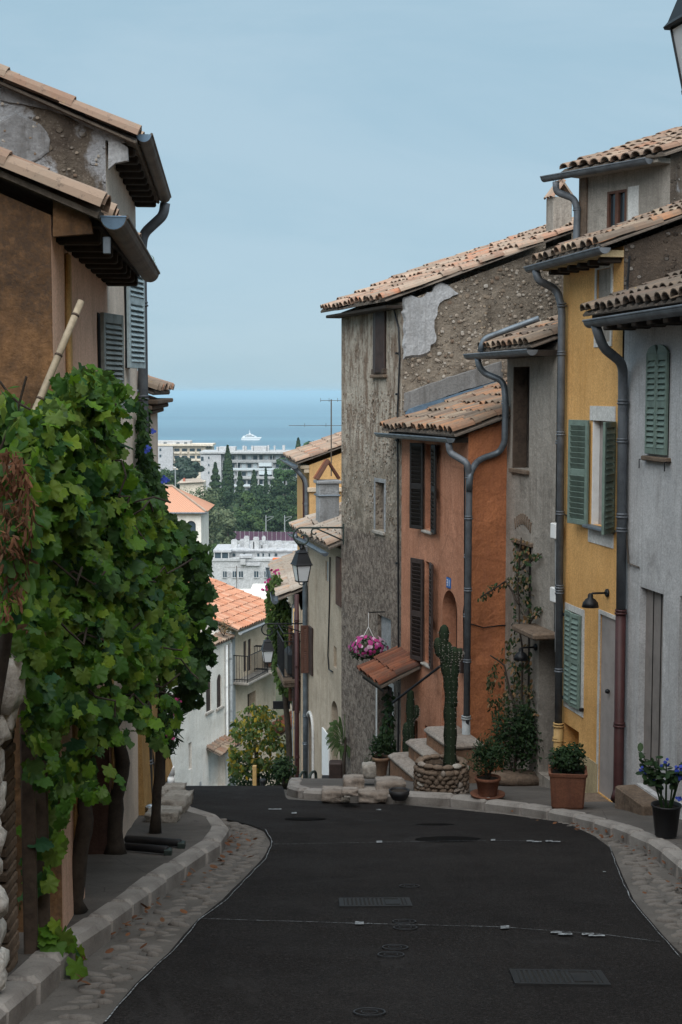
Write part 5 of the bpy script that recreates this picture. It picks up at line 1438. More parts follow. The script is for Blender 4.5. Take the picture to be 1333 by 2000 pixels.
def cactus_arm(par, pts, r, off):
    P = [Vector(p)-off for p in pts]; Q = []
    for a, b in zip(P, P[1:]): Q += [a.lerp(b, i/5) for i in range(5)]
    Q.append(P[-1]); Q.append(P[-1] + (P[-1]-P[-2]).normalized()*r*.6)
    mb = MB(); m_ = len(Q); n = 16; vs = []
    for i, p in enumerate(Q):
        t = (Q[min(i+1, m_-1)]-Q[max(i-1, 0)]).normalized(); a = Vector((1, 0, 0)); a = (a-t*a.dot(t)).normalized(); b = t.cross(a)
        rr = r*(1+.10*math.sin(i*1.9)) * (.35 if i == m_-1 else (.8 if i == m_-2 else 1))
        for k in range(n):
            q_ = 2*math.pi*k/n; r2 = rr*(1.2 if k % 2 == 0 else .68); vs.append(p + a*(r2*math.cos(q_)) + b*(r2*math.sin(q_)))
    fs = [(i*n+k, i*n+(k+1) % n, (i+1)*n+(k+1) % n, (i+1)*n+k) for i in range(m_-1) for k in range(n)]
    fs.append(tuple((m_-1)*n+k for k in range(n))); fs.append(tuple(reversed(range(n))))
    arm = mb.add(vs, fs).build('arm', m_cact, par, True)
    sp_ = MB()
    for i in range(1, m_-2):
        for k in range(0, n, 2):
            p0 = Vector(vs[i*n+k]); o_ = (p0-Q[i]).normalized()
            for s2 in range(3):
                e2 = p0 + (o_ + Vector((rg.uniform(-.6, .6), rg.uniform(-.6, .6), rg.uniform(-.6, .6))))*.018; w2_ = Vector((.0018, 0, .0018)); sp_.add([p0-w2_, p0+w2_, e2], [(0, 1, 2)])
    sp_.build('spines', m_stonew, arm, kind='stuff')
cY = pc.y+.30; cb = Vector((pc.x+.10, cY, pavz(pc.y)-.05+hp-.09))
CA = thing('tall_cactus', 'tall branching column cactus growing in the rubble planter', 'cactus', cb)
cp = lambda x, y: at_y(x, y, cY)
cactus_arm(CA, [cb, cp(880, 1420), cp(879, 1370)], .062, cb)
cactus_arm(CA, [cp(880, 1380), cp(876, 1330), cp(867, 1280), cp(868, 1225)], .048, cb)
cactus_arm(CA, [cp(884, 1380), cp(886, 1330), cp(889, 1290), cp(888, 1268)], .046, cb)
cactus_arm(CA, [cp(872, 1290), cp(858, 1272), cp(856, 1250)], .045, cb); cactus_arm(CA, [cp(888, 1300), cp(897, 1280), cp(898, 1270)], .035, cb)
cactus_arm(CA, [cp(872, 1310), cp(876, 1280), cp(875, 1258)], .045, cb)
for k, (x, yt) in enumerate(((802, 1352), (795, 1415))):
    z_, b_ = None, Vector(gnd(x, 1500, .2)); Y = 19.7; b_ = at_y(x, 1478, Y); b_.z = g(Y)+.15
    c_ = thing('small_cactus', ('column cactus with one side arm in front of the cellar opening', 'short column cactus beside the doorway post')[k], 'cactus', b_)
    cactus_arm(c_, [b_, at_y(x, (1478+yt)/2, Y), at_y(x, yt, Y)], .05, b_)
    if k == 0: cactus_arm(c_, [at_y(x, 1410, Y), at_y(x+12, 1395, Y), at_y(x+12, 1380, Y)], .035, b_)

def pot(name, label, c, prof, mat, soil_r, soil_z, n=24, cat='pot'):
    o = thing(name, label, cat, c); MB().lathe(prof, n, cap=False).build('shell', mat, o, True)
    MB().lathe([(soil_r, soil_z-.01), (soil_r, soil_z)], n).build('soil', m_soil, o); return o
def bush(name, label, c, rad, n, size, mat, shape, trunk_h, cat='shrub', upright=0.0, fl=None):
    c = Vector(c); o = thing(name, label, cat, c); L = []
    ctr = c + Vector((0, 0, trunk_h + rad[2]))
    lob = [(ctr + Vector((rg.uniform(-.5, .5)*rad[0], rg.uniform(-.5, .5)*rad[1], rg.uniform(-.45, .5)*rad[2])), rg.uniform(.45, .7)) for k in range(9)]
    for k in range(n):
        cc, s_ = rg.choice(lob); d = rv_(1).normalized()*rg.uniform(.5, 1.08)
        p = cc + Vector((d.x*rad[0]*s_, d.y*rad[1]*s_, d.z*rad[2]*s_))
        L.append(leaf_matrix(p, rg.uniform(*size), d + Vector((0, 0, .5)) + rv_(.4), d*(.6) + Vector((0, 0, upright)) + rv_(.5)))
    foliage(o, L, shape, mat, 0, offset=c)
    for k in range(4):
        e_ = rg.choice(lob)[0]; trunk(o, [c, c.lerp(e_, .5)+rv_(.02), e_], .013, c, name='stem', n=6)
    return o
bush('gutter_weed', 'small green weed growing out of the old zinc gutter', Matrix.Translation(HL1.e.location) @ Matrix.Rotation(ANL, 4, 'Z') @ Vector((.55, .36, HL1.at(222, 452, .31)[1]+.02)), (.05, .05, .05), 45, (.02, .04), m_vine, LN_, .0, 'plant', .6)
# square terracotta planter
p = gnd(1112, 1581, .1); W = 82*p.y/F; Ht = 74*p.y/F
c = Vector((p.x, p.y+.12, pavz(p.y)))
PT_ = thing('terracotta_planter', 'square tapering terracotta planter at the kerb before the yellow house', 'planter', c, R(-8))
mb = MB(); w0, w1 = W*.36, W*.46
def sqring(h, z, b=.02): return [(-h+b, -h, z), (h-b, -h, z), (h, -h+b, z), (h, h-b, z), (h-b, h, z), (-h+b, h, z), (-h, h-b, z), (-h, -h+b, z)]
rings = [sqring(w0, 0), sqring(w0+.012, .03), sqring(w1-.01, Ht-.035), sqring(w1, Ht-.03), sqring(w1+.004, Ht), sqring(w1-.022, Ht), sqring(w1-.03, Ht-.06)]
vs = [v for r_ in rings for v in r_]; fs = [(i*8+k, i*8+(k+1) % 8, (i+1)*8+(k+1) % 8, (i+1)*8+k) for i in range(6) for k in range(8)] + [tuple(range(48, 56))]
mb.add(vs, fs).build('shell', m_terrap, PT_); MB().box(-w1+.04, w1-.04, -w1+.04, w1-.04, Ht-.06, Ht-.04).build('soil', m_soil, PT_)
bush('clipped_shrub', 'dense dark evergreen shrub growing in the square terracotta planter', c+Vector((0, 0, Ht-.05)), (.20, .18, .17), 1500, (.03, .05), m_bushl, LO_, .0)
# round pot with saucer
p = gnd(955, 1562, .1); c = Vector((p.x, p.y+.12, pavz(p.y)))
SA = MB().lathe([(.14, 0), (.19, .012), (.195, .035), (.18, .03), (.13, .015), (0, .015)], 24, cap=False).build('pot_saucer', m_terrap, None, True, loc=c)
tag(SA, 'wide terracotta saucer under the round flower pot', 'saucer')
pot('flower_pot', 'round terracotta pot on a saucer beside the downpipe', c+Vector((0, 0, .02)), [(.10, 0), (.13, .16), (.145, .165), (.145, .20), (.13, .20), (.12, .17)], m_terrap, .122, .175)
bush('potted_shrub', 'loose light-tipped shrub in the round terracotta pot', c+Vector((-.0, 0, .19)), (.25, .22, .25), 1100, (.04, .075), m_bushl, LN_, .02, upright=.6)
# large bush against the wall
p = gnd(1010, 1536, .1); c = Vector((p.x, p.y+.25, pavz(p.y)))
bush('wall_shrub', 'large dark rounded shrub against the grey house wall', c, (.33, .25, .50), 2600, (.03, .055), m_bushl, LO_, .02)
tag(rock(.34, .22, .09, 5, 14, 8, .2, .4).build('planting_bed', m_stoneb, None, True, loc=c+Vector((0, 0, .03))), 'low brown stone bed under the large wall shrub', 'planter')
# black pot with blue flowers
p = gnd(1306, 1640, .1); c = Vector((p.x, p.y+.1, pavz(p.y))); hb = 64*p.y/F; wb = 60*p.y/F
pot('black_pot', 'black plastic pot at the kerb with blue flowering plant', c, [(wb*.36, 0), (wb*.48, hb), (wb*.51, hb), (wb*.51, hb-.015), (wb*.46, hb-.02), (wb*.45, hb-.05)], m_blackp, wb*.44, hb-.04)
BP = thing('flowering_plant', 'leafy plant with upright stems and blue flowers in black pot', 'plant', c+Vector((0, 0, hb-.04)))
o0 = Vector(BP.location); L = []; FL = []
for k in range(13):
    q_ = rg.uniform(0, 6.28); top = o0 + Vector((math.cos(q_)*rg.uniform(.05, .24), math.sin(q_)*rg.uniform(.03, .15), rg.uniform(.28, .5)))
    if k == 0: top = at_y(1248, 1482, c.y)
    if k == 1: top = at_y(1258, 1510, c.y)
    mid = o0.lerp(top, .5) + Vector((0, 0, .06)); P = [o0 + Vector((math.cos(q_)*.04, math.sin(q_)*.04, 0)), mid, top]
    MB().tube([p_-o0 for p_ in P], [.008, .006, .003], 6).build('stem', m_bushl, BP)
    for j in range(9):
        t = rg.uniform(.45, 1); p_ = (mid.lerp(top, (t-.5)*2) if t > .5 else P[0].lerp(mid, t*2)); d = rv_(1); d.z = abs(d.z)*.3
        L.append(leaf_matrix(p_, rg.uniform(.06, .10), Vector((0, -.3, 1))+rv_(.4), d))
    if k > 2 and k % 2: FL += [leaf_matrix(top+rv_(.02), .028, Vector((0, -1, .3))+rv_(.4), rv_(1)) for j in range(6)]
FL += [leaf_matrix(at_y(x, y, c.y-.1)+rv_(.008), .03, Vector((0, -1, .2))+rv_(.3), rv_(1)) for x, y in ((1330, 1500), (1326, 1518), (1325, 1560)) for j in range(6)]
foliage(BP, L, LO_, m_bushl, 110, offset=o0); foliage(BP, FL, petal(), m_bluefl, 60, 'petal', offset=o0)
# clay pot on the stone by the tall house, black bowl
p = at_y(744, 1490, 20.4); p.z = g(20.4)+.18
pot('clay_pot', 'pale weathered clay pot under the tiled canopy', p, [(.08, 0), (.12, .22), (.135, .225), (.135, .27), (.12, .27), (.11, .23)], plaster('old_clay', (.27, .17, .11), (.20, .13, .09), (.12, .09, .07), .6, .3), .115, .24)
bush('potted_plant', 'leafy plant with long dark leaves in the weathered clay pot', p+Vector((0, 0, .24)), (.15, .14, .17), 340, (.06, .11), m_bushl, LN_, .02, 'plant', .5)
OPn = [(752, 1345), (768, 1350), (770, 1420), (774, 1470), (750, 1470), (745, 1420), (750, 1390)]
c = Vector(at_y(763, 1480, 20.9)); c.z = g(20.9)+.12
CR = thing('door_creeper', 'thin dark creeper climbing beside the street-level doorway', 'creeper', c)
foliage(CR, cloud(OPn, 300, lambda x, y: 20.6, .3, (.05, .09), (-.5, -.8, .3), .6), LO_, m_bushl, 0, offset=c); trunk(CR, [c, at_y(760, 1420, 20.9), at_y(758, 1340, 21.0)], .015, c)
c = Vector(at_y(722, 1528, 19.6)); c.z = g(19.6)+.1
bush('weed_clump', 'dark weed clump growing between the stone blocks', c, (.10, .10, .15), 320, (.03, .06), m_bushl, LN_, .0, 'plant', .4)
p = gnd(781, 1567, .03)
pot('black_bowl_pot', 'low round black bowl at the road edge beside the stone block', Vector((p.x, p.y+.12, g(p.y)+.03)), [(.08, 0), (.115, .06), (.12, .11), (.105, .11), (.10, .09)], m_blackp, .1, .09)
# hanging basket with petunias
hb0 = at_y(720, 1262, 21.5)
HBK = thing('hanging_basket', 'hanging basket overflowing with pink and white petunias', 'basket', hb0)
MB().lathe([(.03, -.13), (.14, -.08), (.19, .0), (.17, .0), (.12, -.06)], 18, cap=False).build('bowl', m_wood, HBK, True)
MB().tube([(0, 0, .52), (.0, 0, .3), (-.15, 0, .0)], .005, 5).tube([(0, 0, .3), (.15, 0, 0)], .005, 5).build('chain', m_white, HBK)
hw = HT.at(752, 1195); MBp = Vector((HT.e.location.x, HT.e.location.y, HT.e.location.z)) + Matrix.Rotation(DT, 3, 'Z') @ Vector((hw[0], 0, hw[1]))
MB().tube([(0, 0, .52), MBp-hb0], .009, 6).build('bracket', m_iron, HBK)
L = []; FL = []
for k in range(520):
    d = rv_(1).normalized(); p_ = hb0 + Vector((d.x*.30, d.y*.24, d.z*.17 - .02 - .10*abs(d.x)*(rg.random()))) * 1
    L.append(leaf_matrix(p_, rg.uniform(.03, .06), d+Vector((0, 0, .4)), rv_(1)))
for k in range(95):
    d = rv_(1).normalized(); d.y = -abs(d.y); p_ = hb0 + Vector((d.x*.31, d.y*.26, d.z*.18-.01))
    FL.append(leaf_matrix(p_, rg.uniform(.045, .075), d, rv_(1)))
foliage(HBK, L, LO_, m_bushl, 0, offset=hb0); foliage(HBK, FL, petal(), m_pinkfl, 95, 'flower', offset=hb0)
# bougainvillea on the grey doorway and orange flank
bq = Vector(at_y(1020, 1500, 17.5)); bq.z = pavz(17.5)
BG = thing('bougainvillea', 'straggling creeper with faded orange bracts around the grey doorway', 'creeper', bq)
bd = lambda x, y: lerpt([(935, 18.0), (990, 17.95), (1005, 17.75), (1050, 17.2)], x)
L1 = cloud([(1002,1048),(1032,1055),(1040,1120),(1036,1250),(1046,1400),(960,1405),(950,1330),(965,1290),(1000,1240),(1004,1150)], 900, bd, .12, (.035, .07), (-.5, -.8, .3), .7, dens=lambda x, y: .25+.75*(noise.noise(Vector((x*.03, y*.03, 1))) > -.05))
L2 = cloud([(932,1168),(960,1140),(1000,1125),(1004,1140),(965,1155),(940,1175)], 90, bd, .1, (.035, .06), (-.5, -.8, .3), .7) + cloud([(1035,1080),(1056,1078),(1056,1090),(1036,1092)], 24, bd, .1, (.035, .06), (-.5, -.8, .3), .7) + cloud([(1040,1185),(1062,1175),(1062,1200),(1042,1205)], 30, bd, .1, (.035, .06), (-.5, -.8, .3), .7)
foliage(BG, L1[::2]+L2[::2], LO_, m_boug, 0, stuff='bracts', offset=bq); foliage(BG, L1[1::2]+L2[1::2], LO_, m_bushl, 0, offset=bq)
for P in ([(1020, 1500), (1022, 1300), (1012, 1150), (1018, 1050)], [(1010, 1400), (985, 1300), (960, 1280)], [(1015, 1180), (990, 1135), (938, 1168)], [(1024, 1240), (1050, 1192)], [(1020, 1110), (1056, 1082)]):
    trunk(BG, [at_y(x, y, bd(x, y)+.02) for x, y in P], .012, bq, name='stem', n=6)
# palm at the cream house
pb = Vector(at_y(672, 1500, 23.4)); pb.z = g(23.4)+.1
PM = thing('potted_palm', 'feathery green palm beside the cream house doorway', 'palm', pb); L = []
for k in range(11):
    c0 = at_y(674, 1440, 23.5) + Vector((0, 0, -.1)); q_ = R(90+k*19)
    e_ = c0 + Vector((math.cos(q_)*.30, rg.uniform(-.2, .1), math.sin(q_)*.34 + .1)); mid = c0.lerp(e_, .6) + Vector((0, 0, .1))
    P = [c0, mid, e_]; MB().tube([p_-pb for p_ in P], .005, 5).build('frond_stem', m_palm, PM)
    for j in range(16):
        t = .25+.75*j/16; p_ = c0.lerp(mid, t*2) if t < .5 else mid.lerp(e_, t*2-1)
        for s_ in (-1, 1): L.append(leaf_matrix(p_, .13*(1.2-t*.7), Vector((0, -1, .4)), (e_-c0).normalized()*.6 + Vector((0, s_*.3, s_*.7))+Vector((0, 0, -.35))))
foliage(PM, L, leaf_oval(.13, 6), m_palm, 0, stuff='fronds', offset=pb)
trunk(PM, [pb, pb+Vector((0, 0, .3)), at_y(674, 1440, 23.5)], .03, pb)

# dome wall lamps
def walllamp(H, xm, ym, xl, yl, label):
    (u, z) = H.at(xm, ym); (u2, z2) = H.at(xl, yl, .19)
    e_ = H.e.location; o = thing('wall_lamp', label, 'wall lamp', Matrix.Translation(e_) @ Matrix.Rotation(H.ang, 4, 'Z') @ Vector((u, 0, z)), H.ang)
    MB().lathe([(.0, 0), (.045, 0), (.045, .02), (.03, .03), (0, .03)], 16, cap=False).build('rose', m_iron, o, True, rot=(R(-90), 0, 0))
    MB().tube([(0, 0, 0), (0, .18, 0), (0, .2, -.02), (0, .2, -.05)], .012, 8).build('arm', m_iron, o, True)
    MB().lathe([(.018, .0), (.03, -.02), (.03, -.05), (.055, -.065), (.082, -.10), (.092, -.15), (.086, -.15), (.075, -.10)], 20, (0, .2, -.0), False).build('shade', m_iron, o, True)
    MB().lathe([(0, -.07), (.025, -.08), (.03, -.11), (.015, -.13), (0, -.135)], 10, (0, .2, 0), False).build('bulb', m_greypipe, o, True)
walllamp(HY, 1188, 1158, 1160, 1170, 'black dome wall lamp on the yellow house above the door')
walllamp(HG, 1048, 1264, 1020, 1275, 'black dome wall lamp on the grey house among the creeper')

# street lanterns on scrolled brackets
def spiral(c, r0, r1, a0, a1, n=18):
    return [(c[0]+(r0+(r1-r0)*i/n)*math.cos(a0+(a1-a0)*i/n), 0, c[1]+(r0+(r1-r0)*i/n)*math.sin(a0+(a1-a0)*i/n)) for i in range(n+1)]
m_lglass = Mat('lantern_glass').fin((.72, .75, .78), .35, spec=.4)
m_lglass.node_tree.nodes['Principled BSDF'].inputs['Transmission Weight'].default_value = .25
def lantern(label, c, arm, mat_b, s_=1.0, rz=0.0, rot=R(20)):
    """c = centre of the roof rim; arm = bracket length to the wall (along local +x)"""
    o = thing('street_lantern', label, 'street lantern', c, rz, 'wall lanterns along the street'); o.scale = (s_, s_, s_)
    def ring4(h, z): return [(h*math.sqrt(2)*math.cos(rot+math.pi/4+k*math.pi/2), h*math.sqrt(2)*math.sin(rot+math.pi/4+k*math.pi/2), z) for k in range(4)]
    def loft(prof, nm, mat):
        vs = [v for h, z in prof for v in ring4(h, z)]; fs = [(i*4+k, i*4+(k+1) % 4, (i+1)*4+(k+1) % 4, (i+1)*4+k) for i in range(len(prof)-1) for k in range(4)]
        fs += [(3, 2, 1, 0), tuple((len(prof)-1)*4+k for k in range(4))]; MB().add(vs, fs).build(nm, mat, o)
    loft([(.150, -.012), (.155, .0), (.140, .02), (.085, .19), (.075, .20), (.10, .205), (.03, .255), (.02, .26)], 'roof_cap', m_iron)
    MB().lathe([(.02, .25), (.035, .27), (.028, .29), (.012, .31), (.01, .34)], 10).build('finial', m_iron, o, True)
    top, bot, zb = .125, .082, -.285
    A4, B4 = ring4(top, -.012), ring4(bot, zb)
    for k in range(4):
        l = (k+1) % 4; mb = MB(); f_ = .985
        P = [Vector(A4[k]), Vector(A4[l]), Vector(B4[l]), Vector(B4[k])]; cen = sum(P, Vector())/4
        nrm = (P[1]-P[0]).cross(P[3]-P[0]).normalized()
        q1 = [p_*1 for p_ in P]; vs = [cen+(p_-cen)*.97 - nrm*.004 for p_ in q1] + [cen+(p_-cen)*.97 + nrm*.004 for p_ in q1]
        mb.add(vs, [(0, 1, 2, 3), (7, 6, 5, 4), (0, 4, 5, 1), (1, 5, 6, 2), (2, 6, 7, 3), (3, 7, 4, 0)]).build('pane', m_lglass, o)
        MB().tube([A4[k], B4[k]], .011, 5).build('corner_bar', m_iron, o)
    loft([(bot+.008, zb-.018), (bot+.010, zb)], 'bottom_rail', m_iron)
    MB().tube([(-.05, 0, zb-.018), (-.04, 0, zb-.06), (0, 0, zb-.075), (.04, 0, zb-.06), (.05, 0, zb-.018)], .009, 6).build('bottom_loop', m_iron, o)
    if arm:
        zt_ = .34; a = arm/s_
        sp_ = [(a, 0, zt_+.29)] + [(x, y, z+zt_) for x, y, z in spiral((0.0, .15), .14, .135, R(90), R(270), 16)] + [(x, y, z+zt_) for x, y, z in spiral((.035, .105), .10, .05, R(-100), R(150), 14)]
        MB().tube(sp_, .016, 8).build('bracket', mat_b, o, True)
        b2 = [(a, 0, zt_+.07)] + [(.26, 0, zt_+.275)] + [(x, y, z+zt_) for x, y, z in spiral((.22, .215), .06, .03, R(80), R(350), 12)]
        MB().tube(b2, .013, 8).build('stay', mat_b, o, True)
        MB().bbox(a-.006, a+.02, -.02, .02, zt_-.0, zt_+.36, .004).build('wall_plate', mat_b, o)
p = at_y(589.5, 1102, 23.55); lantern('wall lantern on scrolled green bracket fixed to the tall stone house', p, .035-p.x, m_igreen, .97)
p = at_y(523, 1269, 27.6); lantern('wall lantern on round scrolled bracket before the ivy and balcony', p, -.72-p.x, m_iron, .82, 0, R(10))
p = at_y(1390, 40, 5.9); lantern('large black lantern hung out from the near ochre house', p, 3.36-p.x, m_iron, .93, 0, R(12))

# ================================================================== further down on the right
DF = R(100)
HF = House('far_orange_house', 'bright orange house with moulded eaves and zinc gutter behind the chimney', (-.70, 31.5), R(97), g(32))
u_, ze_ = HF.at(577, 905, .25); LF = 3.0
facade(HF, 'front_wall', m_wfarorg, 0, LF, -2, ze_, [], seed=71); shell(HF, 0, LF, -2, ze_, R(20), 5.0, m_wfarorg)
roof(HF, -.1, LF+.1, ze_+.06, .28, R(20), 5.2, m_tile_red, .2); gutter(HF, -.1, LF+.1, .33, ze_-.01, .07, 0, m_zinc)
for k, d_ in enumerate((.20, .12)): MB().bbox(0, LF, 0, d_, ze_-.09-.09*k, ze_-.01-.09*k, .01).build('cornice', m_wfarc, HF.e)
MB().bbox(-.06, -.0, -.9, .05, ze_-.6, ze_-.5, .01).build('string_course', m_wfarc, HF.e)
for x in (.08, .5): downpipe(HF, [(x, .3, ze_-.08), (x, .06, ze_-.35), (x, .06, -1)], .045, m_zincd if x < .3 else m_redpipe)
# aerials
for (x, yt, yb, Y, sc_, lab) in ((647.5, 780, 930, 29.5, 1, 'tall thin television aerial mast above the cream house roof'), (463, 1105, 1165, 62, 1.2, 'small television aerial over the red roof')):
    b_ = at_y(x, yb, Y); t_ = at_y(x, yt, Y); o = thing('aerial', lab, 'aerial', b_); H_ = t_.z-b_.z
    MB().tube([(0, 0, 0), (0, 0, H_)], .013*sc_, 6).build('mast', m_zincb, o)
    for zf, L_ in ((.985, .22), (.66, .55)) if sc_ == 1 else ((.95, .5),):
        MB().tube([(-L_*1.6 if zf < .9 else -L_, 0, H_*zf), (L_, 0, H_*zf)], .006, 5).build('boom', m_zincb, o)
        for k in range(3): MB().tube([(-L_+L_*.8*k, -.12, H_*zf), (-L_+L_*.8*k, .12, H_*zf)], .004, 4).tube([(-L_+L_*.8*k, 0, H_*zf-.03), (-L_+L_*.8*k, 0, H_*zf+.05)], .004, 4).build('element', m_zincb, o)
# ivy house
HI = House('ivy_house', 'narrow house with pale tiles smothered in ivy below the cream house', (-.80, 28.2), R(94.3), g(30))
LI = 7.0; u_, ze_ = HI.at(553, 1166, .5)
ze_ = -2.8 - HI.z0
facade(HI, 'front_wall', m_wfarc, 0, LI, -2, ze_, [], seed=81); shell(HI, 0, LI, -2, ze_, R(22), 1.0, m_wfarc)
roof(HI, 1.2, LI, ze_+.06, .42, R(22), 1.4, m_tile_pale, .2, jit=1.8); gutter(HI, 1.3, LI, .48, ze_, .07, 0, m_zinc)
for x, m_ in ((.15, m_redpipe), (.45, m_zincd), (.9, m_ochpipe), (1.5, m_greypipe)): downpipe(HI, [(x, .08, ze_+.3 if x < .2 else ze_-.1), (x, .08, -1)], .045, m_)
shutter(HI, .3, 2.2, .16, 1.6, 92, m_shbrown, [10, 10], .01); shutter(HI, 1.2, 2.2, -.2, 1.6, -92, m_shred, [10, 10], .01)
iv = Vector((-1.55, 31.0, g(31.0)))
IV = thing('ivy', 'thick green ivy column with purple flowers hanging beside the balcony', 'ivy', iv)
IP = [(535,1120),(548,1122),(560,1170),(575,1190),(578,1300),(572,1370),(548,1350),(535,1310),(525,1250),(520,1180),(522,1140)]
foliage(IV, cloud(IP, 3000, lambda x, y: 30.6, 1.2, (.07, .13), (-.5, -.8, .3), .8), LO_, leafmat('ivy_leaf', [(.045,.085,.02),(.065,.11,.022),(.03,.06,.018),(.09,.13,.03)], .3, .6), 0, offset=iv)
foliage(IV, [leaf_matrix(at_y(x, y, 30.3)+rv_(.03), .06, Vector((0, -1, .2))+rv_(.3), rv_(1)) for x, y in ((534, 1115), (540, 1114), (522, 1133), (519, 1148)) for k in range(4)], petal(), m_magfl, 16, 'petal', offset=iv)
trunk(IV, [iv+Vector((.5, 0, 0)), at_y(560, 1400, 31), at_y(556, 1300, 31), at_y(545, 1200, 31)], .06, iv)
# balcony on the ivy house
bl = at_y(588, 1318, 28.9)
BL = thing('balcony', 'dark iron balcony with stone slab and covered furniture', 'balcony', bl, R(8))
MB().bbox(-.42, .14, -.5, .9, -.08, .0, .01).bbox(-.40, .14, -.48, .88, -.16, -.081, .01).build('slab', m_stoneb, BL)
mb = MB()
for z in (.06, .78, .95): mb.tube([(.1, -.47, z), (-.40, -.47, z), (-.40, .87, z)], .011, 6)
for k in range(8): mb.tube([(.1-.07*k, -.47, .06), (.1-.07*k, -.47, .78)], .006, 5)
for k in range(14): mb.tube([(-.40, -.47+.1*k, .06), (-.40, -.47+.1*k, .78)], .006, 5)
mb.build('railing', m_iron, BL)
MB().bbox(-.30, .06, -.3, .5, 0, .55, .08).build('furniture_cover', m_blackp, BL); MB().bbox(-.12, .08, -.2, .3, .551, .8, .08).build('furniture_cover', m_blackp, BL)
for k in range(3): MB().tube([(-.1+.12*k, -.51, -.06), (-.1+.12*k, -.515, -.02)], .03, 8).build('rosette', m_iron, BL)
# hanging sign, small canopy, tree in pot, rails, planters beyond the crest
p = at_y(553, 1377, 31); SG = thing('hanging_sign', 'dark blank hanging sign board below the balcony', 'sign', p)
MB().bbox(-.22, .16, -.02, .02, -.09, .09, .01).build('board', m_iron, SG); MB().tube([(-.0, 0, .09), (-.0, 0, .4), (.3, 0, .4)], .012, 6).build('bracket', m_iron, SG)
_h = _N(); p = at_y(545, 1428, 32.5); _h.e = thing('door_canopy', 'brown tiled door canopy beside the yellowing tree', 'canopy', (p.x+.25, p.y, p.z), R(98))
roof(_h, -.5, .6, .0, .35, R(30), .55, m_tile_rust, .18)
tb = Vector(at_y(505, 1565, 33)); tb.z = g(33)
TR = thing('yellowing_tree', 'small leafy tree with yellowing leaves in the bend of the street', 'tree', tb)
TP = [(470,1385),(500,1372),(530,1378),(548,1400),(560,1450),(575,1500),(560,1530),(520,1500),(500,1515),(465,1520),(446,1500),(448,1450),(455,1410)]
foliage(TR, cloud(TP, 1900, lambda x, y: 31.8, 1.8, (.06, .15), (0, -.6, .6), .8, dens=lambda x, y: (noise.noise(Vector((x*.05, y*.05, 5))) > -.18) and 1 or .12), LO_, m_yel, 0, stuff='crown', offset=tb)
foliage(TR, cloud([(452,1470),(500,1480),(560,1500),(588,1500),(590,1550),(446,1555)], 900, lambda x, y: 32.6, 1.2, (.07, .13), (0, -.6, .6), .7), LO_, m_bushl, 0, stuff='lower_foliage', offset=tb)
trunk(TR, [tb, at_y(503, 1520, 33), at_y(500, 1450, 33)], .06, tb)
for (x, w_, yt, Y, mat, nm, lab) in ((574, 13, 1524, 25.2, m_greypipe, 'grey_planter', 'square grey planter beside the green rails'), (514, 12, 1522, 27, m_blackp, 'dark_urn', 'dark urn at the kerb below the tree'), (498, 8, 1495, 29, m_ochpipe, 'orange_post', 'orange square post beyond the urn')):
    b_ = at_y(x, 1550, Y); z0 = g(Y)+.02; h_ = at_y(x, yt, Y).z - z0; r_ = w_*Y/F/2
    if nm == 'dark_urn': o = MB().lathe([(r_*.8, 0), (r_*1.1, h_*.15), (r_*.7, h_*.6), (r_*.9, h_*.8), (r_*1.1, h_), (r_*.9, h_)], 16).build(nm, mat, None, True, loc=(b_.x, Y, z0))
    else: o = MB().bbox(-r_, r_, -r_, r_, 0, h_, .01).build(nm, mat, None, loc=(b_.x, Y, z0))
    tag(o, lab, nm.split('_')[1])
c = Vector(at_y(555, 1550, 26)); c.z = g(26)
bush('flower_bush', 'low dark bush with small pink flowers near the grey planter', c, (.25, .2, .28), 600, (.05, .09), m_bushl, LO_, .15, 'shrub')
for x in (592, 611):
    b_ = at_y(x, 1560, 22.2); z0 = g(22.2); ht = at_y(x, 1512, 22.2).z - z0
    o = thing('hoop_rail', 'dark green hoop rail at the foot of the cream house downpipe' if x < 600 else 'dark green hoop rail before the pointed arch door', 'rail', (b_.x, 22.2, z0), 0, 'hoop rails by the cream house')
    MB().tube(smooth_path([(-.05, 0, -.05), (-.05, 0, ht), (.05, .25, ht), (.05, .25, -.05)]), .022, 8).build('hoop', m_igreen, o, True)
for (x, y, h_, lab) in ((655, 1520, 28, 'black crate on the step of the cream house'),):
    b_ = at_y(x, 1540, 22.8); z0 = g(22.8)+.05
    o = thing('black_crate', lab, 'crate', (b_.x, 22.8, z0)); MB().bbox(-.22, .26, -.15, .2, 0, .14, .01).build('base_tray', m_blackp, o); MB().bbox(-.1, .12, -.12, .12, .141, .42, .02).build('box', m_shbrown, o)

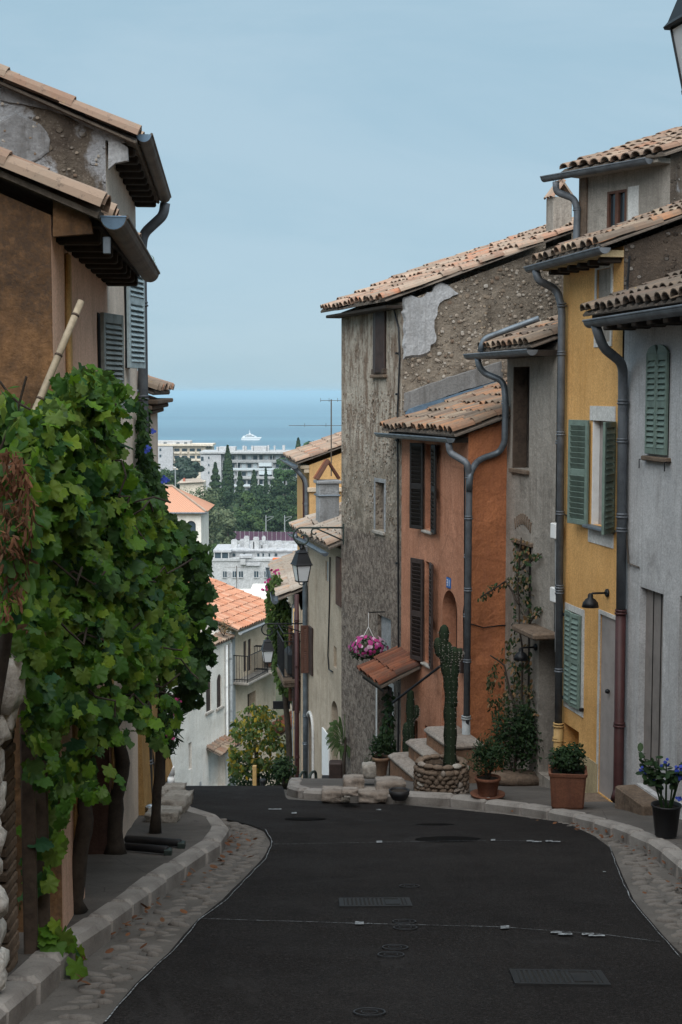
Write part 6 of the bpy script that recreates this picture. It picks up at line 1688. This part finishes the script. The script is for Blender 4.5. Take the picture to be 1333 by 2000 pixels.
# ================================================================== left beyond the blocks: bollard, post, motorbike
b_ = at_y(335, 1530, 22); tag(MB().lathe([(.055, 0), (.055, .12), (.048, .125), (.048, .16), (.055, .165), (.055, .28), (.05, .30), (.0, .31)], 16).build('bollard', m_white, None, True, loc=(b_.x, 22, g(22)+.06)), 'short white bollard with grey band behind the limestone blocks', 'bollard')
b_ = at_y(321, 1530, 22.6); tag(MB().tube([(0, 0, 0), (0, 0, .9)], .03, 10).tube([(.045, 0, 0), (.045, 0, .9)], .012, 6).build('sign_post', m_iron, None, True, loc=(b_.x, 22.6, g(22.6))), 'dark steel post with thin conduit beside the white bollard', 'post')
b_ = at_y(296, 1500, 21); z0 = g(21)+.1
MO = thing('motorbike', 'dark motorbike parked behind the ochre wall, mirror showing', 'motorbike', (b_.x-.25, 21, z0), R(15))
for x in (-.6, .1):
    n = 20; MB().tube([(x+.28*math.cos(2*math.pi*k/n), 0, .28+.28*math.sin(2*math.pi*k/n)) for k in range(n+1)], .045, 8, False).build('tyre', m_blackp, MO, True)
    MB().lathe([(.22, -.02), (.22, .02)], 16).build('wheel_disc', m_zincd, MO, loc=(x, 0, .28), rot=(R(90), 0, 0))
MB().bbox(-.6, -.05, -.09, .09, .35, .62, .05).build('body', m_iron, MO); MB().bbox(-.62, -.2, -.11, .11, .621, .70, .03).build('seat', m_blackp, MO)
MB().tube([(.1, 0, .28), (.02, 0, .75), (-.02, 0, .9)], .025, 8).build('fork', m_zinc, MO); MB().tube([(-.1, -.32, .92), (-.02, 0, .9), (-.1, .32, .92)], .014, 8).build('handlebar', m_iron, MO)
MB().lathe([(0, 0), (.09, .01), (.10, .08), (.02, .14)], 14).build('headlight', m_greypipe, MO, True, loc=(.06, 0, .78), rot=(0, R(90), 0))
MB().tube([(-.06, -.28, .92), (.02, -.32, 1.05)], .008, 5).tube([(.02, -.26, 1.06), (.03, -.40, 1.07)], [.02, .045], 8).build('mirror', m_iron, MO)

# ================================================================== far left white house with arched windows
FD = Vector((-.319, -.948)); FA = (-3.88, 49.7); FANG = math.atan2(FD.y, FD.x)
H4 = House('white_far_house', 'long white far house with arched brown shutters and sunken doorway', FA, FANG, g(47))
zA = H4.at(430, 1258)[1]
ops = [H4.rect(403, 413, 1326, 1390, d=.06, arch=.25), H4.rect(424, 433, 1317, 1382, d=.06, arch=.25), H4.rect(369, 375, 1450, 1503, d=.15), H4.rect(408, 441, 1462, 1556, d=.35), H4.rect(377, 389, 1322, 1384, d=.05)]
facade(H4, 'front_wall', m_wfarw, 0, 9.0, -3, zA, ops, .02, .5, seed=91); shell(H4, 0, 9, -3, zA, R(2), 6, m_wfarw)
for o_ in ops[:2]: panel(H4, o_, -.04, m_shbrown, 'shutter'); MB().bbox(o_['u0']-.08, o_['u1']+.08, 0, .08, o_['z0']-.08, o_['z0'], .01).build('window_sill', m_stonew, H4.e)
o_ = ops[4]; panel(H4, o_, .02, m_shpale, 'shutter'); panel(H4, ops[2], -.13, m_doorg, 'window_back')
o_ = ops[3]; um = o_['u0']+(o_['u1']-o_['u0'])*.62
MB().box(um, o_['u1'], -.32, -.28, o_['z0'], o_['z1']).build('door', m_beam, H4.e); MB().box(o_['u0'], um, -.32, -.28, o_['z0'], o_['z1']).build('inner_wall', m_wfarw, H4.e)
_h = _N(); _h.e = H4.e; roof(_h, o_['u0']-.2, o_['u1']+.2, o_['z1']+.02, .55, R(22), .75, m_tile_mid, .2)
_h = _N(); _h.e = H4.e; roof(_h, 0, 6.0, zA+.08, .15, R(16), .5, m_tile_mid, .2)
mb = MB()
for u, r_, m_ in ((.25, .06, m_greypipe), (.6, .04, m_white)): downpipe(H4, [(u, .08, zA-.1), (u, .08, -2)], r_, m_)
tag(MB().bbox(-.05, .05, -.02, .02, 0, .5, .01).build('utility_door', m_greypipe, H4.e, loc=(*[H4.at(391, 1555)[0]], .02, H4.at(391, 1555)[1])))
# balcony house with the big orange roof
HB = House('balcony_house', 'pale far house with orange tiled roof, tall shutters and iron balconies', (FA[0]-FD.x*4.3, FA[1]-FD.y*4.3), FANG, g(52))
u_, zE = HB.at(480, 1230, .35)
oB = [HB.rect(476, 482, 1252, 1312, d=.1), HB.rect(485, 491, 1248, 1310, d=.1), HB.rect(484, 500, 1352, 1400, d=.3)]
facade(HB, 'front_wall', m_wfarc, 0, 4.25, -3, zE, oB, .02, .5, seed=95); shell(HB, 0, 4.25, -3, zE, R(19), 4.9, m_wfarw)
for o_ in oB[:2]: panel(HB, o_, -.03, m_shbrown, 'shutter')
panel(HB, oB[2], -.28, m_dark, 'door')
roof(HB, -.2, 4.6, zE+.1, .4, R(19), 5.2, m_tile_or, .22, expo=.38); gutter(HB, -.2, 4.6, .47, zE+.02, .08, 0, m_greypipe)
MB().bbox(4.0, 4.25, 0, .03, -2, zE-.05, .01).build('corner_strip', m_greypipe, HB.e)
bz = HB.at(480, 1346, .9)[1]
for (a, b, d_) in ((2.2, 4.2, .6), (.1, 2.1, 1.1)):
    MB().bbox(a, b, .01, d_, bz-.1, bz, .02).build('balcony_slab', m_stonew, HB.e); mb = MB()
    for z in (.1, .95): mb.tube([(a+.03, .02, bz+z), (a+.03, d_-.03, bz+z), (b-.03, d_-.03, bz+z), (b-.03, .02, bz+z)], .018, 5)
    for k in range(18): u = a+.03+(b-a-.06)*k/17; mb.tube([(u, d_-.03, bz), (u, d_-.03, bz+.95)], .009, 4)
    for k in range(6): v = d_*(k+.5)/6; mb.tube([(a+.03, v, bz), (a+.03, v, bz+.95)], .009, 4).tube([(b-.03, v, bz), (b-.03, v, bz+.95)], .009, 4)
    mb.build('balcony_railing', m_iron, HB.e)
MB().bbox(.5, 1.4, .2, .7, bz+.02, bz+.6, .05).build('balcony_chest', m_shred, HB.e)
tp = Vector(at_y(437, 1242, 49)); bush('terrace_plant', 'small grassy plant on the white house terrace', tp, (.35, .3, .3), 200, (.08, .16), m_boug, LN_, 0, 'plant', .6)

# ================================================================== street continued uphill behind the camera by unseen houses added for shade
HBk = House('left_shade_house', 'unseen plain grey house added uphill on the left to shade the street', (-2.3, 3.2), R(-90), g(-2))
facade(HBk, 'front_wall', m_wgrey, 0, 11, -2, 6.0, [dict(u0=2, u1=2.9, z0=.4, z1=2.5, d=.2), dict(u0=5, u1=5.8, z0=1.4, z1=2.6, d=.15)], seed=55)
MB().box(2, 2.9, -.2, -.16, .4, 2.5).build('door', m_doord, HBk.e); MB().box(5, 5.8, -.15, -.12, 1.4, 2.6).build('window_pane', m_glass, HBk.e)
shell(HBk, 0, 11, -2, 6.0, PT, 4, m_wgrey); roof(HBk, -.1, 11.1, 6.05, .3, PT, 4.4, m_tile_old, .22)
HBc = House('end_shade_house', 'unseen plain cream house added across the street uphill to block light', (6, -13), R(180), g(-13))
facade(HBc, 'front_wall', m_wcream, 0, 12, -2, 6.2, [dict(u0=4, u1=4.9, z0=.0, z1=2.2, d=.2), dict(u0=7, u1=7.8, z0=3, z1=4.3, d=.15)], seed=56, plane=lambda u, y, z: (u, -y, z))
MB().box(4, 4.9, .16, .2, 0, 2.2).build('door', m_doord, HBc.e); MB().box(7, 7.8, .12, .15, 3, 4.3).build('window_pane', m_glass, HBc.e)
MB().box(0, 12, .25, 5, -2, 6.1).build('rear_walls', m_wcream, HBc.e)
MB().prism([(-.3, 6.2), (-.3, 6.3), (5.3, 8.2), (5.3, 8.1)], -.2, 12.2, 'x').build('roof', m_tile_mid, HBc.e)

# ================================================================== the far town
def pbox(mb, x0, x1, y0, y1, Y, dep, back=False):
    a = at_y(x0, y1, Y); b = at_y(x1, y0, Y)
    mb.box(a.x, b.x, Y, Y+dep, a.z, b.z); return mb
def part(o, nm, mat, x0, x1, y0, y1, Y, dep, kids=None):
    l = Vector(o.location); mb = MB(); pbox(mb, x0, x1, y0, y1, Y, dep); mb.v = [tuple(Vector(v)-l) for v in mb.v]
    return mb.build(nm, mat, o if kids is None else kids)
m_apt = plaster('apartment_white', (.50, .51, .52), (.45, .46, .47), (.36, .36, .35), .3, .1, 3)
m_apt2 = plaster('apartment_cream', (.74, .66, .55), (.69, .61, .50), (.55, .48, .40), .3, .1, 3)
m_aptg = plaster('apartment_grey', (.50, .51, .53), (.45, .46, .48), (.38, .38, .38), .3, .1, 3)
m_blind = flat('awning_pale', (.55, .62, .66), .8, 0, .15, 2)
m_win = flat('far_glass', (.05, .075, .095), .25, 0, .4, .3)
m_orange = flat('awning_orange', (.75, .17, .05), .8, 0, .1)
m_purple = flat('sound_barrier_paint', (.10, .05, .085), .8, 0, .2, .2)
m_farroof = tilemat('far_roof_red', [(.40,.13,.09),(.36,.12,.08),(.44,.16,.11)], .25, (.34,.2,.15))
def corr_roof(par, quad, mat, name='roof', n=40, h=.05):
    """ribbed roof sheet from a 3-D quad (eave a,b - ridge c,d), real thickness"""
    a, b, c, d = [Vector(p) for p in quad]; nr = (b-a).cross(d-a).normalized()
    if nr.z < 0: nr = -nr
    mb = MB(); vs = []
    for i in range(n+1):
        t = i/n; o_ = nr*(h*(1 if i % 2 else 0)); vs += [a.lerp(b, t)+o_, d.lerp(c, t)+o_]
    m_ = len(vs); vs += [v - nr*.15 for v in vs]
    fs = [(2*i, 2*i+2, 2*i+3, 2*i+1) for i in range(n)] + [(m_+2*i+1, m_+2*i+3, m_+2*i+2, m_+2*i) for i in range(n)]
    fs += [(m_+2*i, m_+2*i+2, 2*i+2, 2*i) for i in range(n)] + [(2*i+1, 2*i+3, m_+2*i+3, m_+2*i+1) for i in range(n)] + [(0, 1, m_+1, m_), (2*n+1, 2*n, m_+2*n, m_+2*n+1)]
    return mb.add(vs, fs).build(name, mat, par)

# terraced white block above the red roofs
Y = 262
o = thing('terraced_block', 'white apartment block with rooftop chimneys and a small orange awning', 'building', (at_y(500, 1200, Y).x, Y, g(Y)))
part(o, 'wall', m_apt, 416, 600, 1096, 1330, Y, 12); part(o, 'parapet', m_apt, 415, 602, 1091, 1096, Y-.2, 12.4)
part(o, 'penthouse', m_apt, 432, 600, 1077, 1091, Y+3, 8.5); part(o, 'flat_roof', m_aptg, 417, 600, 1074, 1077, Y+2.4, 10)
gp_ = part(o, 'glazed_porch', m_win, 419, 446, 1080, 1091, Y+.3, 3)
for x in (418, 432, 446): part(o, 'porch_post', m_apt, x, x+2, 1078, 1091, Y+.1, .3)
part(o, 'porch_roof', m_aptg, 417, 452, 1075, 1079, Y, 3.2)
part(o, 'awning', m_orange, 533, 559, 1091, 1096, Y-1.2, 1.5); part(o, 'awning', m_aptg, 468, 492, 1085, 1090, Y-.6, 2)
part(o, 'terrace_wall', m_aptg, 481, 508, 1100, 1105, Y-.5, .4)
for x0, x1 in ((455, 460), (476, 479), (503, 507), (513, 516), (525, 528), (537, 542)):
    part(o, 'window', m_win, x0, x1, 1081, 1090, Y+2.9, .2)
for (y0, y1, L_) in ((1116, 1128, ((436, 443), (455, 462), (467, 475), (497, 505), (517, 522))), (1150, 1161, ((435, 442), (453, 461), (484, 487), (497, 505), (518, 524))), (1182, 1193, ((436, 443), (455, 462), (497, 505)))):
    for x0, x1 in L_:
        w_ = part(o, 'window', m_win, x0, x1, y0, y1, Y-.08, .3); part(o, 'sill', m_apt, x0-1, x1+1, y1, y1+1.2, Y-.25, .3, w_)
        part(o, 'mullion', m_apt, (x0+x1)/2-.4, (x0+x1)/2+.4, y0, y1, Y-.12, .1, w_)
    for x0, x1 in ((444.5, 451), (507.5, 514)):
        for k in range(5): part(o, 'louvre', m_aptg, x0, x1, y0+k*2.4, y0+k*2.4+1.3, Y-.1, .2)
part(o, 'balcony', m_apt, 470, 480, 1092, 1103, Y-.8, 1.0)
for x0, x1, y0 in ((452, 464, 1056), (469, 478, 1055), (477, 487, 1049), (490, 497, 1058), (495, 506, 1051), (506, 513, 1058), (512, 519, 1049), (511, 525, 1065), (523, 536, 1060), (535, 541, 1064), (538, 551, 1058), (552, 557, 1065), (556, 566, 1062), (566, 575, 1066)):
    c = part(o, 'chimney', m_apt, x0, x1, y0, 1077, Y+4+(x0 % 5), 1.0); part(o, 'chimney_cap', m_aptg, x0+1.5, x1-1.5, y0-2, y0-.2, Y+4.2+(x0 % 5), .6, c)
# blocks on the ridge before the sea
Y = 537
o = thing('ridge_block', 'long white four storey apartment block with balconies below the sea', 'building', (at_y(500, 960, Y).x, Y, g(Y)))
part(o, 'wall', m_apt, 432, 592, 886, 1010, Y, 14); part(o, 'end_wall', m_aptg, 393, 432, 888, 1010, Y-3, 16); part(o, 'roof_edge', m_apt, 390, 600, 882.5, 886, Y-3.5, 19)
part(o, 'window', m_win, 393, 398, 892, 900, Y-3.1, .3)
for x in (407, 411):
    for y in (892, 906, 921): part(o, 'window', m_win, x, x+2.5, y, y+4.5, Y-3.1, .3) if x == 407 else None
for k, y in enumerate((887, 903, 919, 935, 951)):
    if k: part(o, 'balcony_slab', m_apt, 436, 588, y-1.2, y+.6, Y-1.6, 1.6)
    if k: part(o, 'balcony_front', m_apt if k % 2 else m_blind, 440, 545, y-5, y-1.2, Y-1.7, .15)
    for j, x in enumerate(range(440, 584, 11)):
        h0 = 3 if (j+k) % 3 else 2
        part(o, 'window', m_win if (j*7+k*3) % 5 < 3 else m_blind, x, x+7.5, y+h0, y+10.5, Y-.1, .3)
    for x in (463, 505, 532, 546, 572): part(o, 'partition', m_apt, x, x+1.4, y, y+15, Y-1.5, 1.5)
    if k in (1, 2): part(o, 'awning', m_blind, 506, 531, y+1, y+8, Y-2.2, .6)
for x0, x1, y0 in ((423, 427, 873), (428, 460, 873), (474, 478, 871), (479, 482, 872), (491, 495, 871), (496, 521, 872), (523, 526, 870), (535, 538, 871), (552, 557, 870)):
    part(o, 'penthouse' if x1-x0 > 10 else 'chimney', m_apt, x0, x1, y0, 883, Y+3, 3 if x1-x0 < 10 else 7)
Y = 610
o = thing('cream_block', 'cream terraced apartment block at the shore behind the cedar', 'building', (at_y(340, 920, Y).x, Y, g(Y)))
part(o, 'wall', m_apt2, 338, 402, 871, 1000, Y, 15); part(o, 'side_wall', m_aptg, 288, 338, 872, 1000, Y-2, 17); part(o, 'wall', m_apt2, 396, 414, 873, 1000, Y+4, 12)
part(o, 'upper_storey', m_apt, 283, 372, 861, 871, Y+3, 9); part(o, 'roof_edge', m_apt2, 284, 416, 867.5, 871, Y-2.2, 15)
for x0, x1 in ((341, 351), (356, 366), (371, 381), (385, 393)):
    for y in (876, 890): part(o, 'window', m_win, x0, x1, y, y+8, Y-.1, .4); part(o, 'balcony', m_apt2, x0-1, x1+1, y+6, y+10, Y-1.2, 1.2)
for x in (312,):
    for y in (876, 888): part(o, 'window', m_win, x, x+3.5, y, y+5, Y-2.1, .3)
for x0 in (300, 320, 345, 360): part(o, 'window', m_win, x0, x0+6, 864, 868, Y+2.9, .3)
for x0 in (404, 409): part(o, 'chimney', m_apt, x0, x0+2.5, 868, 875, Y+4, 2)
# low pink villa
Y = 430; o = thing('low_villa', 'low villa with pale pink roof among the trees', 'house', (at_y(375, 945, Y).x, Y, g(Y)))
part(o, 'wall', m_apt2, 352, 398, 941, 990, Y, 8); corr_roof(o, [at_y(x, y, yy)-Vector(o.location) for x, y, yy in ((345, 944, Y-1), (402, 941, Y-1), (392, 934, Y+6), (356, 936, Y+6))], m_tile_pale, n=30, h=.1)
part(o, 'chimney', m_farroof, 358, 362, 934, 942, Y+1, 1)
# tower-like house with hipped orange roof
Y = 120; a = at_y(393, 1000, Y); zE = at_y(393, 1000, Y).z
o = thing('hipped_house', 'white house with hipped orange roof and arched window behind the vines', 'house', (a.x-4, Y, g(Y)))
class _W: pass
Wd = 8.0; z0 = -2; zl = zE - g(Y)
hh = _N(); hh.e = o
facade(hh, 'front_wall', m_wfarw, -Wd/2-2, 4, z0, zl, [dict(u0=4-1.25, u1=4-.45, z0=zl-3.2, z1=zl-.75, d=.25, arch=.4)], .02, .6, plane=lambda u, y, z: (u, -y, z))
MB().box(-Wd/2-2, 4, .01, 7, z0, zl).build('side_walls', m_wfarw, o) if False else MB().box(3.97, 3.998, .01, 7, z0, zl-.01).build('side_wall', m_wfarw, o)
MB().box(4-1.3, 4-.4, .24, .28, zl-3.3, zl-.7).build('window_pane', m_win, o)
rz = zl+1.9; e1, e2 = -.45, 7.4
corr_roof(o, [(-Wd/2-2, e1, zl), (4.5, e1, zl-.02), (1.2, 3.4, rz), (-Wd/2-2, 3.4, rz)], m_tile_or, 'roof', 90, .06)
corr_roof(o, [(4.5, e1, zl), (4.5, e2, zl), (1.2, 3.45, rz), (1.2, 3.4, rz)], m_tile_or, 'roof', 40, .06)
MB().tube([(4.5, e1, zl+.08), (1.2, 3.4, rz+.1), (-6, 3.4, rz+.1)], .10, 8).build('ridge_tiles', m_tile_pale, o)
gut = MB().tube([(-6, e1-.08, zl-.05), (4.55, e1-.08, zl-.05)], .07, 8).build('gutter', m_zinc, o)
# red roof and white walls in the middle distance
Y = 95; b_ = at_y(455, 1178, Y); o = thing('red_roof_house', 'white house with flat red tiled roof below the terraced block', 'house', (b_.x, Y, g(Y))); l = Vector(o.location)
part(o, 'wall', m_wfarw, 400, 486, 1174, 1300, Y+.3, 6); part(o, 'wall', m_wfarw, 485, 560, 1163, 1300, Y+2, 6); part(o, 'gable_end', m_wfarw, 412, 425, 1148, 1175, Y, 2)
corr_roof(o, [at_y(x, y, yy)-l for x, y, yy in ((424, 1174, Y), (486, 1172, Y), (496, 1160, Y+6), (414, 1140, Y+8))], m_farroof, n=70, h=.04)
part(o, 'window', m_win, 497, 505, 1166, 1183, Y+1.9, .3); part(o, 'skylight', m_win, 505, 520, 1189, 1192, Y+.8, .4)
part(o, 'terrace', m_wfarw, 486, 560, 1188, 1300, Y+1, 3)
tm = tile_mesh('roof_tile', m_tile_pale, 1.0, .16, .14, .03)
for k in range(4): inst('roof_tile', tm, o, at_y(470+k*6.5, 1203, 70)-l, (R(-25), 0, R(35)))
# yacht
Y = 2850; p = at_y(491, 863, Y); k_ = Y/F
YA = thing('white_yacht', 'large white motor yacht on the calm sea', 'yacht', (p.x, Y, -95.3))
def ypoly(nm, pts, w_, mat):
    MB().prism([(x*k_, z*k_) for x, z in pts], -w_/2, w_/2).build(nm, mat, YA)
ypoly('hull', [(-19, .3), (16, .3), (21, 6.2), (12, 6.0), (-19, 5.0)], 8, m_white)
ypoly('main_deck', [(-17, 5.1), (11, 6.1), (8, 8.8), (-16, 8.6)], 6.5, m_white); ypoly('upper_deck', [(-11, 8.7), (6, 8.9), (3, 11.6), (-9, 11.6)], 5.5, m_white); ypoly('bridge', [(-5, 11.7), (0, 11.7), (-1, 13.8), (-4, 13.8)], 4, m_white)
ypoly('window_band', [(-12, 6.2), (7, 6.8), (6.4, 8.0), (-12, 7.4)], 6.7, m_win); ypoly('window_band', [(-9, 9.1), (2, 9.1), (1.2, 10.3), (-9, 10.3)], 5.7, m_win); ypoly('hull_stripe', [(-18.6, 2.6), (17.6, 2.9), (18, 3.4), (-18.6, 3.1)], 8.2, m_win)
MB().tube([(-3*k_, 0, 13.8*k_), (-3*k_, 0, 20*k_)], .4, 6).tube([(-5*k_, 0, 16*k_), (-1*k_, 0, 16*k_)], .3, 5).build('mast', m_white, YA)
# railway sound barrier and catenary masts
Y = 325; o = thing('sound_barrier', 'long dark purple sound barrier beside the railway', 'barrier', (at_y(510, 1056, Y).x, Y, g(Y)))
x = 452
while x < 640: part(o, 'panel', m_purple, x+.15, x+8.7, 1038+(x-452)*.012, 1054+(x-452)*.02, Y, .3); part(o, 'post', m_aptg, x-.3, x+.12, 1037+(x-452)*.012, 1056+(x-452)*.02, Y-.05, .4); x += 8.85
part(o, 'plinth', m_aptg, 452, 640, 1056.5, 1075, Y-.4, 1.2)
for x in (520, 556.5):
    b_ = at_y(x, 1040, 340); z0 = g(340); zt_ = at_y(x, 1006, 340).z - z0
    o = thing('catenary_mast', ('catenary mast farther from the far orange house, above the rooftop chimneys' if x < 530 else 'catenary mast standing close to the far orange house'), 'mast', (b_.x, 340, z0), 0, 'railway masts')
    MB().tube([(0, 0, 0), (0, 0, zt_)], [.16, .12], 8).build('pole', m_greypipe, o); MB().tube([(0, 0, zt_-.6), (1.8, 0, zt_-.3)], .05, 5).tube([(0, 0, zt_-1.6), (1.8, 0, zt_-.5)], .05, 5).build('cantilever', m_greypipe, o)
b_ = at_y(343, 945, 440); z0 = g(440)
o = thing('lamp_mast', 'slim pale lamp mast beside the pink villa', 'mast', (b_.x, 440, z0)); MB().tube([(0, 0, 0), (0, 0, at_y(343, 914, 440).z-z0)], .18, 6).build('pole', m_greypipe, o); MB().bbox(-.5, .3, -.15, .15, at_y(343, 914, 440).z-z0, at_y(343, 913, 440).z-z0+.1, .05).build('lamp_head', m_white, o)

# ------------------------------------------------------------------ trees of the valley
m_tdark = leafmat('tree_leaf_dark', [(.022,.046,.022),(.040,.075,.030),(.016,.036,.020),(.06,.095,.036),(.03,.06,.028)], .2, .7)
m_tmid = leafmat('tree_leaf_mid', [(.045,.085,.033),(.075,.125,.04),(.03,.06,.03),(.10,.15,.05)], .25, .7)
m_tpale = leafmat('tree_leaf_pale', [(.09,.12,.065),(.13,.16,.085),(.06,.09,.055),(.17,.20,.11)], .25, .7)
m_tblue = leafmat('cedar_needles', [(.035,.06,.045),(.045,.07,.05),(.028,.05,.04)], .15)
m_tpine = leafmat('pine_needles', [(.04,.085,.03),(.055,.11,.035),(.03,.065,.028)], .2)
QD = ([(-.5, 0, 0), (0, -.5, .06), (.5, 0, 0), (0, .5, .06)], [(0, 1, 2, 3)])
def tree(name, label, x, yt, yb, wpx, Y, mat, kind='round', n=900, ls=.9, group=None):
    top = at_y(x, yt, Y); z0 = g(Y); b_ = Vector((top.x, Y, z0)); H_ = top.z-z0; Rw = wpx*Y/F; zb = max(0, at_y(x, yb, Y).z - z0)
    o = thing(name, label, 'tree', b_, 0, group); L = []
    rt = random.Random(int(x*13+yt)); ch = H_-zb
    if kind in ('round', 'cedar', 'umbrella'):
        lob = []
        for k in range(16):
            q_ = rt.uniform(0, 6.28); t = rt.random(); rr = rt.uniform(.1, .72)
            if kind == 'cedar': t = (k//3)/5.4; rr = (1-t*.75)*rt.uniform(.3, .8)
            if kind == 'umbrella': t = rt.uniform(.35, .85)
            zz = zb + ch*(.12+.72*t); w_ = Rw*(.42 if kind != 'cedar' else .34)*rt.uniform(.75, 1.2)
            if kind == 'round': rr *= math.sin(math.pi*(.18+.72*t))
            lob.append((Vector((math.cos(q_)*Rw*rr, math.sin(q_)*Rw*rr*.8, zz)), w_, w_*(.8 if kind == 'round' else .38)*(min(1, ch/(1.6*Rw)) if kind == 'round' else 1)))
    for k in range(n):
        if kind in ('round', 'cedar', 'umbrella'):
            c, a, h_ = rt.choice(lob); d = Vector((rt.gauss(0, 1), rt.gauss(0, 1), rt.gauss(0, 1))).normalized()*rt.uniform(.75, 1.08)
            p_ = c + Vector((d.x*a, d.y*a, d.z*h_)); nrm = d + Vector((0, 0, .3))
        else:
            t = rt.random()**.85; q_ = rt.uniform(0, 6.28)
            r_ = Rw*((math.sin(math.pi*min(1, (t*.93+.09)**.75))**.75) if kind == 'cypress' else (1-t)**.8*(.72+.28*math.cos(t*38)))*rt.uniform(.8, 1.05)
            p_ = Vector((math.cos(q_)*r_, math.sin(q_)*r_, zb+ch*t)); nrm = Vector((math.cos(q_), math.sin(q_), .3))
        nrm = nrm + Vector((rt.gauss(0, .35), rt.gauss(0, .35), rt.gauss(0, .35)))
        L.append(leaf_matrix(p_, ls*rt.uniform(.6, 1.3), nrm, Vector((rt.gauss(0, 1), rt.gauss(0, 1), .5))))
    foliage(o, L, QD, mat, 0, stuff='crown')
    MB().tube([(0, 0, -.3), (0, 0, zb+ch*.3), (.1, 0, zb+ch*.7)], [Rw*.09+.12, Rw*.06+.1, .06], 7).build('trunk', m_bark, o)
    return o
TG = 'broad trees of the wooded valley'
tree('cypress', 'tall dark cypress standing against the white ridge block', 445, 871, 985, 11.5, 470, m_tdark, 'cypress', 1500, .9)
tree('conifer', 'dark layered fir beside the tall cypress', 421, 905, 985, 22, 462, m_tdark, 'fir', 1300, 1.0)
tree('cypress', 'slim cypress before the pale awnings of the ridge block', 519.5, 915, 970, 3.6, 500, m_tdark, 'cypress', 400, .8)
tree('cypress', 'small pointed cypress between the fir and the slim cypress', 496.5, 919, 975, 7, 495, m_tdark, 'cypress', 500, .9)
tree('conifer', 'small dark fir close below the white balconies', 469, 922, 985, 15, 455, m_tdark, 'fir', 800, 1.0)
tree('cypress', 'dark cypress at the shore beside the umbrella pine', 583, 856, 905, 6, 560, m_tdark, 'cypress', 500, 1.0)
tree('cedar', 'broad blue-green cedar in front of the cream block', 366, 885, 950, 50, 480, m_tblue, 'cedar', 3200, 1.1)
tree('umbrella_pine', 'bright green umbrella pine rising at the shore', 622, 855, 905, 36, 520, m_tpine, 'umbrella', 1800, 1.0)
tree('umbrella_pine', 'flat topped umbrella pine at the end of the ridge block', 566, 889, 925, 28, 470, m_tpine, 'umbrella', 1500, .9)
tree('umbrella_pine', 'lower dark umbrella pine hiding the ridge block corner', 556, 905, 955, 24, 450, m_tpine, 'umbrella', 1400, .9)
for (x, yt, yb, w_, Y, m_, lab) in (
    (405, 948, 1075, 62, 290, m_tpale, 'large pale feathery tree above the hipped house'), (350, 945, 1040, 55, 330, m_tpale, 'pale grey-green tree behind the hipped orange roof'),
    (445, 985, 1090, 28, 280, m_tpale, 'pale drooping tree behind the terraced block'), (322, 905, 990, 30, 450, m_tmid, 'green tree below the grey end wall of the cream block'),
    (480, 950, 1050, 34, 380, m_tmid, 'green round tree below the tall cypress'), (520, 958, 1050, 34, 370, m_tdark, 'dark oak in the middle of the valley wood'),
    (556, 952, 1050, 34, 375, m_tdark, 'dark oak beside the far orange house'), (500, 990, 1060, 30, 345, m_tmid, 'mid green tree above the purple barrier'),
    (545, 992, 1060, 32, 345, m_tdark, 'dark tree behind the catenary masts'), (470, 1000, 1060, 26, 345, m_tdark, 'dark tree at the near end of the purple barrier'),
    (595, 945, 1040, 34, 400, m_tdark, 'dark tree mostly hidden by the far orange house'), (440, 945, 1010, 26, 420, m_tdark, 'dark tree at the foot of the tall cypress'),
    (540, 930, 1000, 26, 430, m_tdark, 'dark tree below the slim cypress'), (573, 925, 1000, 26, 440, m_tdark, 'dark tree below the flat topped pine'),
    (300, 940, 1030, 40, 400, m_tmid, 'green tree left of the pale tree, behind the creeper'), (505, 940, 1000, 22, 440, m_tdark, 'dark tree between the slim and the small cypress'),
    (425, 1058, 1120, 22, 275, m_tmid, 'yellow-green shrubby tree at the corner of the terraced block'), (575, 985, 1060, 26, 350, m_tmid, 'green tree at the right of the catenary masts')):
    tree('broad_tree', lab, x, yt, yb, w_, Y, m_, 'round', int(3200 if Y < 340 else 2200), .5 if Y < 340 else .62, TG)
mb = MB(); L = []
for k in range(5200):                                        # undergrowth and wood that reads as one mass
    Y = rg.uniform(290, 620); x = rg.uniform(-140, 120); z = g(Y) + rg.uniform(0, 5.5)*(.5+.5*noise.noise(Vector((x*.05, Y*.03, 0)))) + 1
    if abs(Y-537) < 20 or abs(Y-325) < 14: continue
    L.append(leaf_matrix(Vector((x, Y, z)), rg.uniform(1.5, 3.2), Vector((0, -.6, .8))+rv_(.4), rv_(1)))
for M_ in L:
    n = len(mb.v); mb.v += [tuple(M_ @ Vector(v)) for v in QD[0]]; mb.f.append((n, n+1, n+2, n+3))
tag(mb.build('wood_undergrowth', m_tdark), 'dense undergrowth filling the wooded valley', 'undergrowth', None, 'stuff')

# ------------------------------------------------------------------ haze
HD = 1.15e-4
hz = MB().box(-95000, 95000, -300, 95000, -125, 12.5).build('haze', None)
hm = bpy.data.materials.new('haze_air'); hm.use_nodes = True; n_ = hm.node_tree; n_.nodes.clear()
ho = n_.nodes.new('ShaderNodeOutputMaterial'); pv = n_.nodes.new('ShaderNodeVolumePrincipled')
pv.inputs['Color'].default_value = (.50, .70, .82, 1); pv.inputs['Density'].default_value = HD; pv.inputs['Anisotropy'].default_value = .0
n_.links.new(pv.outputs[0], ho.inputs['Volume']); hz.data.materials.append(hm)
tag(hz, 'thin bluish summer haze over the valley and the sea', 'haze', None, 'stuff')
